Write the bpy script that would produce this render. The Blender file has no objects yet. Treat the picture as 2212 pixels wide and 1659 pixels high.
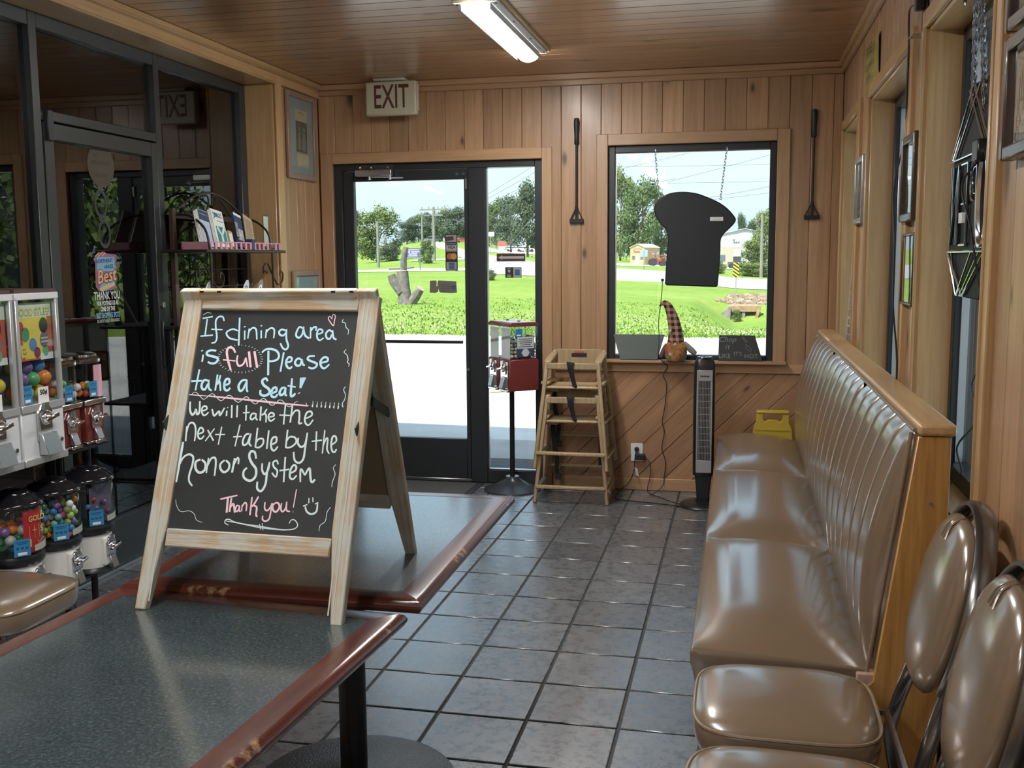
import bpy, bmesh, math, random
from math import sin, cos, pi, radians, atan2, hypot
from mathutils import Vector, Matrix, Euler
random.seed(7)
SC = bpy.context.scene
COL = SC.collection

# ------------------------------------------------------------------ camera
cam_d = bpy.data.cameras.new('camera'); cam = bpy.data.objects.new('camera', cam_d); COL.objects.link(cam)
cam_d.sensor_fit = 'HORIZONTAL'; cam_d.sensor_width = 36.0; cam_d.lens = 35.8116
cam_d.clip_start = 0.05; cam_d.clip_end = 2000
R_ = [[0.976026, -0.019332, 0.216794], [0.217529, 0.12047, -0.968591], [-0.007392, 0.992529, 0.121787]]
cam.matrix_world = Matrix(((R_[0][0], R_[0][1], R_[0][2], 0), (R_[1][0], R_[1][1], R_[1][2], 0), (R_[2][0], R_[2][1], R_[2][2], 1.5472), (0, 0, 0, 1)))
SC.camera = cam

# ------------------------------------------------------------------ sky, sun, exposure
SUN_EL, SUN_AZ = radians(58), radians(205)      # high sun behind the building, to its left
w = bpy.data.worlds.new('sky'); SC.world = w; w.use_nodes = True
nt = w.node_tree; nt.nodes.clear()
out = nt.nodes.new('ShaderNodeOutputWorld'); bg = nt.nodes.new('ShaderNodeBackground')
sky = nt.nodes.new('ShaderNodeTexSky'); sky.sky_type = 'NISHITA'; sky.sun_disc = False
sky.sun_elevation = SUN_EL; sky.sun_rotation = SUN_AZ; sky.air_density = 1.2; sky.dust_density = 2.5; sky.ozone_density = 1.0
hz = nt.nodes.new('ShaderNodeMix'); hz.data_type = 'RGBA'; hz.inputs[0].default_value = 0.45
hz.inputs[7].default_value = (5.2, 7.6, 9.0, 1)  # even summer haze over the whole sky
nt.links.new(sky.outputs[0], hz.inputs[6]); nt.links.new(hz.outputs[2], bg.inputs[0])
bg.inputs[1].default_value = 0.090
nt.links.new(bg.outputs[0], out.inputs[0])
sd = bpy.data.lights.new('sun', 'SUN'); sd.energy = 4.3; sd.angle = radians(1.5); sd.color = (1, .96, .88)
sun = bpy.data.objects.new('sun', sd); COL.objects.link(sun)
SUN_DIR = Vector((sin(SUN_AZ) * cos(SUN_EL), cos(SUN_AZ) * cos(SUN_EL), sin(SUN_EL)))
sun.rotation_euler = SUN_DIR.to_track_quat('Z', 'Y').to_euler(); sun.location = (0, 0, 30)
SC.view_settings.view_transform = 'Standard'; SC.view_settings.look = 'None'
SC.view_settings.gamma = 1.0; SC.view_settings.use_curve_mapping = False
SC.view_settings.exposure = 1.38
LAMP = 36.0                                     # strength of the visible fluorescent lamp and the added fill lamps
SC.cycles.use_denoising = True
SC.cycles.max_bounces = 10; SC.cycles.diffuse_bounces = 5; SC.cycles.transparent_max_bounces = 24
SC.cycles.sample_clamp_indirect = 6.0

# ------------------------------------------------------------------ materials
MATS = {}
def new_mat(name):
    m = bpy.data.materials.new(name); m.use_nodes = True
    n = m.node_tree.nodes; b = n['Principled BSDF']; return m, n, m.node_tree.links, b
def mat(name, col, rough=.5, metal=0., coat=0., emit=0., spec=.5, var=0., vscale=6., bump=0., bscale=80., alpha=1.):
    if name in MATS: return MATS[name]
    m, n, l, b = new_mat(name)
    c = (*col, 1)
    b.inputs['Base Color'].default_value = c; b.inputs['Roughness'].default_value = rough
    b.inputs['Metallic'].default_value = metal; b.inputs['Coat Weight'].default_value = coat
    b.inputs['Coat Roughness'].default_value = .08
    b.inputs['Specular IOR Level'].default_value = spec
    if emit:
        b.inputs['Emission Color'].default_value = c; b.inputs['Emission Strength'].default_value = emit
    if var or bump:
        tc = n.new('ShaderNodeTexCoord')
    if var:
        nz = n.new('ShaderNodeTexNoise'); nz.inputs['Scale'].default_value = vscale; nz.inputs['Detail'].default_value = 6
        l.new(tc.outputs['Object'], nz.inputs['Vector'])
        r = n.new('ShaderNodeValToRGB')
        r.color_ramp.elements[0].position = .3; r.color_ramp.elements[1].position = .7
        r.color_ramp.elements[0].color = (*[max(0, x * (1 - var)) for x in col], 1)
        r.color_ramp.elements[1].color = (*[min(1, x * (1 + var)) for x in col], 1)
        l.new(nz.outputs[0], r.inputs[0]); l.new(r.outputs[0], b.inputs['Base Color'])
    if bump:
        n2 = n.new('ShaderNodeTexNoise'); n2.inputs['Scale'].default_value = bscale; n2.inputs['Detail'].default_value = 4
        l.new(tc.outputs['Object'], n2.inputs['Vector'])
        bp = n.new('ShaderNodeBump'); bp.inputs['Strength'].default_value = bump; bp.inputs['Distance'].default_value = .01
        l.new(n2.outputs[0], bp.inputs['Height']); l.new(bp.outputs[0], b.inputs['Normal'])
    MATS[name] = m; return m

def math_node(n, l, op, a, b=None, clamp=False):
    k = n.new('ShaderNodeMath'); k.operation = op; k.use_clamp = clamp
    for i, v in enumerate((a, b)):
        if v is None: continue
        if isinstance(v, (int, float)): k.inputs[i].default_value = v
        else: l.new(v, k.inputs[i])
    return k.outputs[0]
def mixc(n, l, fac, a, b, mode='MIX'):
    k = n.new('ShaderNodeMix'); k.data_type = 'RGBA'; k.blend_type = mode
    if isinstance(fac, (int, float)): k.inputs[0].default_value = fac
    else: l.new(fac, k.inputs[0])
    for i, v in ((6, a), (7, b)):
        if isinstance(v, tuple): k.inputs[i].default_value = (*v, 1) if len(v) == 3 else v
        else: l.new(v, k.inputs[i])
    return k.outputs[2]
def ramp(n, l, fac, *stops):
    r = n.new('ShaderNodeValToRGB'); e = r.color_ramp.elements
    while len(e) < len(stops): e.new(.5)
    for k, (p, c) in zip(e, stops): k.position = p; k.color = (*c, 1) if len(c) == 3 else c
    l.new(fac, r.inputs[0]); return r.outputs[0]

def wood(name, c1, c2, axis='Z', scale=1., knots=0., rough=.4, var=.12, coat=.15, knotcol=(.06, .035, .02), rotz=None, cells=(5.5, 2.2)):
    """pine or oak: grain stretched along AXIS of the object's own space, shifted per object; sparse dark knots"""
    if name in MATS: return MATS[name]
    m, n, l, b = new_mat(name)
    tc = n.new('ShaderNodeTexCoord'); oi = n.new('ShaderNodeObjectInfo')
    off = n.new('ShaderNodeVectorMath'); off.operation = 'MULTIPLY_ADD'
    off.inputs[1].default_value = (1, 1, 1)
    cm = n.new('ShaderNodeCombineXYZ')
    for i, k in enumerate((37.1, 53.7, 91.3)): l.new(math_node(n, l, 'MULTIPLY', oi.outputs['Random'], k), cm.inputs[i])
    l.new(tc.outputs['Object'], off.inputs[0]); l.new(cm.outputs[0], off.inputs[2])
    vec = off.outputs[0]
    if rotz is not None:
        mr = n.new('ShaderNodeMapping'); mr.inputs['Rotation'].default_value = rotz
        l.new(vec, mr.inputs[0]); vec = mr.outputs[0]
    mp = n.new('ShaderNodeMapping')
    s = {'X': (1.2, 22, 22), 'Y': (22, 1.2, 22), 'Z': (22, 22, 1.2)}[axis]
    mp.inputs['Scale'].default_value = tuple(v * scale for v in s); l.new(vec, mp.inputs[0])
    g = n.new('ShaderNodeTexNoise'); g.inputs['Scale'].default_value = 1.6; g.inputs['Detail'].default_value = 6; g.inputs['Distortion'].default_value = .6
    l.new(mp.outputs[0], g.inputs['Vector'])
    g2 = n.new('ShaderNodeTexNoise'); g2.inputs['Scale'].default_value = 7.; g2.inputs['Detail'].default_value = 3
    l.new(mp.outputs[0], g2.inputs['Vector'])
    f = math_node(n, l, 'ADD', math_node(n, l, 'MULTIPLY', g.outputs[0], .75), math_node(n, l, 'MULTIPLY', g2.outputs[0], .25))
    c = ramp(n, l, f, (.33, c2), (.66, c1))
    bv = math_node(n, l, 'ADD', math_node(n, l, 'MULTIPLY', oi.outputs['Random'], 2 * var), 1 - var)
    hs = n.new('ShaderNodeHueSaturation'); l.new(c, hs.inputs['Color']); l.new(bv, hs.inputs['Value']); c = hs.outputs[0]
    if knots:
        km = n.new('ShaderNodeMapping')
        ks = {'X': (cells[1], cells[0], cells[0]), 'Y': (cells[0], cells[1], cells[0]), 'Z': (cells[0], cells[0], cells[1])}[axis]
        km.inputs['Scale'].default_value = ks; l.new(vec, km.inputs[0])
        dn = n.new('ShaderNodeTexNoise'); dn.inputs['Scale'].default_value = 14; l.new(vec, dn.inputs['Vector'])
        ad = n.new('ShaderNodeVectorMath'); ad.operation = 'MULTIPLY_ADD'; ad.inputs[1].default_value = (.05, .05, .05)
        l.new(dn.outputs['Color'], ad.inputs[0]); l.new(km.outputs[0], ad.inputs[2])
        v = n.new('ShaderNodeTexVoronoi'); v.inputs['Scale'].default_value = 1.; v.voronoi_dimensions = '2D'; l.new(ad.outputs[0], v.inputs['Vector'])
        rnd = n.new('ShaderNodeSeparateColor'); l.new(v.outputs['Color'], rnd.inputs[0])
        on = math_node(n, l, 'LESS_THAN', rnd.outputs[0], knots)
        size = math_node(n, l, 'ADD', math_node(n, l, 'MULTIPLY', rnd.outputs[1], .10), .05)
        d = math_node(n, l, 'DIVIDE', v.outputs['Distance'], size)
        core = math_node(n, l, 'MULTIPLY', math_node(n, l, 'SUBTRACT', 1.35, d, True), on)
        halo = math_node(n, l, 'MULTIPLY', math_node(n, l, 'SUBTRACT', 1., math_node(n, l, 'MULTIPLY', d, .42), True), on)
        c = mixc(n, l, math_node(n, l, 'MULTIPLY', halo, .45), c, tuple(x * .55 for x in c2))
        c = mixc(n, l, math_node(n, l, 'MULTIPLY', core, .9, True), c, knotcol)
    l.new(c, b.inputs['Base Color']); b.inputs['Roughness'].default_value = rough
    b.inputs['Coat Weight'].default_value = coat; b.inputs['Coat Roughness'].default_value = .2
    bp = n.new('ShaderNodeBump'); bp.inputs['Strength'].default_value = .12; bp.inputs['Distance'].default_value = .004
    l.new(f, bp.inputs['Height']); l.new(bp.outputs[0], b.inputs['Normal'])
    MATS[name] = m; return m

def glass(name, tint=(.97, .98, .98), ior=1.5, rough=0., dust=0.):
    """a thin pane: clear straight through, mirror-like by Fresnel, with an optional film of dust"""
    if name in MATS: return MATS[name]
    m, n, l, b = new_mat(name); n.remove(b)
    o = n['Material Output']
    tr = n.new('ShaderNodeBsdfTransparent'); tr.inputs[0].default_value = (*tint, 1)
    gl = n.new('ShaderNodeBsdfGlossy'); gl.inputs['Roughness'].default_value = rough
    ge = n.new('ShaderNodeNewGeometry'); dt = n.new('ShaderNodeVectorMath'); dt.operation = 'DOT_PRODUCT'
    l.new(ge.outputs['Normal'], dt.inputs[0]); l.new(ge.outputs['Incoming'], dt.inputs[1])
    k5 = math_node(n, l, 'POWER', math_node(n, l, 'SUBTRACT', 1., math_node(n, l, 'ABSOLUTE', dt.outputs['Value'])), 5.)
    f0 = ((ior - 1) / (ior + 1)) ** 2; fr = math_node(n, l, 'ADD', math_node(n, l, 'MULTIPLY', k5, 1 - f0), f0)
    mx = n.new('ShaderNodeMixShader'); l.new(fr, mx.inputs[0]); l.new(tr.outputs[0], mx.inputs[1]); l.new(gl.outputs[0], mx.inputs[2])
    res = mx.outputs[0]
    if dust:
        df = n.new('ShaderNodeBsdfTranslucent'); df.inputs[0].default_value = (.9, .92, .95, 1)
        m2 = n.new('ShaderNodeMixShader'); nz = n.new('ShaderNodeTexNoise'); nz.inputs['Scale'].default_value = 4; nz.inputs['Detail'].default_value = 5
        tc = n.new('ShaderNodeTexCoord'); l.new(tc.outputs['Object'], nz.inputs['Vector'])
        l.new(math_node(n, l, 'MULTIPLY', nz.outputs[0], dust), m2.inputs[0]); l.new(res, m2.inputs[1]); l.new(df.outputs[0], m2.inputs[2]); res = m2.outputs[0]
    l.new(res, o.inputs[0]); MATS[name] = m; return m

# ------------------------------------------------------------------ geometry builder
I4 = Matrix.Identity(4)
class G:
    def __init__(s): s.bm = bmesh.new(); s.uv = None
    def face(s, pts):
        return s.bm.faces.new([s.bm.verts.new(p) for p in pts])
    def box(s, x0, x1, y0, y1, z0, z1, M=I4):
        v = [s.bm.verts.new(M @ Vector((x, y, z))) for x in (x0, x1) for y in (y0, y1) for z in (z0, z1)]
        for f in ((0, 1, 3, 2), (4, 6, 7, 5), (0, 4, 5, 1), (2, 3, 7, 6), (0, 2, 6, 4), (1, 5, 7, 3)): s.bm.faces.new([v[i] for i in f])
        return s
    def cbox(s, c, d, M=I4):
        return s.box(c[0] - d[0] / 2, c[0] + d[0] / 2, c[1] - d[1] / 2, c[1] + d[1] / 2, c[2] - d[2] / 2, c[2] + d[2] / 2, M)
    def bar(s, p0, p1, wdt, thk, up=(0, 0, 1)):
        """a straight square bar from p0 to p1"""
        p0, p1 = Vector(p0), Vector(p1); z = (p1 - p0); L = z.length; z.normalize()
        x = Vector(up).cross(z)
        if x.length < 1e-4: x = Vector((1, 0, 0))
        x.normalize(); y = z.cross(x)
        M = Matrix(((x.x, y.x, z.x, p0.x), (x.y, y.y, z.y, p0.y), (x.z, y.z, z.z, p0.z), (0, 0, 0, 1)))
        return s.box(-wdt / 2, wdt / 2, -thk / 2, thk / 2, 0, L, M)
    def ring_strip(s, rings, closed_ring=True, cap0=False, cap1=False, loop=False):
        vs = [[s.bm.verts.new(p) for p in r] for r in rings]
        m = len(vs[0]); N = len(vs)
        for i in range(N if loop else N - 1):
            a, b = vs[i], vs[(i + 1) % N]
            for j in range(m if closed_ring else m - 1):
                k = (j + 1) % m
                s.bm.faces.new((a[j], a[k], b[k], b[j]))
        if cap0: s.bm.faces.new(vs[0][::-1])
        if cap1: s.bm.faces.new(vs[-1])
        return s
    def tube(s, pts, r, n=8, closed=False, flat=1., up=None):
        pts = [Vector(p) for p in pts]; N = len(pts); rs = r if isinstance(r, (list, tuple)) else [r] * N
        rings = []; prev = None
        for i, p in enumerate(pts):
            if closed: t = pts[(i + 1) % N] - pts[i - 1]
            else: t = pts[min(i + 1, N - 1)] - pts[max(i - 1, 0)]
            if t.length < 1e-9: t = Vector((0, 0, 1))
            t.normalize()
            if up is not None: x = Vector(up).cross(t)
            elif prev is None: x = t.orthogonal()
            else: x = prev - t * prev.dot(t)
            if x.length < 1e-6: x = t.orthogonal()
            x.normalize(); prev = x; y = t.cross(x)
            rings.append([p + (x * cos(2 * pi * j / n) + y * sin(2 * pi * j / n) * flat) * rs[i] for j in range(n)])
        return s.ring_strip(rings, True, not closed, not closed, closed)
    def cyl(s, p0, p1, r0, r1=None, n=16):
        return s.tube([p0, p1], [r0, r0 if r1 is None else r1], n)
    def lathe(s, prof, n=24, M=I4, cap=True):
        rings = [[M @ Vector((r * cos(2 * pi * j / n), r * sin(2 * pi * j / n), z)) for j in range(n)] for r, z in prof]
        return s.ring_strip(rings, True, cap, cap)
    def ext(s, poly, d0, d1, M=I4):
        """polygon in the XY plane of M pulled from z=d0 to z=d1"""
        a = [s.bm.verts.new(M @ Vector((x, y, d0))) for x, y in poly]; b = [s.bm.verts.new(M @ Vector((x, y, d1))) for x, y in poly]
        s.bm.faces.new(a[::-1]); s.bm.faces.new(b); n = len(poly)
        for i in range(n): s.bm.faces.new((a[i], a[(i + 1) % n], b[(i + 1) % n], b[i]))
        return s
    def sph(s, c, r, u=14, v=9):
        r = (r, r, r) if isinstance(r, (int, float)) else r
        M = Matrix.Translation(c) @ Matrix.Diagonal((*r, 1))
        bmesh.ops.create_uvsphere(s.bm, u_segments=u, v_segments=v, radius=1, matrix=M); return s
    def surf(s, fn, nu, nv, closed_u=False):
        vs = [[s.bm.verts.new(fn(i / nu, j / nv)) for j in range(nv + 1)] for i in range(nu if closed_u else nu + 1)]
        N = len(vs)
        for i in range(nu):
            for j in range(nv): s.bm.faces.new((vs[i][j], vs[(i + 1) % N][j], vs[(i + 1) % N][j + 1], vs[i][j + 1]))
        return s
    def ribbon(s, pts, wd, M=I4, z=0.):
        """flat stroke in the XY plane of M"""
        P = [Vector((p[0], p[1])) for p in pts]; N = len(P); wd = wd if isinstance(wd, (list, tuple)) else [wd] * N
        L, Rr = [], []
        for i in range(N):
            t = P[min(i + 1, N - 1)] - P[max(i - 1, 0)]
            if t.length < 1e-9: t = Vector((1, 0))
            t.normalize(); nn = Vector((-t.y, t.x)) * wd[i] / 2
            L.append(s.bm.verts.new(M @ Vector((*(P[i] + nn), z)))); Rr.append(s.bm.verts.new(M @ Vector((*(P[i] - nn), z))))
        for i in range(N - 1): s.bm.faces.new((L[i], Rr[i], Rr[i + 1], L[i + 1]))
        return s
    def text(s, txt, size, M=I4, z=0.0006, sx=1., align='CENTER', shear=0., bold=0.):
        cu = bpy.data.curves.new('t', 'FONT'); cu.body = txt; cu.size = size; cu.align_x = align; cu.align_y = 'CENTER'; cu.shear = shear; cu.offset = bold
        cu.resolution_u = 2
        o = bpy.data.objects.new('t', cu); COL.objects.link(o); dg = bpy.context.evaluated_depsgraph_get()
        me = bpy.data.meshes.new_from_object(o.evaluated_get(dg)); COL.objects.unlink(o); bpy.data.objects.remove(o); bpy.data.curves.remove(cu)
        me.transform(M @ Matrix.Translation((0, 0, z)) @ Matrix.Diagonal((sx, 1, 1, 1)))
        s.bm.from_mesh(me); bpy.data.meshes.remove(me); return s
    def mesh(s, name, smooth=True, ang=35, normals=True):
        me = bpy.data.meshes.new(name)
        if normals and s.bm.faces: bmesh.ops.recalc_face_normals(s.bm, faces=s.bm.faces[:])
        s.bm.to_mesh(me); s.bm.free()
        if smooth:
            me.polygons.foreach_set('use_smooth', [True] * len(me.polygons)); me.set_sharp_from_angle(angle=radians(ang))
        return me
    def build(s, name, m, parent=None, loc=None, rot=None, bevel=0., smooth=True, ang=35, label=None, seg=1):
        o = bpy.data.objects.new(name, s.mesh(name, smooth, ang)); COL.objects.link(o)
        for k in (m if isinstance(m, (list, tuple)) else [m]): o.data.materials.append(k)
        if parent is not None: o.parent = parent
        if loc is not None: o.location = loc
        if rot is not None: o.rotation_euler = rot
        if bevel:
            b = o.modifiers.new('Bevel', 'BEVEL'); b.width = bevel; b.segments = seg; b.limit_method = 'ANGLE'; b.angle_limit = radians(40)
        if label: o['label'] = label
        return o
def tag(o, label=None, cat=None, group=None, kind=None):
    if label: o['label'] = label
    if cat: o['category'] = cat
    if group: o['group'] = group
    if kind: o['kind'] = kind
    return o
def thing(name, loc, label, cat, group=None, rz=0.):
    o = bpy.data.objects.new(name, None); COL.objects.link(o); o.location = loc; o.rotation_euler = (0, 0, rz); o.empty_display_size = .1
    return tag(o, label, cat, group)
def struct(o): o['kind'] = 'structure'; return o
def inst(src, name=None, parent=None, loc=None, rot=None, scale=None):
    c = src.copy(); COL.objects.link(c)
    if parent is not None: c.parent = parent
    if loc is not None: c.location = loc
    if rot is not None: c.rotation_euler = rot
    if scale is not None: c.scale = scale
    return c
def tree_copy(o, parent=None):
    c = o.copy(); COL.objects.link(c)
    if parent is not None: c.parent = parent
    for ch in list(o.children): tree_copy(ch, c)
    return c
def spline(pts, k=5, closed=False):
    """Catmull-Rom through pts"""
    P = [Vector(p) for p in pts]; N = len(P); o = []
    for i in range(N if closed else N - 1):
        if closed: a, b, c, d = P[i - 1], P[i], P[(i + 1) % N], P[(i + 2) % N]
        else: a, b, c, d = P[max(i - 1, 0)], P[i], P[i + 1], P[min(i + 2, N - 1)]
        for j in range(k):
            t = j / k
            o.append(.5 * ((2 * b) + (c - a) * t + (2 * a - 5 * b + 4 * c - d) * t * t + (3 * b - a - 3 * c + d) * t ** 3))
    if not closed: o.append(P[-1])
    return o
def MX(origin, x, y):
    """matrix whose XY plane has axes x and y"""
    x = Vector(x).normalized(); y = Vector(y).normalized(); z = x.cross(y); o = Vector(origin)
    return Matrix(((x.x, y.x, z.x, o.x), (x.y, y.y, z.y, o.y), (x.z, y.z, z.z, o.z), (0, 0, 0, 1)))
def wallM(x, y, z): return MX((x, y, z), (1, 0, 0), (0, 0, 1))          # on a wall that faces the viewer (-y)
def clip_poly(poly, x0, x1, z0, z1):
    def cl(p, ax, lim, keep):
        o = []
        for i in range(len(p)):
            a, b = p[i - 1], p[i]; ia, ib = keep(a[ax], lim), keep(b[ax], lim)
            if ia != ib:
                t = (lim - a[ax]) / (b[ax] - a[ax]); o.append((a[0] + (b[0] - a[0]) * t, a[1] + (b[1] - a[1]) * t))
            if ib: o.append(b)
        return o
    ge, le = (lambda v, L: v >= L), (lambda v, L: v <= L)
    for ax, lim, k in ((0, x0, ge), (0, x1, le), (1, z0, ge), (1, z1, le)):
        if len(poly) < 3: return []
        poly = cl(poly, ax, lim, k)
    return poly if len(poly) >= 3 else []

PINE = wood('knotty_pine', (.46, .275, .145), (.33, .185, .092), 'Z', knots=.17, rough=.42)
PINE_DIAG = wood('knotty_pine_diagonal', (.36, .185, .10), (.25, .12, .06), 'X', knots=.16, rough=.45, rotz=(0, radians(45), 0))
PINE_CEIL = wood('pine_ceiling', (.40, .22, .115), (.29, .15, .07), 'X', knots=.10, rough=.25, coat=.45, cells=(6, 1.3))
PINE_Y = wood('pine_trim_along', (.53, .335, .165), (.41, .24, .11), 'Y', rough=.35, coat=.3)
PINE_X = wood('pine_trim_across', (.47, .285, .15), (.36, .205, .102), 'X', rough=.4)
PINE_TZ = wood('pine_trim_upright', (.47, .285, .15), (.36, .205, .102), 'Z', rough=.4)
OAK_Z = wood('oak_upright', (.56, .355, .165), (.44, .265, .115), 'Z', scale=1.6, rough=.38, coat=.3)
OAK_Y = wood('oak_along', (.56, .355, .165), (.44, .265, .115), 'Y', scale=1.6, rough=.35, coat=.3)
OAK_X = wood('oak_across', (.56, .355, .165), (.44, .265, .115), 'X', scale=1.6, rough=.35, coat=.3)
BRONZE = mat('dark_bronze_frame', (.030, .034, .038), .42, .3)
BRONZE_L = mat('bronze_frame_face', (.060, .066, .068), .35, .5)
BLACK = mat('black_plastic', (.012, .013, .014), .35)
BLACKM = mat('black_steel', (.016, .017, .018), .45, .4)
CHROME = mat('chrome', (.75, .76, .78), .13, 1.)
STEEL = mat('brushed_steel', (.55, .56, .57), .3, 1.)
WHITE = mat('white_enamel', (.72, .73, .72), .3)
PAPER = mat('white_paper', (.75, .75, .73), .7)
GLASS = glass('window_glass', dust=.02)
# ------------------------------------------------------------------ floor
YB, XR, XL, ZC = 6.745, 0.602, -2.867, 2.738     # back wall, right wall, left wall, ceiling
TP = 0.31
SLATE, n_, l_, b_ = new_mat('slate_tile')
tc = n_.new('ShaderNodeTexCoord'); oi = n_.new('ShaderNodeObjectInfo')
cm = n_.new('ShaderNodeCombineXYZ')
for i_, k_ in enumerate((17.3, 41.9, 5.1)): l_.new(math_node(n_, l_, 'MULTIPLY', oi.outputs['Random'], k_), cm.inputs[i_])
va = n_.new('ShaderNodeVectorMath'); l_.new(tc.outputs['Object'], va.inputs[0]); l_.new(cm.outputs[0], va.inputs[1])
na = n_.new('ShaderNodeTexNoise'); na.inputs['Scale'].default_value = 5; na.inputs['Detail'].default_value = 8; na.inputs['Roughness'].default_value = .65; l_.new(va.outputs[0], na.inputs['Vector'])
nb = n_.new('ShaderNodeTexNoise'); nb.inputs['Scale'].default_value = 26; nb.inputs['Detail'].default_value = 6; nb.inputs['Roughness'].default_value = .7; l_.new(va.outputs[0], nb.inputs['Vector'])
c_ = ramp(n_, l_, na.outputs[0], (.28, (.050, .060, .072)), (.5, (.095, .108, .122)), (.72, (.165, .158, .145)))
c_ = mixc(n_, l_, .5, c_, ramp(n_, l_, nb.outputs[0], (.3, (.040, .048, .057)), (.7, (.195, .20, .205))))
hs = n_.new('ShaderNodeHueSaturation'); l_.new(c_, hs.inputs['Color']); l_.new(math_node(n_, l_, 'ADD', math_node(n_, l_, 'MULTIPLY', oi.outputs['Random'], .5), .75), hs.inputs['Value'])
l_.new(hs.outputs[0], b_.inputs['Base Color']); b_.inputs['Coat Weight'].default_value = .8; b_.inputs['Coat IOR'].default_value = 2.0; l_.new(math_node(n_, l_, 'ADD', math_node(n_, l_, 'MULTIPLY', nb.outputs[0], .55), .02), b_.inputs['Coat Roughness'])
l_.new(math_node(n_, l_, 'ADD', math_node(n_, l_, 'MULTIPLY', nb.outputs[0], .35), .20), b_.inputs['Roughness'])
bp = n_.new('ShaderNodeBump'); bp.inputs['Strength'].default_value = .5; bp.inputs['Distance'].default_value = .006
l_.new(math_node(n_, l_, 'ADD', math_node(n_, l_, 'MULTIPLY', na.outputs[0], .5), math_node(n_, l_, 'MULTIPLY', nb.outputs[0], .5)), bp.inputs['Height']); l_.new(bp.outputs[0], b_.inputs['Normal'])
GROUT = mat('grey_grout', (.050, .052, .052), .8, bump=.3, bscale=120)
floor = struct(G().box(-7.0, .80, -4.7, 6.95, -.12, -.005).build('floor', GROUT))
tile_me = None; GAP = .010
for i in range(-6, 7):
    for j in range(-5, 17):
        x0, x1 = -1.2967 + TP * i + GAP / 2, -1.2967 + TP * (i + 1) - GAP / 2
        y1, y0 = 5.378 - TP * j - GAP / 2, 5.378 - TP * (j + 1) + GAP / 2
        x0, x1, y1 = max(x0, -3.04), min(x1, XR - .003), min(y1, YB - .003)
        if x1 - x0 < .03 or y1 - y0 < .03: continue
        if tile_me is None:
            t = G().box(-.5, .5, -.5, .5, -.006, 0).build('tile', SLATE, bevel=.003); tile_me = t
            d = TP - GAP
            t.data.transform(Matrix.Diagonal((d, d, 1, 1)))
        else: t = inst(tile_me)
        t.parent = floor; t.location = ((x0 + x1) / 2, (y0 + y1) / 2, random.uniform(-.0006, .0006))
        t.scale = ((x1 - x0) / (TP - GAP), (y1 - y0) / (TP - GAP), 1)

# ------------------------------------------------------------------ back wall
HOLE_D = (-2.769, -1.295, 0, 2.205); HOLE_W = (-.857, .211, .870, 2.273)
SHEATH = mat('wall_core', (.16, .09, .05), .8)
g = G()
for (x0, x1, z0, z1) in ((-2.95, HOLE_D[0], 0, 2.9), (HOLE_D[0], HOLE_D[1], HOLE_D[3], 2.9), (HOLE_D[1], HOLE_W[0], 0, 2.9), (HOLE_W[0], HOLE_W[1], 0, HOLE_W[2]), (HOLE_W[0], HOLE_W[1], HOLE_W[3], 2.9), (HOLE_W[1], .80, 0, 2.9)):
    g.box(x0, x1, YB + .012, YB + .16, z0, z1)
wall_back = struct(g.build('wall_back', SHEATH))
MB_ = wallM(0, YB + .012, 0)       # local x = world x, local y = world z, local z = towards the viewer
def vplanks(wall, M, a0, a1, z0, z1, holes, pitch, start, m, thk=.012):
    a = start
    while a < a1:
        lo, hi = max(a, a0) + .0006, min(a + pitch, a1) - .0006; a += pitch
        if hi - lo < .01: continue
        pieces = []
        hs_ = [h for h in holes if h[0] < hi - .004 and h[1] > lo + .004]
        if not hs_: pieces = [[(lo, z0), (hi, z0), (hi, z1), (lo, z1)]]
        else:
            h = hs_[0]
            if h[0] <= lo + .004 and h[1] >= hi - .004:
                if h[2] > z0 + .02: pieces.append([(lo, z0), (hi, z0), (hi, h[2]), (lo, h[2])])
                pieces.append([(lo, h[3]), (hi, h[3]), (hi, z1), (lo, z1)])
            elif h[0] > lo:   # hole takes the high side
                bot = [(lo, z0), (hi, z0), (hi, h[2]), (h[0], h[2])] if h[2] > z0 + .01 else [(lo, z0), (h[0], z0)]
                pieces.append(bot + [(h[0], h[3]), (hi, h[3]), (hi, z1), (lo, z1)])
            else:
                bot = [(lo, z0), (hi, z0)] if h[2] > z0 + .01 else [(h[1], z0), (hi, z0)]
                tail = [(lo, z1), (lo, h[3]), (h[1], h[3])] + ([(h[1], h[2]), (lo, h[2])] if h[2] > z0 + .01 else [])
                pieces.append(bot + [(hi, z1)] + tail)
        for p in pieces:
            cx = sum(q[0] for q in p) / len(p); cz = sum(q[1] for q in p) / len(p)
            G().ext([(q[0] - cx, q[1] - cz) for q in p], 0, thk).build('plank', m, wall, bevel=.0035).matrix_local = M @ Matrix.Translation((cx, cz, random.uniform(-.0008, .0004)))
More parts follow.
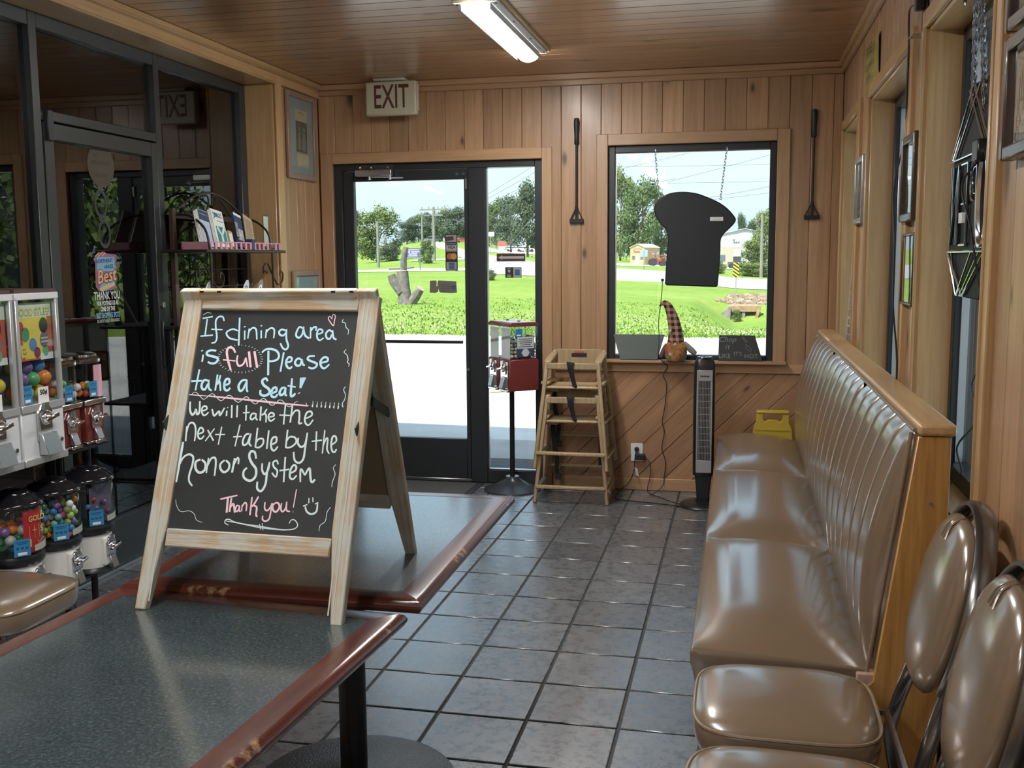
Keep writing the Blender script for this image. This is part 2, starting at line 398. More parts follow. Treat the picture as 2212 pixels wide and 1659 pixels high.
# the plank's own frame is X across, Y up: pine with grain along Y
PINE_V = wood('knotty_pine_planks', (.46, .275, .145), (.33, .185, .092), 'Y', knots=.36, var=.16, rough=.42)
PINE_VR = PINE_V
vplanks(wall_back, MB_, XL, XR, .83, 2.70, [(HOLE_D[0], HOLE_D[1], .0, HOLE_D[3]), HOLE_W], .1318, XL - .013, PINE_V)
PINE_DG = wood('knotty_pine_diagonal_boards', (.41, .23, .12), (.29, .155, .078), 'X', knots=.34, rough=.45)
k = -1.0
for q in range(24):     # diagonal boards below the chair rail, rising to the right at 45 degrees
    s0 = -2.6 + q * .186; s1 = s0 + .186
    strip = [(s0 + .001, 0.0), (s1 - .001, 0.0), (s1 + 1.0 - .001, 1.0), (s0 + 1.0 + .001, 1.0)]
    p = clip_poly(strip, HOLE_D[1], XR, .06, .83)
    if len(p) < 3: continue
    cx = sum(v[0] for v in p) / len(p); cz = sum(v[1] for v in p) / len(p)
    R45 = Matrix.Rotation(radians(45), 4, 'Z'); Ri = R45.inverted()
    pp = [(Ri @ Vector((v[0] - cx, v[1] - cz, 0)))[:2] for v in p]
    G().ext(pp, 0, .012).build('plank', PINE_DG, wall_back, bevel=.004).matrix_local = MB_ @ Matrix.Translation((cx, cz, 0)) @ R45
def trimbox(name, x0, x1, y0, y1, z0, z1, m, bev=.004):
    c = ((x0 + x1) / 2, (y0 + y1) / 2, (z0 + z1) / 2)
    return struct(G().cbox((0, 0, 0), (x1 - x0, y1 - y0, z1 - z0)).build(name, m, loc=c, bevel=bev))
trimbox('baseboard_back', -1.225, XR, YB - .014, YB, 0, .083, PINE_X)
trimbox('trim_1', -1.225, XR, YB - .016, YB, .800, .862, PINE_X)                  # chair rail under the window stool
# door casing
trimbox('trim_2', -2.855, -2.769, YB - .018, YB + .02, 0, 2.278, PINE_TZ); trimbox('trim_3', -1.295, -1.227, YB - .018, YB + .02, 0, 2.278, PINE_TZ)
trimbox('trim_4', -2.769, -1.295, YB - .018, YB + .02, 2.205, 2.278, PINE_X)
# window casing and stool
trimbox('trim_5', -.932, -.857, YB - .018, YB + .02, .862, 2.346, PINE_TZ); trimbox('trim_6', .211, .291, YB - .018, YB + .02, .862, 2.346, PINE_TZ)
trimbox('trim_7', -.857, .211, YB - .018, YB + .02, 2.273, 2.346, PINE_X)
trimbox('trim_8', -.90, .297, YB - .068, YB + .09, .860, .882, PINE_X, .006)
# crown boards on the back wall
trimbox('trim_9', XL, XR, YB - .020, YB, 2.664, 2.702, PINE_X); trimbox('trim_10', XL, XR, YB - .038, YB, 2.700, ZC, PINE_X)

# ------------------------------------------------------------------ door_1: entrance door and its sidelight in one black storefront frame
door = struct(bpy.data.objects.new('door_1', None)); COL.objects.link(door)
yf = YB + .022
def dbar(x0, x1, z0, z1, y0=yf, y1=yf + .09, m=BRONZE, name='frame_bar', bev=.003):
    return G().box(x0, x1, y0, y1, z0, z1).build(name, m, door, bevel=bev)
dbar(-2.769, -2.715, 0, 2.205); dbar(-2.715, -1.350, 2.160, 2.205); dbar(-1.350, -1.298, .0, 2.205); dbar(-1.81, -1.692, 0, 2.16); dbar(-1.692, -1.35, 0, .088)
dbar(-1.692, -1.683, .088, 2.16, yf + .02, yf + .06, STEEL, 'glazing_bead'); dbar(-1.692, -1.35, .088, .096, yf + .02, yf + .06, STEEL, 'glazing_bead')
dbar(-2.715, -1.81, 0, .02, m=STEEL, name='threshold')
leaf = G().box(-2.712, -2.636, yf + .012, yf + .06, .022, 2.157).box(-1.842, -1.813, yf + .012, yf + .06, .022, 2.157).box(-2.636, -1.842, yf + .012, yf + .06, 2.087, 2.157).box(-2.636, -1.842, yf + .012, yf + .06, .022, .300).build('door_leaf', BRONZE, door, bevel=.003)
G().box(-2.640, -1.838, yf + .034, yf + .040, .296, 2.091).build('pane', GLASS, leaf)
G().box(-1.690, -1.348, yf + .034, yf + .040, .09, 2.162).build('pane', GLASS, door)
pb = G().cyl((-2.62, yf - .035, .983), (-1.85, yf - .035, .983), .011, n=12)
for x in (-2.60, -1.87): pb.cyl((x, yf - .035, .983), (x, yf + .014, .983), .008, n=8)
pb.build('push_bar', mat('bar_bronze', (.10, .085, .08), .3, .8), leaf)
cl = G().box(-2.60, -2.335, yf - .055, yf - .008, 2.118, 2.162).build('closer_body', STEEL, leaf, bevel=.006, seg=2)
G().box(-2.600, -2.335, yf - .012, yf + .0, 2.162, 2.196).build('closer_plate', BRONZE_L, leaf)
for x in (-2.57, -2.49, -2.37): G().cyl((x, yf - .014, 2.178), (x, yf - .020, 2.178), .007, n=10).build('screw', CHROME, leaf)
ca = G().bar((-2.50, yf - .03, 2.112), (-2.33, yf - .095, 2.106), .016, .008).bar((-2.33, yf - .095, 2.100), (-2.265, yf - .02, 2.104), .016, .008)
ca.cyl((-2.50, yf - .03, 2.095), (-2.50, yf - .03, 2.12), .012, n=12).cyl((-2.33, yf - .095, 2.09), (-2.33, yf - .095, 2.115), .010, n=12).build('closer_arm', STEEL, leaf)
G().box(-1.829, -1.817, yf - .004, yf + .012, 2.02, 2.09).build('latch_plate', STEEL, leaf)
G().cyl((-1.825, yf + .012, .79), (-1.825, yf + .002, .79), .011, n=14).build('lock_cylinder', STEEL, leaf)
for x in (-1.89, -1.842): G().cyl((x, yf + .012, 2.122), (x, yf + .008, 2.122), .009, n=12).build('screw_cap', mat('frame_cap', (.09, .10, .11), .4), leaf)

# ------------------------------------------------------------------ window_1: picture window in the back wall
win = struct(bpy.data.objects.new('window_1', None)); COL.objects.link(win)
for (x0, x1, z0, z1) in ((-.857, -.813, .882, 2.273), (.170, .211, .882, 2.273), (-.813, .170, 2.228, 2.273), (-.813, .170, .882, .908)):
    G().box(x0, x1, YB + .02, YB + .095, z0, z1).build('frame_bar', BRONZE, win, bevel=.003)
for (x0, x1, z0, z1) in ((-.813, -.807, .908, 2.228), (-.807, .170, 2.222, 2.228), (-.807, .170, .908, .913)):
    G().box(x0, x1, YB + .045, YB + .075, z0, z1).build('glazing_bead', STEEL, win)
G().box(-.816, .173, YB + .060, YB + .066, .905, 2.231).build('pane', GLASS, win)

# ------------------------------------------------------------------ ceiling: boards across the room
ceil = struct(G().box(-6.9, .80, -4.7, 6.95, ZC + .012, ZC + .06).build('ceiling', SHEATH))
PINE_B = wood('pine_ceiling_boards', (.47, .275, .145), (.35, .195, .098), 'X', knots=.22, rough=.28, coat=.6, cells=(5, 1.6))
y = YB - .02; bm_ = None
while y > 3.2:
    if bm_ is None:
        bm_ = G().box(-1.765, 1.765, -.0635, .0635, 0, .012).build('board', PINE_B, bevel=.004); o = bm_
    else: o = inst(bm_)
    o.parent = ceil; o.location = ((XR - 2.9) / 2 + .03, y - .064, ZC + random.uniform(0, .0006)); y -= .1275
G().box(-2.9, .62, -4.6, y, ZC, ZC + .012).build('board', PINE_B, ceil)

# ------------------------------------------------------------------ right wall with three windows (and unseen ones near the viewer, added for daylight)
WINS = [(5.72, 6.56), (4.05, 5.26), (2.72, 3.72), (.35, 1.45), (-1.2, -.1), (-2.8, -1.7)]
WZ0, WZ1 = .800, 2.300
g = G(); g.box(XR + .012, .80, -4.7, 6.95, 0, WZ0 - .012); g.box(XR + .012, .80, -4.7, 6.95, WZ1, 2.9)
ys = sorted([v for w_ in WINS for v in w_]); prev = -4.7
for a, b in sorted(WINS): g.box(XR + .012, .80, prev, a, WZ0, WZ1); prev = b
g.box(XR + .012, .80, prev, 6.95, WZ0, WZ1)
wall_right = struct(g.build('wall_right', SHEATH))
MR_ = MX((XR + .012, 0, 0), (0, -1, 0), (0, 0, 1))     # local x = -y, local z = -x (into the room)
vplanks(wall_right, MR_, -6.745, -1.7, .0, 2.70, [(-b, -a, WZ0, WZ1) for a, b in WINS[:3]], .1318, -6.745, PINE_V)
G().box(XR, XR + .012, -4.6, 1.7, 0, .8).box(XR, XR + .012, -4.6, 1.7, 2.3, 2.7).box(XR, XR + .012, 1.45, 1.7, .8, 2.3).build('plank', PINE, wall_right)
trimbox('trim_11', XR - .020, XR, -4.6, YB, 2.664, 2.702, PINE_Y); trimbox('trim_12', XR - .038, XR, -4.6, YB, 2.700, ZC, PINE_Y)
tn = 13
for wi, (a, b) in enumerate(WINS):
    wn = struct(bpy.data.objects.new('window_%d' % (wi + 2), None)); COL.objects.link(wn)
    def wb(x0, x1, y0, y1, z0, z1, m, nm, bev=.004): return G().cbox((0, 0, 0), (x1 - x0, y1 - y0, z1 - z0)).build(nm, m, wn, loc=((x0 + x1) / 2, (y0 + y1) / 2, (z0 + z1) / 2), bevel=bev)
    # casing with a bead
    for (y0, y1) in ((a - .062, a), (b, b + .062)):
        wb(XR - .018, XR + .012, y0, y1, WZ0 - .02, WZ1 + .062, OAK_Z, 'casing'); 
    wb(XR - .018, XR + .012, a, b, WZ1, WZ1 + .062, OAK_Y, 'casing')
    wb(XR - .024, XR - .010, a - .012, a + .002, WZ0, WZ1 + .01, OAK_Z, 'bead'); wb(XR - .024, XR - .010, b - .002, b + .012, WZ0, WZ1 + .01, OAK_Z, 'bead')
    wb(XR - .024, XR - .010, a, b, WZ1 - .002, WZ1 + .012, OAK_Y, 'bead')
    # oak jambs and stool
    wb(XR - .005, XR + .105, a - .002, a + .012, WZ0, WZ1, OAK_Z, 'jamb'); wb(XR - .005, XR + .105, b - .012, b + .002, WZ0, WZ1, OAK_Z, 'jamb')
    wb(XR - .005, XR + .105, a, b, WZ1 - .012, WZ1 + .002, OAK_Y, 'head')
    wb(XR - .030, XR + .105, a - .03, b + .03, WZ0 - .024, WZ0, OAK_Y, 'stool', .006)
    fx0, fx1 = XR + .100, XR + .165
    for (y0, y1, z0, z1) in ((a + .012, a + .062, WZ0, WZ1 - .012), (b - .062, b - .012, WZ0, WZ1 - .012), (a + .062, b - .062, WZ1 - .062, WZ1 - .012), (a + .062, b - .062, WZ0, WZ0 + .050)):
        wb(fx0, fx1, y0, y1, z0, z1, BRONZE, 'frame_bar', .003)
    wb(fx0 + .02, fx0 + .045, b - .072, b - .062, WZ0 + .05, WZ1 - .062, STEEL, 'glazing_bead', .001)
    G().box(fx0 + .036, fx0 + .042, a + .058, b - .058, WZ0 + .046, WZ1 - .058).build('pane', GLASS, wn)
trimbox('trim_13', XR - .024, XR, 1.0, 2.72, .772, .800, PINE_Y)       # rail that carries on past the last window

# ------------------------------------------------------------------ left side: pine return, jamb, soffit and the inner storefront
wl = struct(G().box(-3.10, XL - .012, 6.045, 6.95, 0, 2.9).build('wall_left', SHEATH))
ML_ = MX((XL - .012, 0, 0), (0, 1, 0), (0, 0, 1))
vplanks(wl, ML_, 6.045, 6.735, .0, 2.70, [], .1318, 6.09, PINE_V)
trimbox('trim_14', XL - .002, XL + .020, 6.035, 6.130, 0, 2.70, OAK_Z); trimbox('trim_15', XL + .012, XL + .028, 6.030, 6.045, 0, 2.645, OAK_Z, .005)
trimbox('trim_16', -3.06, XL + .004, 6.030, 6.045, 0, 2.642, OAK_Z)                    # jamb of the opening
trimbox('trim_17', -3.12, XL + .004, -4.6, 6.045, 2.640, 2.655, OAK_Y)                 # soffit board
trimbox('trim_18', XL - .01, XL + .018, -4.6, 6.745, 2.645, 2.702, OAK_Y); trimbox('trim_19', XL + .010, XL + .026, -4.6, 6.035, 2.636, 2.650, OAK_Y, .005)
trimbox('trim_20', XL - .01, XL + .045, -4.6, 6.745, 2.700, ZC, OAK_Y); trimbox('trim_21', XL + .010, XL + .052, -4.6, 6.70, 2.696, 2.706, OAK_Y, .004)
struct(G().box(-3.12, XL, -4.6, 6.045, 2.655, 2.9).build('wall_left_header', SHEATH))
SFX0, SFX1 = -3.125, -3.050
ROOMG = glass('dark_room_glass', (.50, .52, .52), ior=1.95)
sf = struct(bpy.data.objects.new('window_8', None)); COL.objects.link(sf)
def sbar(y0, y1, z0, z1, x0=SFX0, x1=SFX1, m=BRONZE_L, nm='frame_bar', par=None): return G().box(x0, x1, y0, y1, z0, z1).build(nm, m, par or sf, bevel=.003)
for (y0, y1) in ((5.950, 6.030), (4.998, 5.052), (4.024, 4.078), (2.95, 3.004), (1.9, 1.954)): sbar(y0, y1, 0, 2.64)
for (y0, y1) in ((5.052, 5.950), (4.078, 4.998), (3.004, 4.024), (1.954, 2.95)):
    sbar(y0, y1, 2.575, 2.640)
    if y0 != 4.078: sbar(y0, y1, 0, .10)
sbar(4.078, 4.998, 2.180, 2.225)
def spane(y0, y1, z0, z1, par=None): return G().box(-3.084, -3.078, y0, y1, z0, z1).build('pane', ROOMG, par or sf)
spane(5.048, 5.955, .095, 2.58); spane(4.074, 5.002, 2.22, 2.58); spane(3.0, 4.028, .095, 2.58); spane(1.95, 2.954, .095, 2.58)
dl = struct(bpy.data.objects.new('door_2', None)); COL.objects.link(dl)
for (y0, y1, z0, z1) in ((4.082, 4.150, .012, 2.172), (4.940, 4.994, .012, 2.172), (4.150, 4.940, 2.098, 2.172), (4.150, 4.940, .012, .26)): sbar(y0, y1, z0, z1, SFX0 + .012, SFX1 + .004, par=dl)
spane(4.146, 4.944, .255, 2.102, dl)
G().box(-3.056, -3.028, 4.092, 4.135, 2.09, 2.225).build('pivot_hinge', BRONZE, dl, bevel=.004)
G().cyl((-3.05, 4.966, 1.315), (-3.030, 4.966, 1.315), .016, n=16).build('lock_cylinder', STEEL, dl)
pl = G().box(-3.046, -3.030, 4.948, 4.990, .98, 1.23).build('push_plate', BRONZE_L, dl, bevel=.003)
G().box(-3.03, -2.99, 4.955, 4.985, .70, 1.20).build('pull_handle', BLACKM, dl, bevel=.01, seg=2)
trimbox('trim_22', -3.050, -3.028, 1.9, 6.03, 0, .018, STEEL, .002)          # aluminium threshold strip
# the unlit room beyond the storefront
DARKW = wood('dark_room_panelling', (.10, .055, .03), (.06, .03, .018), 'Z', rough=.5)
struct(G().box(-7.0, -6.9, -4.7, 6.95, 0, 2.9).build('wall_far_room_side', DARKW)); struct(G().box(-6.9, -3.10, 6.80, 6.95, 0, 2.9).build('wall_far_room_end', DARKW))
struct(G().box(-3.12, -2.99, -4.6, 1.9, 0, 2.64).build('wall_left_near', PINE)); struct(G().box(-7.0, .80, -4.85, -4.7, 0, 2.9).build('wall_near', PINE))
# roof over the building with boarded eaves
SOFF = mat('painted_eave_boards', (.62, .52, .44), .7)
roof = struct(G().box(-7.6, 1.75, -5.4, 7.95, 2.92, 3.10).build('roof', mat('roof_felt', (.2, .19, .18), .9)))
sb = None
for i in range(62):
    y = 2.0 + i * .0965
    if sb is None: sb = G().box(-.45, .45, -.045, .045, 0, .015).build('eave_board', SOFF, bevel=.003); o = sb
    else: o = inst(sb)
    o.parent = roof; o.location = (1.27, y, 2.80)
sb2 = None
for i in range(11):
    y = 6.98 + i * .0965
    if y > 7.95: break
    o = G().box(-4.0, .80, -.045, .045, 0, .015).build('eave_board', SOFF, roof, loc=(0, y, 2.80), bevel=.003) if sb2 is None else inst(sb2, loc=(0, y, 2.80)); sb2 = sb2 or o
G().box(1.70, 1.74, -5.4, 7.95, 2.72, 2.95).box(-7.6, 1.74, 7.92, 7.95, 2.72, 2.95).build('fascia', mat('white_fascia', (.7, .7, .68), .5), roof)
PROF = [(-0.4437, [(23, -0.08), (39, -0.09), (85, 0.48), (100, 0.6), (150, 1.11), (220, 2.15), (320, 3.54), (500, 6.4)]), (-0.3565, [(23, -0.1), (39, -0.11), (85, 0.48), (100, 0.6), (150, 1.13), (220, 2.11), (320, 3.5), (500, 6.37)]), (-0.3119, [(23, -0.12), (39, -0.13), (85, 0.49), (100, 0.79), (140, 1.49), (200, 3.42), (300, 6.36), (500, 10.9)]), (-0.2761, [(23, -0.15), (39, -0.15), (85, 0.46), (110, 0.98), (150, 1.84), (220, 3.75), (330, 7.35), (500, 10.79)]), (-0.222, [(23, -0.19), (39, -0.22), (70, 0.47), (120, 1.52), (180, 2.48), (280, 3.49), (400, 5.94), (500, 7.7)]), (-0.1927, [(23, -0.21), (39, -0.26), (70, 0.39), (115, 1.09), (150, 1.69), (280, 3.31), (500, 6.92)]), (-0.1186, [(23, -0.21), (40, -0.28), (80, -0.25), (110, 0.46), (150, 0.47), (190, 0.43), (260, 0.95), (500, 2.85)]), (-0.0434, [(23, -0.22), (40, -0.5), (60, -0.67), (78, -0.5), (100, 0.07), (150, -0.07), (190, -0.17), (500, 1.67)]), (-0.0043, [(23, -0.22), (34, -0.97), (44, -1.5), (50, -1.72), (56.3, -1.93), (57.2, -1.1), (72, -0.64), (92, -0.27), (120, -0.25), (190, -0.37), (500, 0.65)]), (0.0341, [(23, -0.22), (34, -0.84), (44, -1.27), (50, -1.48), (56.3, -1.62), (57.6, -1.06), (72, -0.7), (92, -0.4), (120, -0.47), (190, -0.58), (500, 0.3)])]
TREES = [(-0.3498, 150, 7.7, 7.6), (-0.3688, 230, 10.0, 4.7), (-0.382, 230, 11.3, 6.3), (-0.3209, 360, 8.0, 7.5), (-0.3097, 380, 9.6, 8.6), (-0.2985, 390, 10.7, 8.2), (-0.2873, 380, 11.5, 9.0), (-0.2738, 370, 12.1, 10.1), (-0.2617, 370, 12.3, 8.4), (-0.204, 150, 10.6, 6.3), (-0.2333, 300, 14.0, 8.2), (-0.2202, 230, 12.4, 6.7), (-0.2423, 330, 13.2, 6.0), (-0.1141, 260, 22.3, 8.5), (-0.0928, 250, 19.3, 10.9), (-0.0751, 260, 15.8, 7.1), (-0.0566, 300, 15.8, 8.2), (-0.0303, 320, 15.4, 8.7), (-0.0, 300, 13.6, 4.6), (0.0102, 280, 11.2, 5.9), (0.0222, 180, 9.5, 5.2), (0.012, 150, 4.2, 4.4), (0.0425, 150, 9.7, 6.1), (0.0759, 140, 9.9, 7.6), (0.1085, 150, 10.8, 7.5), (0.1484, 130, 10.8, 8.3), (0.1871, 140, 10.9, 8.3), (0.2245, 120, 10.6, 8.7)]
POLES = [(-0.3489, 110, 4.9), (-0.2949, 130, 6.7), (-0.3061, 170, 6.3), (-0.3418, 400, 3.9), (0.0192, 100, 5.9)]
WIRES = [((-8.31, 69.5, 7.47), (-3.14, 69.93, 8.57)), ((-5.39, 69.79, 6.53), (1.7, 69.98, 8.23)), ((-19.0, 158.87, 15.7), (3.91, 159.95, 15.52)), ((-18.99, 158.87, 13.19), (3.96, 159.95, 13.0)), ((-8.3, 69.51, 6.15), (-5.55, 69.78, 6.6)), ((-18.97, 158.87, 9.19), (4.0, 159.95, 11.29)), ((-1.49, 59.98, 5.01), (1.49, 59.98, 5.51)), ((-14.49, 58.22, 5.25), (-12.65, 58.65, 6.37)), ((-14.49, 58.22, 5.01), (-12.13, 58.76, 6.31)), ((-14.49, 58.22, 4.72), (-11.39, 58.91, 6.2)), ((-13.58, 58.44, 4.34), (-11.39, 58.91, 5.73)), ((-29.01, 116.44, 5.55), (-22.8, 117.81, 5.51)), ((-13.26, 58.52, 2.34), (-11.4, 58.91, 4.51)), ((-47.42, 121.04, 5.11), (-37.7, 124.41, 7.19)), ((-37.7, 124.41, 7.19), (-34.23, 125.41, 7.46)), ((-40.93, 112.8, 5.98), (-36.1, 114.44, 5.6)), ((-37.7, 124.41, 6.79), (-34.25, 125.41, 6.43))]
def TZ(th, D):
    """height of the ground at compass angle th (from +Y towards +X) and distance D"""
    def prof(l):
        if D <= l[0][0]:
            t = max(0, (D - 7) / (l[0][0] - 7)); return -.10 * (1 - t) + l[0][1] * t
        for (a, za), (b, zb) in zip(l, l[1:]):
            if D <= b:
                t = (D - a) / (b - a); t = t * t * (3 - 2 * t) * .5 + t * .5; return za + (zb - za) * t
        return l[-1][1] + (D - l[-1][0]) * .012
    if th <= PROF[0][0]: return prof(PROF[0][1])
    for (ta, la), (tb, lb) in zip(PROF, PROF[1:]):
        if th <= tb:
            t = (th - ta) / (tb - ta); return prof(la) * (1 - t) + prof(lb) * t
    return prof(PROF[-1][1])
def PX(px): return math.atan((px - 1106) / 2200.4) - 0.2202     # compass angle of an image column at eye level
def AT(th, D, dz=0.): return Vector((D * sin(th), D * cos(th), TZ(th, D) + dz))

GRASS, n_, l_, b_ = new_mat('summer_grass')
tc = n_.new('ShaderNodeTexCoord')
nz1 = n_.new('ShaderNodeTexNoise'); nz1.inputs['Scale'].default_value = .12; nz1.inputs['Detail'].default_value = 8; nz1.inputs['Roughness'].default_value = .65; l_.new(tc.outputs['Object'], nz1.inputs['Vector'])
nz2 = n_.new('ShaderNodeTexNoise'); nz2.inputs['Scale'].default_value = 2.2; nz2.inputs['Detail'].default_value = 8; nz2.inputs['Roughness'].default_value = .75; l_.new(tc.outputs['Object'], nz2.inputs['Vector'])
c_ = ramp(n_, l_, nz2.outputs[0], (.32, (.085, .150, .018)), (.68, (.19, .30, .050)))
c_ = mixc(n_, l_, ramp(n_, l_, nz1.outputs[0], (.40, (0, 0, 0)), (.65, (.55, .55, .55))), c_, (.225, .29, .075))
l_.new(c_, b_.inputs['Base Color']); b_.inputs['Roughness'].default_value = .9; b_.inputs['Specular IOR Level'].default_value = .1
LOT = mat('pale_concrete_lot', (.58, .575, .56), .85, var=.22, vscale=.6, spec=.2)
ROADM = mat('grey_road', (.30, .30, .31), .85, var=.10, vscale=.3, spec=.2)  # plain grey road surface, slightly mottled
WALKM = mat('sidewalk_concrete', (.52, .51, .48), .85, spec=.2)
SANDM = mat('rubble_riprap', (.26, .19, .13), .9, var=.4, vscale=1.5, bump=.6, bscale=6)
DS = [6.9, 9, 12, 16, 20, 23, 26, 30, 34, 39, 44, 48, 52, 54.5, 56.2, 57.3, 58.5, 62, 66, 70, 78, 86, 95, 105, 118, 132, 150, 175, 200, 240, 290, 350, 430, 520]
THS = [-1.45 + i * .04 for i in range(22)] + [-.57 + i * .0125 for i in range(40)] + [-.07 + i * .005 for i in range(50)] + [.18 + i * .045 for i in range(30)]
ground = G(); vs = [[ground.bm.verts.new(AT(t, D)) for D in DS] for t in THS]
for i in range(len(THS) - 1):
    for j in range(5, len(DS) - 1): ground.bm.faces.new((vs[i][j], vs[i + 1][j], vs[i + 1][j + 1], vs[i][j + 1]))
ground = struct(ground.build('ground', GRASS, ang=80))
lot = G(); vs = [[lot.bm.verts.new(AT(t, D, .004)) for D in DS[:5] + [23.05]] for t in THS]
for i in range(len(THS) - 1):
    for j in range(5): lot.bm.faces.new((vs[i][j], vs[i + 1][j], vs[i + 1][j + 1], vs[i][j + 1]))
lot = struct(lot.build('parking_lot', LOT, ang=80))
def strip(name, A, B, m, n=14, dz=.03, k=4):
    """ground surface draped between two edges, each a list of (image column, distance)"""
    def res(L):
        P = spline([(PX(a), b, 0) for a, b in L], 8); return [P[min(len(P) - 1, round(i * (len(P) - 1) / n))] for i in range(n + 1)]
    A, B = res(A), res(B); g = G()
    vs = [[g.bm.verts.new(AT(a.x + (b.x - a.x) * q / k, a.y + (b.y - a.y) * q / k, dz)) for q in range(k + 1)] for a, b in zip(A, B)]
    for i in range(n):
        for q in range(k): g.bm.faces.new((vs[i][q], vs[i + 1][q], vs[i + 1][q + 1], vs[i][q + 1]))
    return struct(g.build(name, m, ang=80))
strip('road_cross', [(1046, 73), (1100, 71), (1165, 69), (1330, 81), (1500, 78.5), (1590, 73), (1680, 72), (1900, 74)], [(1046, 135), (1100, 122), (1165, 116), (1330, 111), (1500, 101), (1590, 93), (1680, 92), (1900, 96)], ROADM, 40)
strip('road_uphill', [(1040, 80), (1020, 112), (1003, 140), (985, 165), (962, 205), (938, 262), (912, 330)], [(1160, 118), (1110, 130), (1075, 150), (1045, 180), (1000, 235), (965, 290), (935, 345)], ROADM, 24, .05)
strip('sidewalk_far', [(560, 90), (700, 89), (800, 88), (900, 88), (1000, 88), (1050, 84)], [(560, 98), (700, 97), (800, 96.5), (900, 96), (1000, 95), (1050, 92)], WALKM, 20, .05)
strip('sidewalk_upper', [(890, 131), (950, 131), (1005, 131)], [(890, 138), (950, 139), (1005, 140)], WALKM, 8, .05)
strip('driveway_far', [(1045, 205), (1090, 200), (1165, 205), (1200, 205)], [(1045, 300), (1090, 310), (1165, 310), (1200, 310)], LOT, 10, .06)
strip('driveway_shop', [(1300, 150), (1345, 152), (1395, 160), (1450, 165), (1530, 165), (1660, 160)], [(1300, 205), (1345, 205), (1395, 210), (1450, 210), (1530, 210), (1660, 205)], LOT, 14, .06)
# concrete walk along the building, with a mat and a painted stall line
walk = struct(G().box(-7.0, 1.5, 6.95, 8.75, -.16, -.055).build('sidewalk_front', mat('front_walk_concrete', (.42, .41, .39), .8, var=.12, vscale=3)))  # mottled grey concrete, a tone darker than the far sidewalks
t = G().box(-.55, .55, -.3, .3, 0, .012).build('mat_base', mat('rubber_mat_edge', (.03, .03, .032), .7), loc=(0, 0, 0))
om = thing('outdoor_mat', (-1.95, 7.55, -.055), 'grey ribbed doormat on the concrete walk outside the glass', 'mat'); t.parent = om
G().box(-.50, .50, -.25, .25, .012, .017).build('ribbed_top', mat('grey_ribbed_carpet', (.12, .13, .14), .95, bump=.8, bscale=220), om)
YLW = mat('yellow_stall_paint', (.75, .55, .16), .8)
for nm, (xa, ya, xb, yb) in enumerate(((-3.2, 12.2, -2.0, 13.6), (-7.2, 11.0, -5.6, 12.3))):
    p = Vector((xa, ya, 0)); q = Vector((xb, yb, 0)); d = (q - p).normalized(); s_ = Vector((-d.y, d.x, 0)) * .05
    g = G(); g.face([Vector((v.x, v.y, TZ(atan2(v.x, v.y), v.length) + .012)) for v in (p - s_, q - s_, q + s_, p + s_)]); g.build('stall_line', YLW, lot)

# ------------------------------------------------------------------ trees
def leafmat(name, a, b):
    m, n, l, bs = new_mat(name); oi = n.new('ShaderNodeObjectInfo'); tc = n.new('ShaderNodeTexCoord')
    nz = n.new('ShaderNodeTexNoise'); nz.inputs['Scale'].default_value = 3.5; nz.inputs['Detail'].default_value = 5; l.new(tc.outputs['Object'], nz.inputs['Vector'])
    c = ramp(n, l, nz.outputs[0], (.35, a), (.65, b)); hs = n.new('ShaderNodeHueSaturation'); l.new(c, hs.inputs['Color'])
    l.new(math_node(n, l, 'ADD', math_node(n, l, 'MULTIPLY', oi.outputs['Random'], .3), .85), hs.inputs['Value'])
    l.new(hs.outputs[0], bs.inputs['Base Color']); bs.inputs['Roughness'].default_value = .75; bs.inputs['Specular IOR Level'].default_value = .2
    return m
LEAF = [leafmat('leaves_light', (.085, .135, .035), (.17, .225, .07)), leafmat('leaves_mid', (.062, .105, .042), (.115, .160, .065)), leafmat('leaves_dark', (.048, .082, .048), (.085, .122, .070))]
BARK = mat('bark', (.10, .085, .072), .9, var=.3, vscale=8, bump=.6, bscale=30)
def crown(nblob, nleaf, size, seed, tall=False):
    rr = random.Random(seed); g = G(); blobs = []
    for i in range(nblob):
        z = rr.uniform(.16, .93); rmax = .46 * (1 - abs(z - .45) ** 1.5 * 1.3) if not tall else .40 * (1.05 - z * .75)
        a = rr.uniform(0, 2 * pi); r = rr.uniform(.25, 1) * rmax * .8
        blobs.append((Vector((r * cos(a), r * sin(a), z)), rr.uniform(.10, .19)))
    for i in range(nleaf):
        c, r = rr.choice(blobs); d = Vector((rr.gauss(0, 1), rr.gauss(0, 1), rr.gauss(0, .8))).normalized()
        p = c + d * r * rr.uniform(.45, 1.08); s = size * rr.uniform(.6, 1.3)
        x = Vector((rr.gauss(0, 1), rr.gauss(0, 1), rr.gauss(0, 1))).normalized(); y = x.cross(d)
        if y.length < .1: y = x.orthogonal()
        y.normalize()
        g.face([p - x * s, p + y * s * .6 - x * s * .2, p + x * s, p - y * s * .6 + x * s * .2])
    return g.mesh('foliage', smooth=False, normals=False)
CROWNS = [crown(30, 6500, .021, s, t) for s, t in ((1, False), (2, False), (3, True), (4, False))]
def trunkmesh(seed):
    rr = random.Random(seed); g = G()
    g.tube(spline([(0, 0, -.03), (.01, 0, .2), (-.012, .01, .5), (.01, 0, .85)], 3), [.034 - .0028 * i for i in range(10)], 7)
    for i in range(6):
        a = rr.uniform(0, 6.28); z = rr.uniform(.2, .6); L = rr.uniform(.18, .34)
        g.tube([(0, 0, z), (L * .5 * cos(a), L * .5 * sin(a), z + L * .45), (L * cos(a), L * sin(a), z + L * .8)], [.012, .008, .003], 5)
    return g.mesh('trunk')
TRUNKS = [trunkmesh(s) for s in (5, 6)]
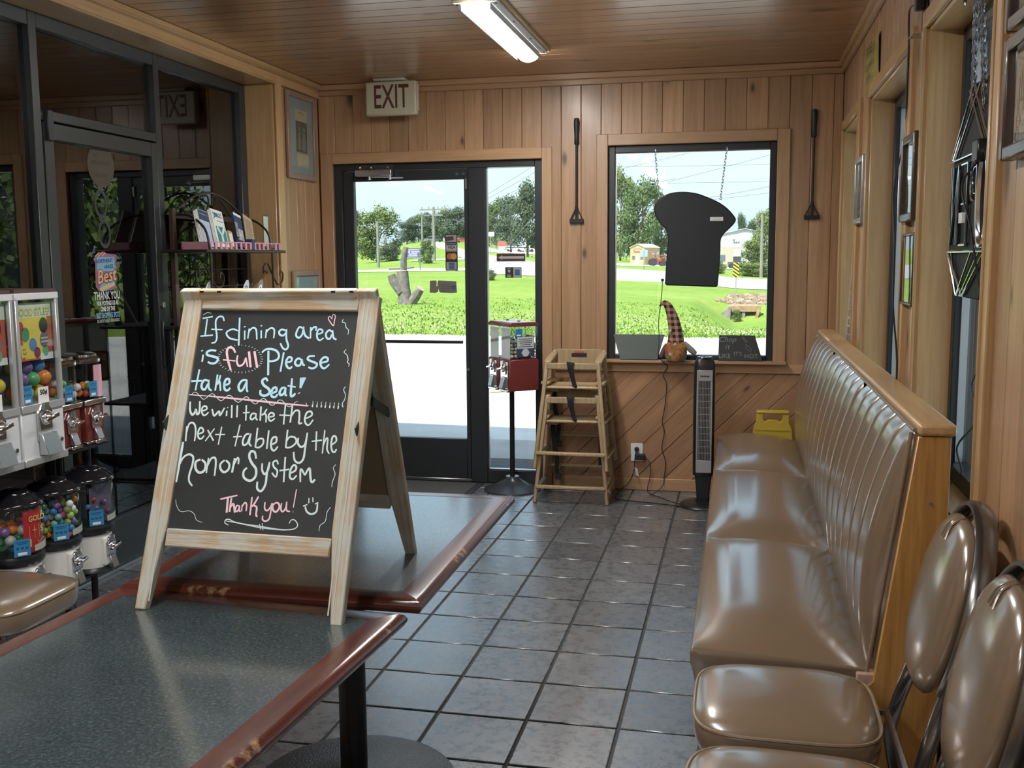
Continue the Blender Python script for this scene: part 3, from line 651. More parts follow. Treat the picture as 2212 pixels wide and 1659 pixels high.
def tree(th, D, H, W, kind, shape, label, group):
    p = AT(th, D); t = thing('tree', p, label, 'tree', group, rz=random.uniform(0, 6.28))
    f = bpy.data.objects.new('foliage', CROWNS[shape]); COL.objects.link(f); f.parent = t; f.scale = (W * 1.12, W * 1.12, H * 1.03)
    if not CROWNS[shape].materials: CROWNS[shape].materials.append(LEAF[0])
    f.material_slots[0].link = 'OBJECT'; f.material_slots[0].material = LEAF[kind]
    k = bpy.data.objects.new('trunk', TRUNKS[int(D) % 2]); COL.objects.link(k); k.parent = t; k.scale = (min(W, H) * .9, min(W, H) * .9, H)
    if not k.data.materials: k.data.materials.append(BARK)
    return t
GT = ['tree line on the hill', 'tall trees seen through the picture window', 'trees beyond the side parking']
for i, (th, D, H, W) in enumerate(TREES):
    if i == 0: tree(th, D, H, W * 1.05, 0, 0, 'broad light green tree standing alone on the lawn by a thin pole', None)
    elif i == 9: tree(th, D, H, W, 2, 2, 'big dark tree on a bare trunk seen through the sidelight', None)
    elif i < 13: tree(th, D, H, W * 1.25, 2 if i % 2 else 1, (i % 2) * 3, 'dense dark green tree in the line along the hill road', GT[0])
    elif i < 18: tree(th, D, H, W * 1.15, (0, 1, 1, 2, 2)[i - 13], (0, 3, 1, 0, 3)[i - 13], 'tall tree with open crown behind the yellow shop', GT[1])
    elif i in (20, 21): tree(th, D, H, W, 0, 1, 'light green bushy tree beside the white workshop', 'bushy trees beside the workshop')
    elif i < 23: tree(th, D, H, W, 2, 2, 'dark tree rising behind the white workshop roof', 'trees behind the workshop')
    else: tree(th, D, H, W, 1, i % 4, 'leafy tree beyond the lot seen past the side windows', GT[2])
for th, D, H, W in ((.33, 62, 12, 9), (.44, 50, 12, 9), (.53, 46, 12, 9), (.62, 45, 13, 10), (.72, 44, 12, 9), (.82, 46, 12, 10), (.95, 48, 12, 10), (1.1, 50, 12, 11)):
    tree(th, D, H, W, int(D) % 2, int(D) % 4, 'leafy tree beyond the lot seen past the side windows', GT[2])
# bush under the lone tree, and scrub by the culvert
def bush(name, p, W, H, kind, label, cat='bush', grp=None):
    t = thing(name, p, label, cat, grp)
    f = bpy.data.objects.new('foliage', CROWNS[1]); COL.objects.link(f); f.parent = t; f.scale = (W, W, H); f.location = (0, 0, -H * .12)
    f.material_slots[0].link = 'OBJECT'; f.material_slots[0].material = LEAF[kind]; return t
bush('bush', AT(PX(847), 146), 4.2, 2.6, 2, 'dark round bush at the foot of the lone light tree')
bush('bush', AT(PX(925), 118), 2.4, 3.0, 1, 'small sapling bush against the base of a utility pole')
bush('bush', Vector((-.15, 55.9, -2.0)), .75, .85, 1, 'weedy green bush in the mouth of the culvert')
for px, D in ((1520, 106), (1545, 108), (1612, 102), (1632, 103), (1655, 101)): bush('bush', AT(PX(px), D), 3.2, 1.5, 0, 'low scrubby weeds along the far edge of the road', 'weeds', 'roadside weeds')
bush('bush', AT(PX(1060), 62), 1.1, .7, 1, 'low tuft of dry weeds on the lawn by the road corner')

# grass blades on the nearer lawn, with clover heads
def blades(n, dmin, dmax, tmin, tmax, seed, h):
    rr = random.Random(seed); g = G()
    for i in range(n):
        D = dmin + (dmax - dmin) * rr.random() ** 1.6; th = rr.uniform(tmin, tmax); p = AT(th, D, -.02); a = rr.uniform(0, 3.14); s = rr.uniform(.02, .05); hh = h * rr.uniform(.5, 1.3)
        dx = Vector((cos(a) * s, sin(a) * s, 0)); tip = Vector((rr.uniform(-.06, .06), rr.uniform(-.06, .06), hh))
        g.face([p - dx, p + dx, p + tip])
    return g
gb = blades(9000, 22.8, 44, -.40, .12, 11, .08).build('grass', GRASS, smooth=False); tag(gb, 'long bright grass on the lawn past the parking lot', 'grass', kind='stuff')
rr = random.Random(3); g = G()
for i in range(1100):
    D = 23 + 9 * rr.random() ** 1.4; p = AT(rr.uniform(-.38, .10), D, rr.uniform(.06, .14)); s = rr.uniform(.010, .022)
    g.face([p + Vector((s, 0, 0)), p + Vector((0, 0, s)), p - Vector((s, 0, 0)), p - Vector((0, 0, s))])
tag(g.build('clover_flowers', mat('clover_white', (.48, .52, .40), .8), smooth=False), 'white clover heads dotted through the long grass', 'flowers', kind='stuff')

# ------------------------------------------------------------------ stump, poles, wires, signs, vehicles, buildings
p = AT(PX(878), 39); st = thing('tree_stump', p, 'tall grey sawn tree stump standing on the lawn', 'stump')
WOODG = mat('weathered_stump', (.14, .125, .115), .9, var=.45, vscale=6, bump=.9, bscale=14); CUT = mat('sawn_wood', (.32, .26, .20), .8)
k = 1 / 56.4
G().tube(spline([(.02, 0, -.1), (-.02, 0, .25), (-.08, 0, .75), (-.11, .02, 1.25)], 4), [.36, .32, .29, .27, .26, .25, .25, .24, .24, .23, .23, .22, .22], 12).build('trunk', WOODG, st)
G().tube(spline([(-.06, 0, 1.28), (-.04, 0, 1.7), (.06, 0, 2.15)], 3), [.13, .125, .12, .115, .11, .11, .105], 10).build('upper_stem', WOODG, st)
G().tube([(-.12, -.08, .45), (-.42, -.12, .85), (-.50, -.12, 1.10)], [.20, .18, .16], 10).build('sawn_limb', WOODG, st)
G().cyl((-.50, -.12, 1.10), (-.505, -.12, 1.115), .15, n=12).build('cut_face', CUT, st)
G().tube([(.18, 0, .02), (.42, -.05, .28), (.62, -.08, .58)], [.2, .18, .16], 10).build('sawn_limb', WOODG, st)
G().cyl((.62, -.08, .58), (.63, -.085, .592), .155, n=12).build('cut_face', CUT, st)
G().tube(spline([(-.62, -.06, 1.335), (-.1, 0, 1.345), (.35, 0, 1.385)], 4), .035, 8).build('crossbar', WOODG, st)
POLEM = mat('grey_pole_wood', (.20, .19, .175), .85, var=.2, vscale=4)
for i, (th, D, H) in enumerate(POLES):
    lab = ['thin pale pole in front of the lone light tree', 'utility pole with crossarms beside the hill road', 'slim dark pole behind the blue signboard', 'far dark pole on the skyline by the bare branches', 'weathered pole by the workshop seen through the picture window'][i]
    po = thing('utility_pole', AT(th, D), lab, 'pole'); r = max(.07, .0014 * D * (1.2 if i != 2 else .8))
    G().cyl((0, 0, -.3), (0, 0, H), r, r * .75, 8).build('shaft', POLEM, po)
    if i in (1, 3):
        for z, L in ((H - .3, 1.8), (H - 1.0, 1.2)): G().box(-L, L, -.08, .08, z - .09, z + .09).build('crossarm', POLEM, po)
        for x in (-1.5, -.6, .6, 1.5): G().cyl((x, 0, H - .2), (x, 0, H + .08), .06, n=6).build('insulator', POLEM, po)
WIREM = mat('wire', (.10, .11, .13), .6)
for i, (a, b) in enumerate(WIRES):
    a, b = Vector(a), Vector(b); d = b - a; a -= d * .45; b += d * .45; L = d.length; pts = [a.lerp(b, t / 10) - Vector((0, 0, .012 * L * 4 * (t / 10) * (1 - t / 10))) for t in range(11)]
    dist = (a.length + b.length) / 2
    tag(G().tube(pts, .00017 * dist + .004, 4).build('power_line', WIREM), 'thin sagging power line crossing the sky outside', 'cable', 'power lines over the road')
# blue signboard on posts
sg = thing('roadside_sign', AT(PX(896), 90), 'blue and white lettered signboard on two posts behind the stump', 'sign')
zb = 1.16
G().box(-.66, .66, -.03, .03, zb, zb + .80).build('board', mat('navy_sign', (.06, .07, .22), .5), sg)
g = G(); Mx = wallM(0, -.032, 0)
for z, tx, s in ((.68, 'Bailey Jewell Service', .135), (.49, 'TIRES  ALIGNMENT', .135), (.32, 'OIL CHANGE', .13), (.15, 'BRAKES SERVICE', .11)): g.text(tx, s, Mx @ Matrix.Translation((0, zb + z, 0)), .004, bold=.004)
g.build('lettering', mat('sign_white', (.8, .8, .82), .6), sg)
for x in (-.63, .63): G().box(x - .04, x + .04, -.04, .04, -.3, zb + .80).build('post', mat('post_dark', (.12, .12, .15), .6), sg)
# red topped monument sign and a white one
sg = thing('monument_sign', AT(PX(1087), 210), 'red topped roadside sign above a grey letter panel', 'sign')
G().box(-.95, .95, -.1, .1, 1.3, 2.25).build('red_panel', mat('sign_red', (.55, .09, .06), .5), sg, bevel=.3, seg=3); G().box(-.9, .9, -.1, .1, .5, 1.3).build('letter_panel', mat('sign_grey', (.30, .32, .32), .6), sg)
for x in (-.9, .9): G().box(x - .1, x + .1, -.1, .1, -.5, 1.4).build('post', mat('sign_post', (.35, .36, .35), .6), sg)
sg = thing('pole_sign', AT(PX(1063), 215), 'small white signboard on a single tall pole by the road', 'sign')
G().box(-.75, .75, -.08, .08, 3.2, 4.1).build('board', mat('sign_pale', (.68, .70, .74), .5), sg); G().cyl((0, 0, -.5), (0, 0, 3.2), .09, n=8).build('post', POLEM, sg)
def car(name, px, D, col, label, suv=False, rz=0., sc=1., cat='car'):
    c = thing(name, AT(PX(px), D, .05), label, cat, rz=rz); L, Wd = 2.25, .9; c.scale = (sc,) * 3
    hh = 1.75 if suv else 1.45
    body = [(-L, .35), (L, .35), (L, .85), (1.25, .98), (.55, hh - .02), (-1.5 if not suv else -2.0, hh), (-2.15, 1.0), (-L, .9)]
    G().ext(body, -Wd, Wd, MX((0, 0, 0), (1, 0, 0), (0, 0, 1))).build('body', mat('paint_%s' % label.split()[0], col, .3, coat=.5), c, bevel=.12, seg=2)
    G().ext([(1.05, 1.0), (.5, hh - .12), (-1.45 if not suv else -1.9, hh - .1), (-1.95, 1.02)], -Wd - .012, Wd + .012, MX((0, 0, 0), (1, 0, 0), (0, 0, 1))).build('side_windows', mat('car_glass', (.02, .025, .03), .1), c)
    G().box(-2.262, -2.24, -.72, .72, 1.0, hh - .2).build('rear_window', MATS['car_glass'], c)
    for x in (-1.4, 1.4):
        for y in (-.88, .88): G().lathe([(.18, -.1), (.34, -.1), (.36, -.05), (.36, .05), (.34, .1), (.18, .1)], 14, Matrix.Translation((x, y, .34)) @ Matrix.Rotation(pi / 2, 4, 'X')).build('wheel', mat('tyre', (.02, .02, .02), .8), c)
    return c
car('pickup_van', 943, 318, (.10, .12, .13), 'dark boxy van driving up the hill road', True, rz=radians(74), sc=1.05, cat='van')
car('parked_car', 1112, 268, (.7, .71, .72), 'white car parked under the big dark tree', rz=.1); car('parked_car', 1136, 272, (.62, .64, .67), 'pale silver car parked beyond the white one', rz=-.1)
car('parked_car', 1162, 262, (.72, .73, .74), 'bright white car parked at the sidelight edge', True, rz=.3); car('parked_car', 1004, 330, (.45, .05, .06), 'red car far up the hill road', rz=.2)
# yellow metal shop
SHOP = mat('yellow_siding', (.40, .32, .14), .6, var=.06, vscale=1); ROOFM = mat('pale_metal_roof', (.42, .44, .46), .5)
sh = thing('metal_shop', AT(PX(1377), 190, -.05), 'pale yellow metal shop building with a small red sign', 'building', rz=radians(-14))
prof_ = [(-1.4, 0), (1.4, 0), (1.4, 3.25), (0, 3.85), (-1.4, 3.25)]
G().ext(prof_, 0, -8.5, MX((0, 0, 0), (1, 0, 0), (0, 0, 1))).build('walls', SHOP, sh)
rib = G()
for i in range(28): rib.box(1.40, 1.43, .1 + i * .3, .16 + i * .3, 0, 3.2)
rib.build('siding_ribs', SHOP, sh)
G().bar((-1.55, 4.2, 3.24), (0, 4.2, 3.92), .08, 8.8, (0, 1, 0)).bar((0, 4.2, 3.92), (1.55, 4.2, 3.24), .08, 8.8, (0, 1, 0)).build('roof', ROOFM, sh)
G().box(-.75, .75, -.12, -.02, 2.45, 3.05).build('wall_sign', mat('dark_red_sign', (.35, .10, .08), .5), sh); G().text('SERVICE', .30, wallM(0, -.122, 2.75), .004).build('sign_lettering', MATS['sign_white'], sh)
for x in (-.75, .85): G().box(x - .28, x + .28, -.03, 0, 1.05, 1.75).build('window', mat('shop_glass', (.10, .12, .14), .2), sh)
G().box(-.30, .20, -.03, 0, 0, 1.75).build('door', mat('door_cream', (.72, .68, .55), .5), sh)
G().box(1.40, 1.46, 3.5, 8.0, 2.0, 2.5).build('awning_sign', mat('awning_grey', (.42, .46, .47), .5), sh)
# white workshop
wk = thing('workshop', AT(PX(1606), 200, -.1), 'large white metal workshop with open roll-up door and dark bay', 'building', rz=radians(8))
G().ext([(-5.5, 0), (5.5, 0), (5.5, 6.3), (0, 7.3), (-5.5, 6.3)], 0, -14, MX((0, 0, 0), (1, 0, 0), (0, 0, 1))).build('walls', mat('white_siding', (.36, .38, .39), .6), wk)
G().bar((-5.8, 7, 6.3), (0, 7, 7.42), .12, 14.6, (0, 1, 0)).bar((0, 7, 7.42), (5.8, 7, 6.3), .12, 14.6, (0, 1, 0)).build('roof', ROOFM, wk)
G().box(-5.6, 5.6, -.25, -.02, 0, 4.0).build('lower_siding', mat('cream_siding', (.33, .31, .22), .6), wk)
G().box(-2.1, 1.9, -.32, -.24, 0, 3.6).build('bay_shade_panel', mat('bay_shade', (.03, .035, .04), .8), wk); G().box(-2.1, 1.9, -.40, -.30, 2.2, 3.6).build('roll_up_door', mat('roll_door', (.50, .55, .60), .5), wk)  # dark panel stands in for the shade inside the open bay
for i in range(6): G().box(-2.1, 1.9, -.42, -.40, 2.25 + i * .22, 2.30 + i * .22).build('door_slat', MATS['roll_door'], wk)
G().box(-4.6, -3.6, -.30, -.24, 1.3, 2.5).build('window', MATS['shop_glass'], wk)
g = G()
for x, z in ((-2.0, 5.3), (-1.9, 4.85), (-1.5, 4.85), (-1.1, 4.85)): g.box(x - .14, x + .14, -.04, 0, z - .15, z + .15)
g.build('gable_vents', MATS['shop_glass'], wk)
# red machinery by the shop
MR2 = mat('tractor_red', (.30, .06, .055), .5)
for px, s, lab in ((1419, 1.0, 'red farm tractor parked beside the yellow shop'), (1438, .8, 'smaller red farm machine half hidden beyond the tractor')):
    tr = thing('tractor', AT(PX(px), 178, .02), lab, 'tractor', rz=.25); tr.scale = (s,) * 3
    G().box(-.2, 1.5, -.35, .35, .7, 1.35).build('bonnet', MR2, tr, bevel=.1, seg=2); G().box(-1.1, -.2, -.5, .5, .6, 1.3).build('body', MR2, tr, bevel=.1, seg=2)
    for x in (-1.1, -.25):
        for y in (-.5, .5): G().bar((x, y, 1.2), (x, y, 2.3), .08, .08).build('roof_post', MR2, tr)
    G().box(-1.25, -.1, -.6, .6, 2.28, 2.42).build('roof', MR2, tr, bevel=.04)
    for x, r in ((-.75, .68), (1.15, .45)):
        for y in (-.62, .62): G().lathe([(r * .4, -.14), (r * .95, -.14), (r, -.06), (r, .06), (r * .95, .14), (r * .4, .14)], 16, Matrix.Translation((x, y, r)) @ Matrix.Rotation(pi / 2, 4, 'X')).build('wheel', MATS['tyre'], tr)
tk = thing('flatbed_truck', AT(PX(1592), 176, .02), 'dark truck parked in front of the workshop bay', 'truck', rz=.1)
G().box(-1.6, .6, -.8, .8, .7, 1.15).build('bed', mat('truck_dark', (.06, .07, .08), .4), tk); G().ext([(.6, .6), (2.3, .6), (2.3, 1.2), (1.6, 1.35), (1.3, 2.0), (.6, 2.0)], -.8, .8, MX((0, 0, 0), (1, 0, 0), (0, 0, 1))).build('cab', mat('truck_pale', (.4, .43, .46), .4), tk, bevel=.06)
for x in (-1.0, 1.6): 
    for y in (-.78, .78): G().lathe([(.2, -.12), (.45, -.12), (.48, 0), (.45, .12), (.2, .12)], 14, Matrix.Translation((x, y, .46)) @ Matrix.Rotation(pi / 2, 4, 'X')).build('wheel', MATS['tyre'], tk)
# road sign on a post at the shop
rs = thing('road_sign', AT(PX(1391), 112), 'small blue road sign on a thin post by the yellow shop', 'sign'); G().cyl((0, 0, -.3), (0, 0, 2.1), .05, n=6).build('post', POLEM, rs); G().box(-.4, .4, -.03, .03, 1.35, 2.1).build('panel', mat('sign_blue', (.25, .38, .52), .5), rs, bevel=.02)
# object marker at the culvert
mk = thing('hazard_marker', AT(PX(1589), 58, .0), 'yellow and black striped hazard marker on a steel post', 'sign')
zt = (690 - 573) / 37.9 + .3 - .9
G().cyl((0, 0, -.4), (0, 0, 2.30), .028, n=8).build('post', mat('galvanised_post', (.42, .44, .44), .4, .6), mk)
zm = 1.55; G().box(-.165, .165, -.045, -.03, zm, zm + .80).build('panel', mat('marker_yellow', (.55, .42, .03), .5), mk)
g = G()
for i in range(-3, 6):
    pol = clip_poly([(-.3, zm + i * .19), (.3, zm + i * .19 - .42), (.3, zm + i * .19 - .33), (-.3, zm + i * .19 + .09)], -.165, .165, zm, zm + .80)
    if len(pol) > 2: g.face([(x, -.0465, z) for x, z in pol])
g.build('stripes', mat('marker_black', (.015, .015, .015), .5), mk)
# culvert
CON = mat('old_concrete', (.20, .19, .175), .9, var=.25, vscale=3); RUST = mat('stained_concrete', (.30, .20, .115), .9, var=.3, vscale=4)
cv = thing('culvert', Vector((.15, 56.9, -1.05)), 'concrete culvert with a sloping wing wall in the ditch', 'culvert')
G().box(-.75, .85, -.5, 1.2, -.34, .02).build('deck_slab', RUST, cv, bevel=.03); G().ext([(-1.55, -.95), (-.62, -.95), (-.62, -.02), (-.74, -.02), (-1.55, -.80)], 0, .18, MX((0, -.55, 0), (1, 0, 0), (0, 0, 1))).build('wing_wall', CON, cv, bevel=.02)
G().box(-.02, .14, -.45, .9, -1.1, -.34).build('pier', CON, cv); G().ext([(.55, -.95), (.70, -.95), (1.0, -.02), (.82, -.02)], 0, .2, MX((0, -.4, 0), (1, 0, 0), (0, 0, 1))).build('wing_wall', RUST, cv)
G().box(-.7, .7, .25, .3, -1.1, -.34).build('barrel_shade_sheet', mat('culvert_shade', (.02, .022, .02), .9), cv)  # dark sheet stands in for the shade inside the culvert
g = G(); rr = random.Random(8)
for i in range(420):
    th, D = PX(rr.uniform(1545, 1665)), rr.uniform(58.0, 66)
    p = AT(th, D, .03); s = rr.uniform(.06, .17); R3 = Matrix.Translation(p) @ Euler((rr.uniform(-.4, .4), rr.uniform(-.4, .4), rr.uniform(0, 3))).to_matrix().to_4x4()
    if PX(1600) - .012 < th or D < 60: g.cbox((0, 0, 0), (s * 2, s * 1.4, s), R3)
tag(g.build('riprap_rubble', SANDM, smooth=False), 'scattered tan rubble around the culvert', 'rubble', kind='stuff')
# ------------------------------------------------------------------ ceiling lamps: one in view, the others added as fill
LAMPM, n_, l_, b_ = new_mat('lamp_diffuser'); b_.inputs['Base Color'].default_value = (.85, .87, .88, 1); b_.inputs['Roughness'].default_value = .4
b_.inputs['Emission Color'].default_value = (1.0, .98, .96, 1); b_.inputs['Emission Strength'].default_value = LAMP
def lamp(x, y, label, rz=0.):
    t = thing('ceiling_lamp', (x, y, ZC), label, 'lamp', rz=rz)
    G().box(-.118, .118, -.66, .66, -.020, 0).build('backing_board', wood('lamp_board', (.62, .44, .22), (.50, .33, .15), 'Y', rough=.45), t, bevel=.003)
    h = G().box(-.105, .105, -.62, .62, -.034, -.020).build('housing', mat('lamp_housing', (.62, .64, .62), .45), t, bevel=.003)
    for yy in (-.58, -.2, .2, .58):
        for xx in (-.092, .092): G().cyl((xx, yy, -.0345), (xx, yy, -.038), .005, n=8).build('screw', BLACKM, h)
    for s in (-1, 1): G().bar((s * .068, -.60, -.050), (s * .068, .60, -.050), .006, .03).build('edge_rail', STEEL, t)
    prof = [(.062 * cos(a), -.036 - .062 * .72 * sin(a)) for a in [pi * i / 14 for i in range(15)]]
    g = G(); ends = [-.615, -.600, .600, .615]; sc = [.86, 1, 1, .86]
    g.ring_strip([[Vector((p[0] * k, yy, -.036 + (p[1] + .036) * k)) for p in prof] for yy, k in zip(ends, sc)], False)
    for yy, k in ((ends[0], sc[0]), (ends[-1], sc[-1])): g.face([Vector((p[0] * k, yy, -.036 + (p[1] + .036) * k)) for p in prof])
    g.build('diffuser', LAMPM, t)
    return t
lamp(-1.20, 5.255, 'long fluorescent ceiling lamp with wooden backing board, lit')
for y, w_ in ((2.4, 'over the near table'), (-.4, 'behind the viewer'), (-3.0, 'at the rear end of the room')): lamp(-1.20, y, 'unlit-looking unseen white fill lamp added '.replace('unlit-looking ', '') + w_)  # unseen lamps added to brighten the room and the near table

# ------------------------------------------------------------------ dining tables
LAM, n_, l_, b_ = new_mat('slate_green_laminate')
tc = n_.new('ShaderNodeTexCoord')
na = n_.new('ShaderNodeTexNoise'); na.inputs['Scale'].default_value = 150; na.inputs['Detail'].default_value = 5; na.inputs['Roughness'].default_value = .7; l_.new(tc.outputs['Object'], na.inputs['Vector'])
nb = n_.new('ShaderNodeTexNoise'); nb.inputs['Scale'].default_value = 7; nb.inputs['Detail'].default_value = 6; l_.new(tc.outputs['Object'], nb.inputs['Vector'])
c_ = ramp(n_, l_, na.outputs[0], (.40, (.010, .019, .023)), (.53, (.032, .052, .058)), (.72, (.17, .21, .215)))
c_ = mixc(n_, l_, .35, c_, ramp(n_, l_, nb.outputs[0], (.3, (.016, .028, .034)), (.7, (.050, .072, .078))))
l_.new(c_, b_.inputs['Base Color']); b_.inputs['Roughness'].default_value = .32; b_.inputs['Coat Weight'].default_value = .9; b_.inputs['Coat IOR'].default_value = 2.0; b_.inputs['Coat Roughness'].default_value = .13
bp = n_.new('ShaderNodeBump'); bp.inputs['Strength'].default_value = .22; bp.inputs['Distance'].default_value = .002; l_.new(na.outputs[0], bp.inputs['Height']); l_.new(bp.outputs[0], b_.inputs['Normal'])
def mahogany(name, axis):
    """red-brown edge with bare worn patches along the outer corner"""
    m = wood(name, (.095, .025, .015), (.055, .013, .008), axis, rough=.25, coat=.5, var=.05)
    n, l = m.node_tree.nodes, m.node_tree.links; b = n['Principled BSDF']
    src = b.inputs['Base Color'].links[0].from_socket
    tc = n.new('ShaderNodeTexCoord'); nz = n.new('ShaderNodeTexNoise'); nz.inputs['Scale'].default_value = 3.2; nz.inputs['Detail'].default_value = 3; l.new(tc.outputs['Object'], nz.inputs['Vector'])
    n2 = n.new('ShaderNodeTexNoise'); n2.inputs['Scale'].default_value = 60; n2.inputs['Detail'].default_value = 3; l.new(tc.outputs['Object'], n2.inputs['Vector'])
    at = n.new('ShaderNodeAttribute'); at.attribute_name = 'wear'
    f = math_node(n, l, 'ADD', math_node(n, l, 'MULTIPLY', nz.outputs[0], 2.2), math_node(n, l, 'MULTIPLY', n2.outputs[0], .5))
    f = math_node(n, l, 'MULTIPLY', ramp(n, l, math_node(n, l, 'MULTIPLY', f, .5), (.82, (0, 0, 0)), (.90, (1, 1, 1))), at.outputs['Fac'])
    l.new(mixc(n, l, f, src, (.38, .25, .13)), b.inputs['Base Color']); return m
MAH_X, MAH_Y = mahogany('mahogany_edge_across', 'X'), mahogany('mahogany_edge_along', 'Y')
def edge_board(name, L, m, parent, axis, pos, sgn):
    """mitred edge board, bullnosed outside; profile across, length L"""
    W_, T = .062, .034
    prof = [(0, 0), (W_ - .018, 0), (W_ - .010, -.002), (W_ - .003, -.006), (W_ + .002, -.013), (W_ + .002, -.020), (W_ - .004, -.030), (W_ - .012, -T), (0, -T)]
    wear = [0, .1, .9, 1, .8, .3, 0, 0, 0]
    g = G(); lay = None; N = 24; rings = []
    for i in range(N + 1):
        t = i / N - .5
        rings.append([(p[0], t * (L - 2 * W_ + 2 * p[0]), p[1]) for p in prof])
    vs = [[g.bm.verts.new(p) for p in r] for r in rings]
    for i in range(N):
        for j in range(len(prof)): k = (j + 1) % len(prof); g.bm.faces.new((vs[i][j], vs[i][k], vs[i + 1][k], vs[i + 1][j]))
    g.bm.faces.new(vs[0][::-1]); g.bm.faces.new(vs[-1])
    o = g.build(name, m, parent); a = o.data.attributes.new('wear', 'FLOAT', 'POINT')
    for i in range(N + 1):
        for j in range(len(prof)): a.data[i * len(prof) + j].value = wear[j]
    o.location = pos; o.rotation_euler = (0, 0, {'+x': 0, '+y': pi / 2, '-x': pi, '-y': -pi / 2}[axis]); return o
def table(cx, cy, z, rz, wdt, dep, label):
    t = thing('dining_table', (cx, cy, 0), label, 'table', rz=rz); W_ = .062
    G().box(-wdt / 2 + W_, wdt / 2 - W_, -dep / 2 + W_, dep / 2 - W_, z - .030, z - .0006).build('table_top', LAM, t)
    edge_board('edge_board', dep, MAH_Y, t, '+x', (wdt / 2 - W_, 0, z), 1); edge_board('edge_board', dep, MAH_Y, t, '-x', (-wdt / 2 + W_, 0, z), 1)
    edge_board('edge_board', wdt, MAH_Y, t, '+y', (0, dep / 2 - W_, z), 1); edge_board('edge_board', wdt, MAH_Y, t, '-y', (0, -dep / 2 + W_, z), 1)
    G().cyl((0, 0, .03), (0, 0, z - .045), .040, n=24).build('column', BLACK, t)
    G().box(-.25, .25, -.03, .03, z - .052, z - .034).box(-.03, .03, -.25, .25, z - .052, z - .034).build('spider', BLACKM, t)
    G().lathe([(.0, .052), (.055, .050), (.075, .040), (.16, .031), (.26, .022), (.300, .012), (.305, 0)], 48).build('base', mat('cast_iron_base', (.035, .038, .042), .38, bump=.35, bscale=160), t)
    return t
table(-1.087, 2.682, .772, radians(.9), .758, 1.075, 'dining table with scuffed mahogany edge under the rear legs of the chalkboard')
table(-1.130, 1.595, .760, radians(-3.5), .758, 1.070, 'dining table with slate green top under the front legs of the chalkboard')

# ------------------------------------------------------------------ chalkboard A-frame
def distressed(name, axis):
    m = wood(name, (.50, .38, .24), (.37, .26, .15), axis, scale=1.5, rough=.7, coat=0, var=.06)
    n, l = m.node_tree.nodes, m.node_tree.links; b = n['Principled BSDF']; src = b.inputs['Base Color'].links[0].from_socket
    tc = n.new('ShaderNodeTexCoord'); mp = n.new('ShaderNodeMapping'); s = {'X': (3.5, 60, 60), 'Z': (60, 60, 3.5)}[axis]; mp.inputs['Scale'].default_value = s
    oi = n.new('ShaderNodeObjectInfo'); ad = n.new('ShaderNodeVectorMath'); l.new(tc.outputs['Object'], ad.inputs[0]); l.new(oi.outputs['Random'], ad.inputs[1]); l.new(ad.outputs[0], mp.inputs[0])
    nz = n.new('ShaderNodeTexNoise'); nz.inputs['Scale'].default_value = 1; nz.inputs['Detail'].default_value = 6; nz.inputs['Roughness'].default_value = .7; l.new(mp.outputs[0], nz.inputs['Vector'])
    n2 = n.new('ShaderNodeTexNoise'); n2.inputs['Scale'].default_value = 9; n2.inputs['Detail'].default_value = 3; l.new(ad.outputs[0], n2.inputs['Vector'])
    f = ramp(n, l, math_node(n, l, 'ADD', math_node(n, l, 'MULTIPLY', nz.outputs[0], .6), math_node(n, l, 'MULTIPLY', n2.outputs[0], .4)), (.46, (0, 0, 0)), (.55, (.9, .9, .9)))
    c = mixc(n, l, f, src, (.50, .52, .46)); 
    g2 = ramp(n, l, n2.outputs[0], (.56, (0, 0, 0)), (.66, (.5, .5, .5))); c = mixc(n, l, g2, c, (.36, .33, .29))
    l.new(c, b.inputs['Base Color']); bp = b.inputs['Normal'].links[0].from_node; bp.inputs['Strength'].default_value = .5; l.new(nz.outputs[0], bp.inputs['Height']); return m
DZ, DX = distressed('distressed_wood_upright', 'Z'), distressed('distressed_wood_rail', 'X')
ab = thing('chalkboard_sign', (-1.083, 2.27, .766), 'weathered wooden A-frame chalkboard with blue, white and pink handwriting standing on the tables', 'sign')
HB = .706; LEAN = .270; SL = hypot(HB, LEAN)           # height of the top, how far the front feet stand forward
wb_, wt_ = .2525, .2525                                 # half widths at the feet and at the top
up_f = Vector((.013, LEAN, HB)).normalized()   # the old frame stands slightly racked
FM = MX((0, -LEAN, -.006), (1, 0, 0), up_f)             # front panel plane: x across, y up the slope, z towards the viewer
RM = MX((0, LEAN - .005, .006), (-1, 0, 0), Vector((0, -LEAN + .02, HB - .012)).normalized())
def hw(y): return wb_ + (wt_ - wb_) * y / SL
LW = .049
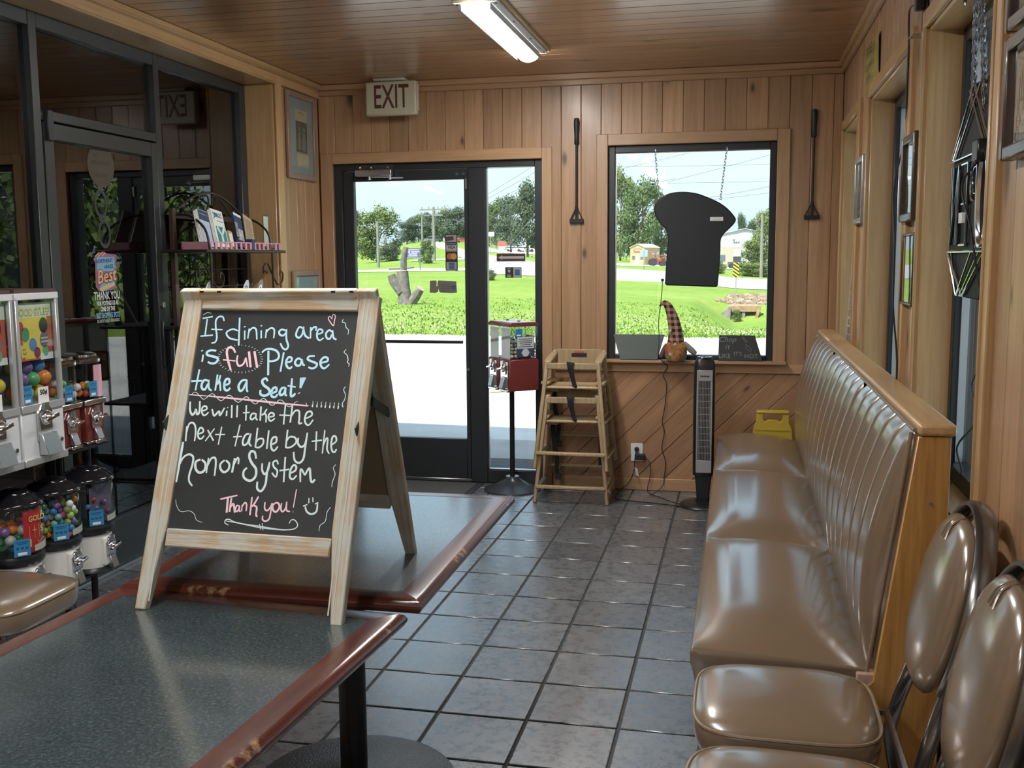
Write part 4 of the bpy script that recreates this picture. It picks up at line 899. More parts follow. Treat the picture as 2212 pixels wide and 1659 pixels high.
def panel_frame(M, front):
    nm = 'front_frame' if front else 'rear_frame'
    fr = bpy.data.objects.new(nm, None); COL.objects.link(fr); fr.parent = ab; fr.matrix_local = M
    D0, D1 = -.022, .0
    for s in (-1, 1):
        g = G(); pr = [(s * hw(0), 0), (s * hw(SL), SL), (s * (hw(SL) - LW), SL), (s * (hw(.2) - LW), .2), (s * (hw(0) - LW + .022), 0)]
        g.ext(pr if s < 0 else pr[::-1], D0, D1)
        st_ = g.build('stile', DZ if False else distressed_y, fr, bevel=.003, seg=2)
        if front:
            for q in (.024, .034): G().ribbon([(s * (hw(.02) - q), .02), (s * (hw(SL) - q), SL - .004)], .0035, I4, .0006).build('moulding_groove', mat('pale_limed_groove', (.52, .53, .46), .8), fr)
    a = hw(.62) - LW
    zb0, zb1 = .145, .187
    for (y0, y1) in ((zb0, zb1), (SL - .038, SL)):
        G().ext([(-hw(y0) + LW, y0), (hw(y0) - LW, y0), (hw(y1) - LW, y1), (-hw(y1) + LW, y1)], D0, D1 - .001).build('rail', DX, fr, bevel=.003)
    y0, y1 = zb1, SL - .038
    G().ext([(-hw(y0) + LW - .004, y0 - .004), (hw(y0) - LW + .004, y0 - .004), (hw(y1) - LW + .004, y1 + .004), (-hw(y1) + LW - .004, y1 + .004)], -.016, -.009).build('chalk_panel', (mat('blackboard', (.016, .020, .022), .6, var=.35, vscale=5)), fr)
    G().ext([(-hw(y0) + LW, y0), (hw(y0) - LW, y0), (hw(y1) - LW, y1), (-hw(y1) + LW, y1)], -.0175, -.0162).build('back_board', mat('hardboard', (.22, .17, .10), .8), fr)
    return fr
distressed_y = wood('distressed_wood_stile', (.50, .38, .24), (.38, .27, .16), 'Y', scale=1.5, rough=.7, coat=0, var=.06)
m = distressed_y; n, l = m.node_tree.nodes, m.node_tree.links; b = n['Principled BSDF']; src = b.inputs['Base Color'].links[0].from_socket
tc = n.new('ShaderNodeTexCoord'); mp = n.new('ShaderNodeMapping'); mp.inputs['Scale'].default_value = (75, 3.0, 75); l.new(tc.outputs['Object'], mp.inputs[0])
nz = n.new('ShaderNodeTexNoise'); nz.inputs['Scale'].default_value = 1; nz.inputs['Detail'].default_value = 6; nz.inputs['Roughness'].default_value = .65; l.new(mp.outputs[0], nz.inputs['Vector'])
n2 = n.new('ShaderNodeTexNoise'); n2.inputs['Scale'].default_value = 8; n2.inputs['Detail'].default_value = 3; l.new(tc.outputs['Object'], n2.inputs['Vector'])
f = ramp(n, l, math_node(n, l, 'ADD', math_node(n, l, 'MULTIPLY', nz.outputs[0], .6), math_node(n, l, 'MULTIPLY', n2.outputs[0], .4)), (.45, (0, 0, 0)), (.55, (.9, .9, .9)))
c = mixc(n, l, f, src, (.50, .53, .47)); l.new(c, b.inputs['Base Color']); bp = b.inputs['Normal'].links[0].from_node; bp.inputs['Strength'].default_value = .5; l.new(nz.outputs[0], bp.inputs['Height'])
ff = panel_frame(FM, True); rf = panel_frame(RM, False)
for x in (-.17, .17):
    g = G().box(x - .028, x + .028, .010, .026, HB - .004, HB + .006).box(x - .028, x - .018, -.012, .010, HB - .0005, HB + .004).box(x + .018, x + .028, -.012, .010, HB - .0005, HB + .004)
    g.cyl((x - .03, .004, HB + .004), (x + .03, .004, HB + .004), .005, n=8).build('hinge', BLACKM, ab)
for s in (-1, 1):
    x = s * (wt_ - .012)
    G().bar((x, -.128, .395), (x, -.02, .450), .022, .003, (1, 0, 0)).bar((x, -.02, .450), (x, .100, .405), .022, .003, (1, 0, 0)).cyl((x - .006, -.02, .450), (x + .006, -.02, .450), .010, n=10).build('folding_stay', mat('stay_green_black', (.03, .04, .04), .5, .3), ab)
# handwriting, traced stroke by stroke in the panel's own plane
CHALK = [('chalk_words','blue',[(5,[(-187,696),(-186,654)]),(5,[(-200,697),(-173,702)]),(5,[(-198,652),(-165,655)]),(4.5,[(-141,691),(-146,701),(-156,702),(-163,693),(-161,676),(-154,651),(-156,638),(-166,635)]),(4,[(-172,670),(-142,669)]),(6,[(-101,700),(-93,630)]),(4.5,[(-101,667),(-114,671),(-127,666),(-130,659),(-121,649),(-107,645),(-98,644)]),(5,[(-83,668),(-80,645)]),(6,[(-85,679),(-84,676)]),(5,[(-72,673),(-72,648)]),(4.5,[(-73,662),(-67,672),(-60,675),(-53,669),(-48,646)]),(5,[(-40,669),(-37,649)]),(6,[(-42,682),(-41,679)]),(5,[(-27,672),(-26,650)]),(4.5,[(-27,663),(-20,673),(-12,675),(-6,669),(-5,650)]),(5,[(23,669),(14,672),(7,667),(10,659),(19,657),(25,665)]),(5,[(25,673),(28,649),(35,632),(31,623),(22,626),(14,638)]),(5,[(68,674),(58,679),(52,667),(52,657),(60,652),(67,661),(68,680)]),(5,[(67,678),(74,659),(86,651)]),(5,[(86,679),(89,651)]),(4.5,[(87,668),(93,678),(100,679),(100,670)]),(4.5,[(105,661),(117,666),(116,672),(108,674),(104,664),(107,651),(114,647),(122,653)]),(5,[(141,668),(134,672),(127,664),(130,653),(138,651),(142,662)]),(5,[(142,672),(147,654),(155,649)])]),('chalk_words','blue',[(6,[(-183,606),(-183,588)]),(7,[(-188,617),(-187,614)]),(6,[(-150,616),(-164,617),(-174,612),(-171,605),(-153,601),(-143,597),(-145,588),(-156,584),(-168,588)]),(7,[(-14,619),(-6,559)]),(5.5,[(-30,614),(-21,622),(-6,623),(8,618),(15,607),(11,597),(-4,593),(-10,595)]),(6,[(26,616),(24,568)]),(5.5,[(35,591),(47,594),(48,602),(40,604),(35,593),(39,581),(47,577),(52,582)]),(5.5,[(72,600),(63,601),(58,591),(64,584),(72,586),(74,600)]),(5,[(74,600),(78,588),(84,585)]),(5.5,[(106,608),(92,607),(89,600),(100,595),(113,590),(112,582),(103,578),(93,581)]),(5.5,[(123,592),(138,596),(139,603),(130,606),(122,596),(125,584),(134,579),(145,589)])]),('chalk_words','blue',[(6,[(-187,569),(-189,517)]),(6,[(-205,539),(-175,541)]),(6,[(-160,541),(-169,543),(-175,532),(-172,522),(-164,520),(-159,534)]),(5,[(-158,544),(-155,524),(-146,517)]),(6,[(-137,557),(-137,518)]),(5,[(-129,556),(-132,537),(-136,533)]),(5,[(-135,537),(-129,540),(-123,517)]),(6,[(-117,531),(-104,536),(-105,546),(-113,546),(-116,535),(-113,522),(-105,519),(-99,526)]),(6,[(-60,546),(-71,544),(-78,532),(-74,520),(-66,522),(-59,542)]),(5,[(-59,547),(-56,524),(-52,517)]),(6.5,[(-5,544),(-11,551),(-19,545),(-14,535),(1,525),(3,515),(-8,509),(-19,513),(-20,523)]),(6,[(7,515),(20,520),(19,529),(12,528),(8,517),(11,508),(20,507),(25,514)]),(6,[(43,529),(34,529),(29,518),(33,512),(40,516),(43,529)]),(5,[(43,530),(44,514),(49,511)]),(6,[(56,553),(58,514),(64,511),(69,517)]),(5,[(47,535),(68,532)]),(6,[(78,555),(80,530)]),(6,[(84,556),(80,530)]),(6,[(89,556),(80,530)]),(8,[(78,519),(79,517)])]),('chalk_words','pink',[(6,[(-99,612),(-107,623),(-117,625),(-122,616),(-117,597),(-110,581),(-104,568)]),(4.5,[(-129,594),(-96,592)]),(5,[(-92,606),(-92,591),(-85,580),(-74,585),(-70,600)]),(5,[(-70,601),(-62,578)]),(8,[(-64,616),(-54,577)]),(8,[(-50,617),(-37,577)]),(1.6,[(-208,507),(-151,504),(-86,501),(-21,496),(43,493),(107,489)]),(3,[(-208,506),(-108,502)]),(4.5,[(-151,504),(-21,496),(43,492)]),(4,[(-21,495),(54,491),(105,488)]),(2,[(99,495),(103,487)]),(2.6,[(138,699),(131,706),(128,701),(134,692),(143,683),(144,695),(145,707),(139,711),(137,702)])]),('chalk_doodle','white',[(1.5,[(-31,598),(-25,598)]),(1.5,[(-31,593),(-25,592)]),(1.5,[(-32,588),(-26,587)]),(1.5,[(-35,583),(-29,581)]),(1.5,[(-39,578),(-34,576)]),(1.5,[(-44,575),(-40,572)]),(1.5,[(-51,571),(-47,568)]),(1.5,[(-58,569),(-55,565)]),(1.5,[(-66,567),(-64,563)]),(1.5,[(-75,566),(-74,562)]),(1.5,[(-83,566),(-83,562)]),(1.5,[(-92,566),(-93,563)]),(1.5,[(-101,568),(-103,564)]),(1.5,[(-109,570),(-112,567)]),(1.5,[(-117,573),(-120,571)]),(1.5,[(-123,577),(-128,575)]),(1.5,[(-129,581),(-134,580)]),(1.5,[(-133,586),(-139,585)]),(1.5,[(-136,591),(-142,591)]),(1.5,[(-138,597),(-144,597)]),(1.5,[(-138,602),(-144,603)]),(1.5,[(-137,607),(-143,608)]),(1.5,[(-134,612),(-140,614)]),(1.5,[(-130,617),(-135,619)]),(1.5,[(-124,621),(-129,623)]),(1.5,[(-118,624),(-122,627)]),(1.5,[(-111,627),(-114,630)]),(1.5,[(-102,629),(-105,632)]),(1.5,[(-94,629),(-95,633)]),(1.5,[(-85,630),(-85,633)]),(1.5,[(-76,629),(-75,632)]),(1.5,[(-67,627),(-65,631)]),(1.5,[(-59,625),(-56,628)]),(1.5,[(-52,622),(-48,624)]),(1.5,[(-45,618),(-41,620)]),(1.5,[(-40,613),(-35,615)]),(1.5,[(-36,609),(-30,610)]),(1.5,[(-33,603),(-27,604)]),(1.8,[(-199,505),(-195,509),(-192,512),(-187,512),(-183,510),(-178,505),(-172,501),(-168,497),(-163,496),(-159,498),(-155,501),(-152,505),(-148,508),(-144,510),(-140,509),(-135,505),(-130,501),(-125,497),(-120,494),(-116,494),(-112,497),(-109,500),(-105,504),(-101,507),(-97,507),(-92,505),(-88,501),(-83,496),(-78,493),(-73,491),(-69,493),(-66,496),(-62,500),(-59,503),(-55,505),(-50,504),(-46,500),(-41,496),(-36,492),(-31,489),(-27,489),(-23,492),(-20,496),(-16,499),(-12,502),(-8,502),(-4,500),(1,496),(6,492),(10,488),(15,487),(19,488),(22,491),(26,495),(29,499),(33,500),(38,499),(42,496),(47,491),(52,487),(56,485),(60,485),(64,487),(68,491),(71,495),(75,497),(79,497)]),(2,[(116,500),(117,485)]),(4.5,[(116,492),(116,486)]),(2,[(127,499),(128,485)]),(4.5,[(127,492),(127,486)]),(2,[(137,499),(138,485)]),(4.5,[(138,491),(138,486)]),(2,[(148,499),(149,484)]),(4.5,[(148,491),(148,485)]),(2,[(159,498),(159,484)]),(4.5,[(159,491),(159,485)]),(2,[(169,498),(170,484)]),(4.5,[(169,490),(169,485)]),(2,[(180,498),(180,483)]),(4.5,[(180,490),(180,484)]),(2,[(-199,706),(-189,712),(-178,710)]),(2,[(166,700),(164,693),(172,690),(175,680),(182,673),(182,662)]),(2,[(182,626),(178,619),(186,612),(190,601),(189,595),(194,591),(193,585)]),(1.8,[(192,537),(188,529),(194,517),(193,505),(189,497),(192,487)]),(1.8,[(190,497),(189,492),(192,488)])]),('chalk_words','white',[(5.5,[(-198,489),(-195,468),(-187,457),(-181,465),(-180,471),(-175,459),(-170,465),(-173,491)]),(4.5,[(-163,467),(-152,472),(-155,479),(-163,477),(-164,467),(-159,458),(-152,458),(-146,465)]),(5,[(-138,473),(-130,457),(-119,468),(-115,458),(-106,477)]),(5.5,[(-99,470),(-98,457)]),(5,[(-99,478),(-97,477)]),(5.5,[(-88,484),(-84,453)]),(5.5,[(-74,484),(-71,455)]),(5,[(-51,485),(-47,448)]),(4,[(-57,466),(-40,468)]),(4.5,[(-23,465),(-33,465),(-36,455),(-31,451),(-23,458)]),(4,[(-23,466),(-22,455),(-17,450)]),(5.5,[(-13,483),(-10,449)]),(4,[(3,478),(-4,465),(-9,463)]),(4,[(-7,465),(2,464),(5,445)]),(4.5,[(9,458),(22,461),(21,467),(13,468),(9,460),(13,451),(19,450),(26,456)]),(5,[(48,489),(50,442)]),(4.5,[(36,464),(63,464)]),(5.5,[(66,488),(66,447)]),(4.5,[(66,461),(74,475),(84,475),(87,460),(88,446),(96,448)]),(4.5,[(103,458),(117,466),(114,475),(104,472),(101,456),(106,445),(114,444),(122,456)])]),('chalk_words','white',[(5.5,[(-197,429),(-194,393)]),(4.5,[(-195,414),(-192,434),(-183,438),(-175,430),(-171,412),(-171,394)]),(4.5,[(-164,411),(-152,417),(-155,425),(-162,426),(-165,415),(-162,403),(-155,400),(-148,408)]),(5,[(-141,422),(-122,397)]),(4,[(-124,426),(-143,395)]),(4.5,[(-106,431),(-108,388)]),(4,[(-120,412),(-95,413)]),(4.5,[(-60,438),(-65,386)]),(4,[(-73,408),(-51,410)]),(5,[(-33,417),(-42,414),(-47,400),(-44,390),(-35,394),(-30,415)]),(4.5,[(-29,418),(-30,395),(-23,388)]),(5.5,[(-14,432),(-13,385)]),(4.5,[(-14,395),(-8,405),(3,406),(5,395),(-3,386),(-13,386)]),(5.5,[(15,427),(16,383)]),(5,[(27,394),(37,400),(36,411),(27,409),(25,395),(29,383),(36,380),(43,390)]),(5.5,[(62,430),(63,388)]),(4.5,[(62,400),(69,413),(83,412),(87,401),(76,390),(63,388)]),(5,[(91,412),(92,399),(101,391),(110,399),(112,425)]),(5,[(112,425),(111,388),(110,364),(101,354),(89,360),(84,379)]),(5,[(134,429),(138,384)]),(4.5,[(125,405),(150,409)]),(4.5,[(154,433),(155,378)]),(4,[(155,397),(160,413),(164,411),(165,389),(172,378)]),(4.5,[(174,398),(185,408),(182,419),(175,417),(174,398),(179,384),(185,383),(188,390)])]),('chalk_words','white',[(6,[(-200,391),(-201,353),(-202,295)]),(5,[(-202,331),(-194,353),(-180,362),(-168,356),(-167,338),(-171,314),(-169,299),(-159,288)]),(6,[(-148,351),(-159,345),(-157,329),(-146,320),(-134,326),(-134,342),(-145,351)]),(5,[(-128,356),(-128,320)]),(5,[(-128,336),(-121,354),(-111,356),(-107,341),(-106,314)]),(5.5,[(-86,352),(-95,343),(-93,331),(-83,324),(-73,331),(-73,344),(-83,352)]),(7,[(-61,358),(-63,324)]),(4.5,[(-61,342),(-55,358),(-51,356),(-50,344)]),(6,[(-7,359),(-13,374),(-23,375),(-25,363),(-16,348),(-4,335),(-3,317),(-15,307),(-31,314),(-34,328),(-27,337)]),(5,[(10,349),(12,333),(20,324),(27,336),(28,353)]),(5.5,[(28,353),(25,326),(25,301),(17,285),(6,290),(4,306)]),(4.5,[(50,348),(45,357),(37,352),(40,342),(50,333),(48,319),(37,328)]),(5.5,[(65,366),(69,308)]),(5,[(55,334),(79,338)]),(5,[(82,329),(94,336),(95,345),(88,348),(82,336),(83,320),(91,316),(99,325)]),(4.5,[(110,310),(107,340),(119,326)]),(5.5,[(119,326),(128,343),(134,319),(139,311),(145,318)]),(1.8,[(191,354),(186,346),(192,332),(188,315),(188,302)])]),('chalk_words','pink',[(4,[(-83,261),(-64,266),(-41,272)]),(7,[(-64,266),(-62,231)]),(6,[(-55,265),(-55,233)]),(5,[(-54,244),(-49,252),(-45,245),(-42,232)]),(4,[(-33,248),(-39,248),(-41,238),(-36,235),(-32,243)]),(4,[(-32,249),(-31,238),(-27,235)]),(4,[(-26,251),(-25,236)]),(4,[(-26,246),(-20,256),(-15,252),(-14,237)]),(5.5,[(-4,270),(-3,228)]),(4.5,[(12,272),(3,253),(-2,249)]),(4.5,[(2,251),(11,247),(12,230),(16,226)]),(4,[(30,260),(31,246),(38,241),(45,249),(48,259)]),(4,[(48,259),(47,238),(45,222),(36,217),(29,221),(29,229)]),(4.5,[(56,260),(50,253),(53,242),(61,240),(67,250),(63,259),(56,260)]),(4,[(71,260),(71,246),(77,241),(83,251),(83,264)]),(4,[(83,264),(85,245),(94,242)]),(3.5,[(103,293),(101,251)]),(6,[(101,242),(102,242)])]),('chalk_doodle','white',[(3.5,[(136,275),(137,263)]),(3.5,[(145,277),(147,266)]),(4.5,[(129,256),(135,244),(147,239),(158,246),(158,264)]),(3.5,[(124,256),(134,260)]),(3.5,[(152,262),(160,266)]),(2.6,[(-53,203),(-62,207),(-62,214),(-53,216),(-40,211),(-12,207),(19,205),(51,202),(82,200),(108,203),(117,212),(109,223),(100,223),(96,215)]),(2,[(-61,212),(-33,209),(20,202),(51,200),(88,199)]),(2.4,[(23,210),(28,197)]),(2.4,[(30,212),(34,196)]),(1.4,[(-196,255),(-191,240),(-178,227),(-157,230),(-143,223),(-135,210),(-119,205)]),(1.6,[(191,257),(184,246),(182,225),(171,215),(170,202)])])]
CH = {'blue': mat('chalk_blue', (.50, .80, .90), .8), 'white': mat('chalk_white', (.66, .80, .79), .8), 'pink': mat('chalk_pink', (.88, .60, .66), .8)}
for line, colour, strokes in CHALK:
    g = G()
    for k, (wd, pts) in enumerate(strokes):
        P3 = [Vector((p[0] / 1000, p[1] / 1000, 0)) for p in pts]
        P3 = spline(P3, 5) if len(P3) > 2 else P3
        n_p = len(P3); wds = [wd / 1000 * (1 - .25 * abs(2 * i / max(1, n_p - 1) - 1) ** 3) for i in range(n_p)]
        g.ribbon(P3, wds, I4, -.0086 + .00008 * (k % 6))
    o = g.build(line, CH[colour], ff, smooth=False); o['kind'] = 'stuff'
# ------------------------------------------------------------------ upholstery helpers
VINYL, n_, l_, b_ = new_mat('taupe_vinyl'); b_.inputs['Base Color'].default_value = (.185, .130, .080, 1); b_.inputs['Roughness'].default_value = .30; b_.inputs['Coat Weight'].default_value = .9; b_.inputs['Coat IOR'].default_value = 1.8; b_.inputs['Coat Roughness'].default_value = .17
tc = n_.new('ShaderNodeTexCoord'); nz = n_.new('ShaderNodeTexNoise'); nz.inputs['Scale'].default_value = 420; nz.inputs['Detail'].default_value = 2; l_.new(tc.outputs['Object'], nz.inputs['Vector'])
n2 = n_.new('ShaderNodeTexNoise'); n2.inputs['Scale'].default_value = 9; n2.inputs['Detail'].default_value = 3; l_.new(tc.outputs['Object'], n2.inputs['Vector'])
bp = n_.new('ShaderNodeBump'); bp.inputs['Strength'].default_value = .07; bp.inputs['Distance'].default_value = .004
l_.new(math_node(n_, l_, 'ADD', math_node(n_, l_, 'MULTIPLY', nz.outputs[0], .12), n2.outputs[0]), bp.inputs['Height']); l_.new(bp.outputs[0], b_.inputs['Normal'])
WELT = mat('taupe_piping', (.215, .155, .10), .35)
GRAPH = mat('graphite_steel_frame', (.22, .225, .225), .22, .95)
def pad(g, a, b, prof, n=56, p=4., M=I4):
    """cushion from rings (scale, inset, height) of a rounded-square outline"""
    rings = []
    for s, ins, z in prof:
        r = []
        for i in range(n):
            t = 2 * pi * i / n; c, sn = cos(t), sin(t)
            r.append(M @ Vector(((a - ins) * s * math.copysign(abs(c) ** (2 / p), c), (b - ins) * s * math.copysign(abs(sn) ** (2 / p), sn), z)))
        rings.append(r)
    return g.ring_strip(rings, True, True, True)

# ------------------------------------------------------------------ banquette along the right wall
bn = thing('banquette', (.20, 4.6, 0), 'long taupe vinyl banquette with channelled back and oak end panel under the side windows', 'bench')
BX, BY = .20, 4.6
def bl(x, y, z): return Vector((x - BX, y - BY, z))
for (a, b) in ((2.812, 3.992), (3.992, 5.300), (5.300, 6.385)):
    def top(u, v, a=a, b=b):
        # u across x from front (0) to back (1); v along y. wraps over the front edge and both ends
        x = -.112 + u * .470; y = a + v * (b - a); U, V = 2 * u - 1, 2 * v - 1
        z = .442 + .062 * (1 - abs(U) ** 3.2) * (1 - abs(V) ** 5) - .012 * U
        return bl(x, y, z)
    g = G(); N1, N2 = 22, 34; vs = [[None] * (N2 + 1) for _ in range(N1 + 1)]
    def ease(t): return .5 - .5 * cos(pi * t)
    for i in range(N1 + 1):
        for j in range(N2 + 1): vs[i][j] = g.bm.verts.new(top(ease(i / N1), ease(j / N2)))
    for i in range(N1):
        for j in range(N2): g.bm.faces.new((vs[i][j], vs[i + 1][j], vs[i + 1][j + 1], vs[i][j + 1]))
    loop = [vs[i][0] for i in range(N1 + 1)] + [vs[N1][j] for j in range(1, N2 + 1)] + [vs[i][N2] for i in range(N1 - 1, -1, -1)] + [vs[0][j] for j in range(N2 - 1, 0, -1)]
    prev = loop
    for dz, off in ((.020, .009), (.045, .007), (.080, -.004), (.110, -.010)):
        nw = []
        for v in loop:
            c = Vector(v.co); x, y = c.x + BX, c.y + BY; cx, cy = .123, (a + b) / 2
            dx = 1 if x > .35 else (-1 if x < -.105 else 0); dy = 1 if y > b - .004 else (-1 if y < a + .004 else 0)
            nw.append(g.bm.verts.new(Vector((c.x + dx * off * .8, c.y + dy * (off - .010) * .5, .442 - .012 * (1 if x > .35 else -1 if x < -.1 else 0) - dz))))
        for i in range(len(loop)):
            k = (i + 1) % len(loop); g.bm.faces.new((prev[i], prev[k], nw[k], nw[i]))
        prev = nw
    g.bm.faces.new(prev)
    g.build('seat_cushion', VINYL, bn, ang=130)
for (a, b) in ((2.822, 3.952), (3.952, 5.232), (5.232, 6.385)):
    NC = 6
    def back(u, v, a=a, b=b):
        y = a + u * (b - a); z = .395 + v * (1.086 - .395)
        x = .368 + v * .094 - .070 * sin(pi * min(1, v * .94 + .03)) ** .75
        dl_ = abs((u * NC) - round(u * NC)) * (b - a) / NC; ch = 1 - math.exp(-(dl_ / .010) ** 2) * .75 - .25 * math.exp(-(dl_ / .035) ** 2); amp = .014 * (.35 + .65 * v); e = min(u, 1 - u) * (b - a)
        x += amp * (1 - ch) + .028 * max(0, 1 - e / .05) ** 2
        if v > .93: x += .020 * ((v - .93) / .07) ** 2
        return bl(x, y, z + (-.004 * (1 - ch) if v > .9 else 0))
    g = G(); NU, NV = 264, 26; vs = [[g.bm.verts.new(back(i / NU, j / NV)) for j in range(NV + 1)] for i in range(NU + 1)]
    side = lambda u: [g.bm.verts.new(Vector((.455 - BX if j > 3 else .38 - BX + (j / 3) * .075, back(u, j / NV).y, back(u, j / NV).z))) for j in range(NV + 1)]
    vs = [side(0)] + vs + [side(1)]
    for i in range(len(vs) - 1):
        for j in range(NV): g.bm.faces.new((vs[i][j], vs[i + 1][j], vs[i + 1][j + 1], vs[i][j + 1]))
    g.build('back_cushion', VINYL, bn, ang=60)
    G().tube([bl(.459, a + (b - a) * i / 12, 1.090) for i in range(13)], .0065, 8).build('piping', WELT, bn)
G().tube([bl(.365 + .094 * v - .01, 2.818, .395 + .69 * v) for v in [i / 10 for i in range(11)]], .006, 8).build('piping', WELT, bn)
def bb(nm, x0, x1, y0, y1, z0, z1, m, bev=.004): 
    return G().cbox((0, 0, 0), (x1 - x0, y1 - y0, z1 - z0)).build(nm, m, bn, loc=bl((x0 + x1) / 2, (y0 + y1) / 2, (z0 + z1) / 2), bevel=bev, seg=2)
bb('top_rail', .462, .556, 2.788, 5.60, 1.080, 1.112, OAK_Y, .009); bb('top_rail', .462, .556, 5.604, 6.40, 1.080, 1.112, OAK_Y, .009)
ENDW = wood('end_panel_oak', (.50, .27, .075), (.34, .16, .04), 'Z', scale=1.8, rough=.4, coat=.3)
g = G(); poly = [(.462, 1.078), (.545, 1.078), (.545, .10), (.330, .10), (.330, .36), (.372, .40)]
for y in (2.796, 6.390): G().ext([(p[0] - BX, p[1]) for p in poly], 0, -.018, MX((0, y - BY, 0), (1, 0, 0), (0, 0, 1))).build('end_panel', ENDW, bn, bevel=.003)
bb('back_board', .47, .54, 2.82, 6.39, .10, 1.08, OAK_Y)
bb('bare_block', .330, .395, 2.800, 2.86, .30, .42, wood('bare_pink_pine', (.55, .36, .28), (.45, .28, .2), 'Y', rough=.7))
bb('seat_skirt', -.096, .33, 2.825, 6.375, .10, .345, VINYL, .006); bb('plinth', -.06, .54, 2.83, 6.37, 0, .10, mat('plinth_black', (.03, .028, .026), .7))
G().tube([bl(-.098, 2.83 + i * .3545, .338) for i in range(11)], .006, 8).build('piping', WELT, bn)
for z in (.90, .62): G().cyl(bl(.50, 2.7965, z), bl(.50, 2.793, z), .005, n=10).build('screw', STEEL, bn)

# ------------------------------------------------------------------ dining chairs
def make_chair(label, grp):
    t = thing('dining_chair', (0, 0, 0), label, 'chair', grp)     # faces -x, seat centre at the origin
    g = G(); pad(g, .218, .212, [(.02, 0, .500), (.35, 0, .4985), (.65, 0, .494), (.84, 0, .486), (.94, 0, .476), (.985, 0, .466), (1.0, 0, .455), (1.0, .002, .425), (1.0, .006, .405), (.95, 0, .398), (.3, 0, .398)], 64, 4.2)
    g.build('seat_pad', VINYL, t, ang=70)
    pr = [Vector((.2155 * math.copysign(abs(cos(a)) ** (2 / 4.2), cos(a)), .2095 * math.copysign(abs(sin(a)) ** (2 / 4.2), sin(a)), .4665)) for a in [2 * pi * i / 64 for i in range(64)]]
    G().tube(pr, .0042, 6, True).build('piping', WELT, t)
    # leaning back: plane axes y (across) and up
    up = Vector((.23, 0, 1)).normalized(); MB2 = MX((.345, 0, .745), (0, -1, 0), up); MB2 = MX((.345, 0, .745), (0, 1, 0), up)
    nrm = Vector((-1, 0, .23)).normalized()
    Mb = Matrix(((0, up.x, nrm.x, .338), (1, up.y, nrm.y, 0), (0, up.z, nrm.z, .748), (0, 0, 0, 1)))
    g = G(); pad(g, .178, .208, [(.02, 0, .036), (.4, 0, .034), (.7, 0, .027), (.88, 0, .016), (.97, 0, .004), (1, 0, -.008), (.98, 0, -.018), (.85, 0, -.022), (.3, 0, -.022)], 56, 2.7, Mb)
    g.build('back_pad', VINYL, t, ang=70)
    g = G()     # pleats gathered at the top of the pad
    for x in (-.012, .0, .013): g.tube(spline([Mb @ Vector((x * 1.6, .150, .0262)), Mb @ Vector((x, .185, .019)), Mb @ Vector((x * .7, .208, -.004))], 5), .003, 6)
    g.build('gathered_pleats', VINYL, t)
    hoop = [Mb @ Vector((.206 * sin(a), -.03 + .268 * cos(a), -.032)) for a in [radians(-118 + 236 * i / 30) for i in range(31)]]
    for s in (1, -1):
        pass
    legL = [Vector((.318, -.168, .52)), Vector((.285, -.182, .40)), Vector((.275, -.190, .30)), Vector((.315, -.198, .13)), Vector((.355, -.204, 0))]
    legR = [Vector((p.x, -p.y, p.z)) for p in legL]
    pts = spline(hoop, 2)
    G().tube(pts, .0125, 10, flat=2.0, up=(-1, 0, .23)).build('back_frame', GRAPH, t)
    for L in (legL, legR):
        st_ = hoop[0] if (hoop[0] - L[0]).length < (hoop[-1] - L[0]).length else hoop[-1]
        G().tube(spline([st_] + L, 4), .0115, 10, flat=1.6).build('leg', GRAPH, t)
    for s in (-1, 1):
        G().tube(spline([(-.165, s * .165, .40), (-.178, s * .176, .30), (-.200, s * .192, 0)], 5), .0115, 10).build('leg', GRAPH, t)
        G().bar((-.175, s * .172, .385), (.285, s * .182, .385), .02, .012).build('seat_rail', GRAPH, t)
    G().bar((-.17, -.165, .39), (-.17, .165, .39), .012, .02).build('cross_rail', GRAPH, t); G().bar((.26, -.175, .39), (.26, .175, .39), .012, .02).build('cross_rail', GRAPH, t)
    return t
ch = make_chair('taupe vinyl chair drawn up beside the oak end of the banquette', 'taupe vinyl chairs')
ch.location = (.125, 2.462, 0)
def put(x, y, rz, label):
    c = tree_copy(ch); c.location = (x, y, 0); c.rotation_euler = (0, 0, rz); c['label'] = label; return c
put(.120, 1.992, radians(-2), 'taupe vinyl chair next along the row, closer than the one beside the banquette end')
put(.130, 1.50, 0, 'taupe vinyl chair cut off by the picture corner, end of the row of chairs')
put(-2.375, 2.790, pi, 'taupe vinyl chair in front of the candy machines')
# ------------------------------------------------------------------ candy and toy machines by the inner storefront
CLEAR = glass('clear_plastic', (.93, .95, .96), ior=1.35)
BLUE_STK, RED_ENAMEL = mat('blue_sticker', (.03, .22, .42), .5), mat('red_enamel', (.155, .028, .024), .35)
CREAM = mat('cream_enamel', (.74, .73, .68), .35)
def sticker(parent, M, w=.05, h=.062, nm='price_sticker'):
    o = G().box(-w / 2, w / 2, -h / 2, h / 2, 0, .0008, M).build(nm, BLUE_STK, parent)
    g = G().box(-w * .28, w * .28, -h * .42, -h * .26, .0008, .0012, M)
    g.build('white_strip', PAPER, o)
    g = G()
    for k in (-.28, 0, .28): g.cbox((k * w, -.02 * h, .001), (w * .17, h * .12, .0004), M)
    g.cbox((0, .34 * h, .001), (w * .75, h * .05, .0004), M).cbox((0, .24 * h, .001), (w * .6, h * .04, .0004), M); g.build('small_print', mat('sticker_print', (.01, .08, .2), .5), o)
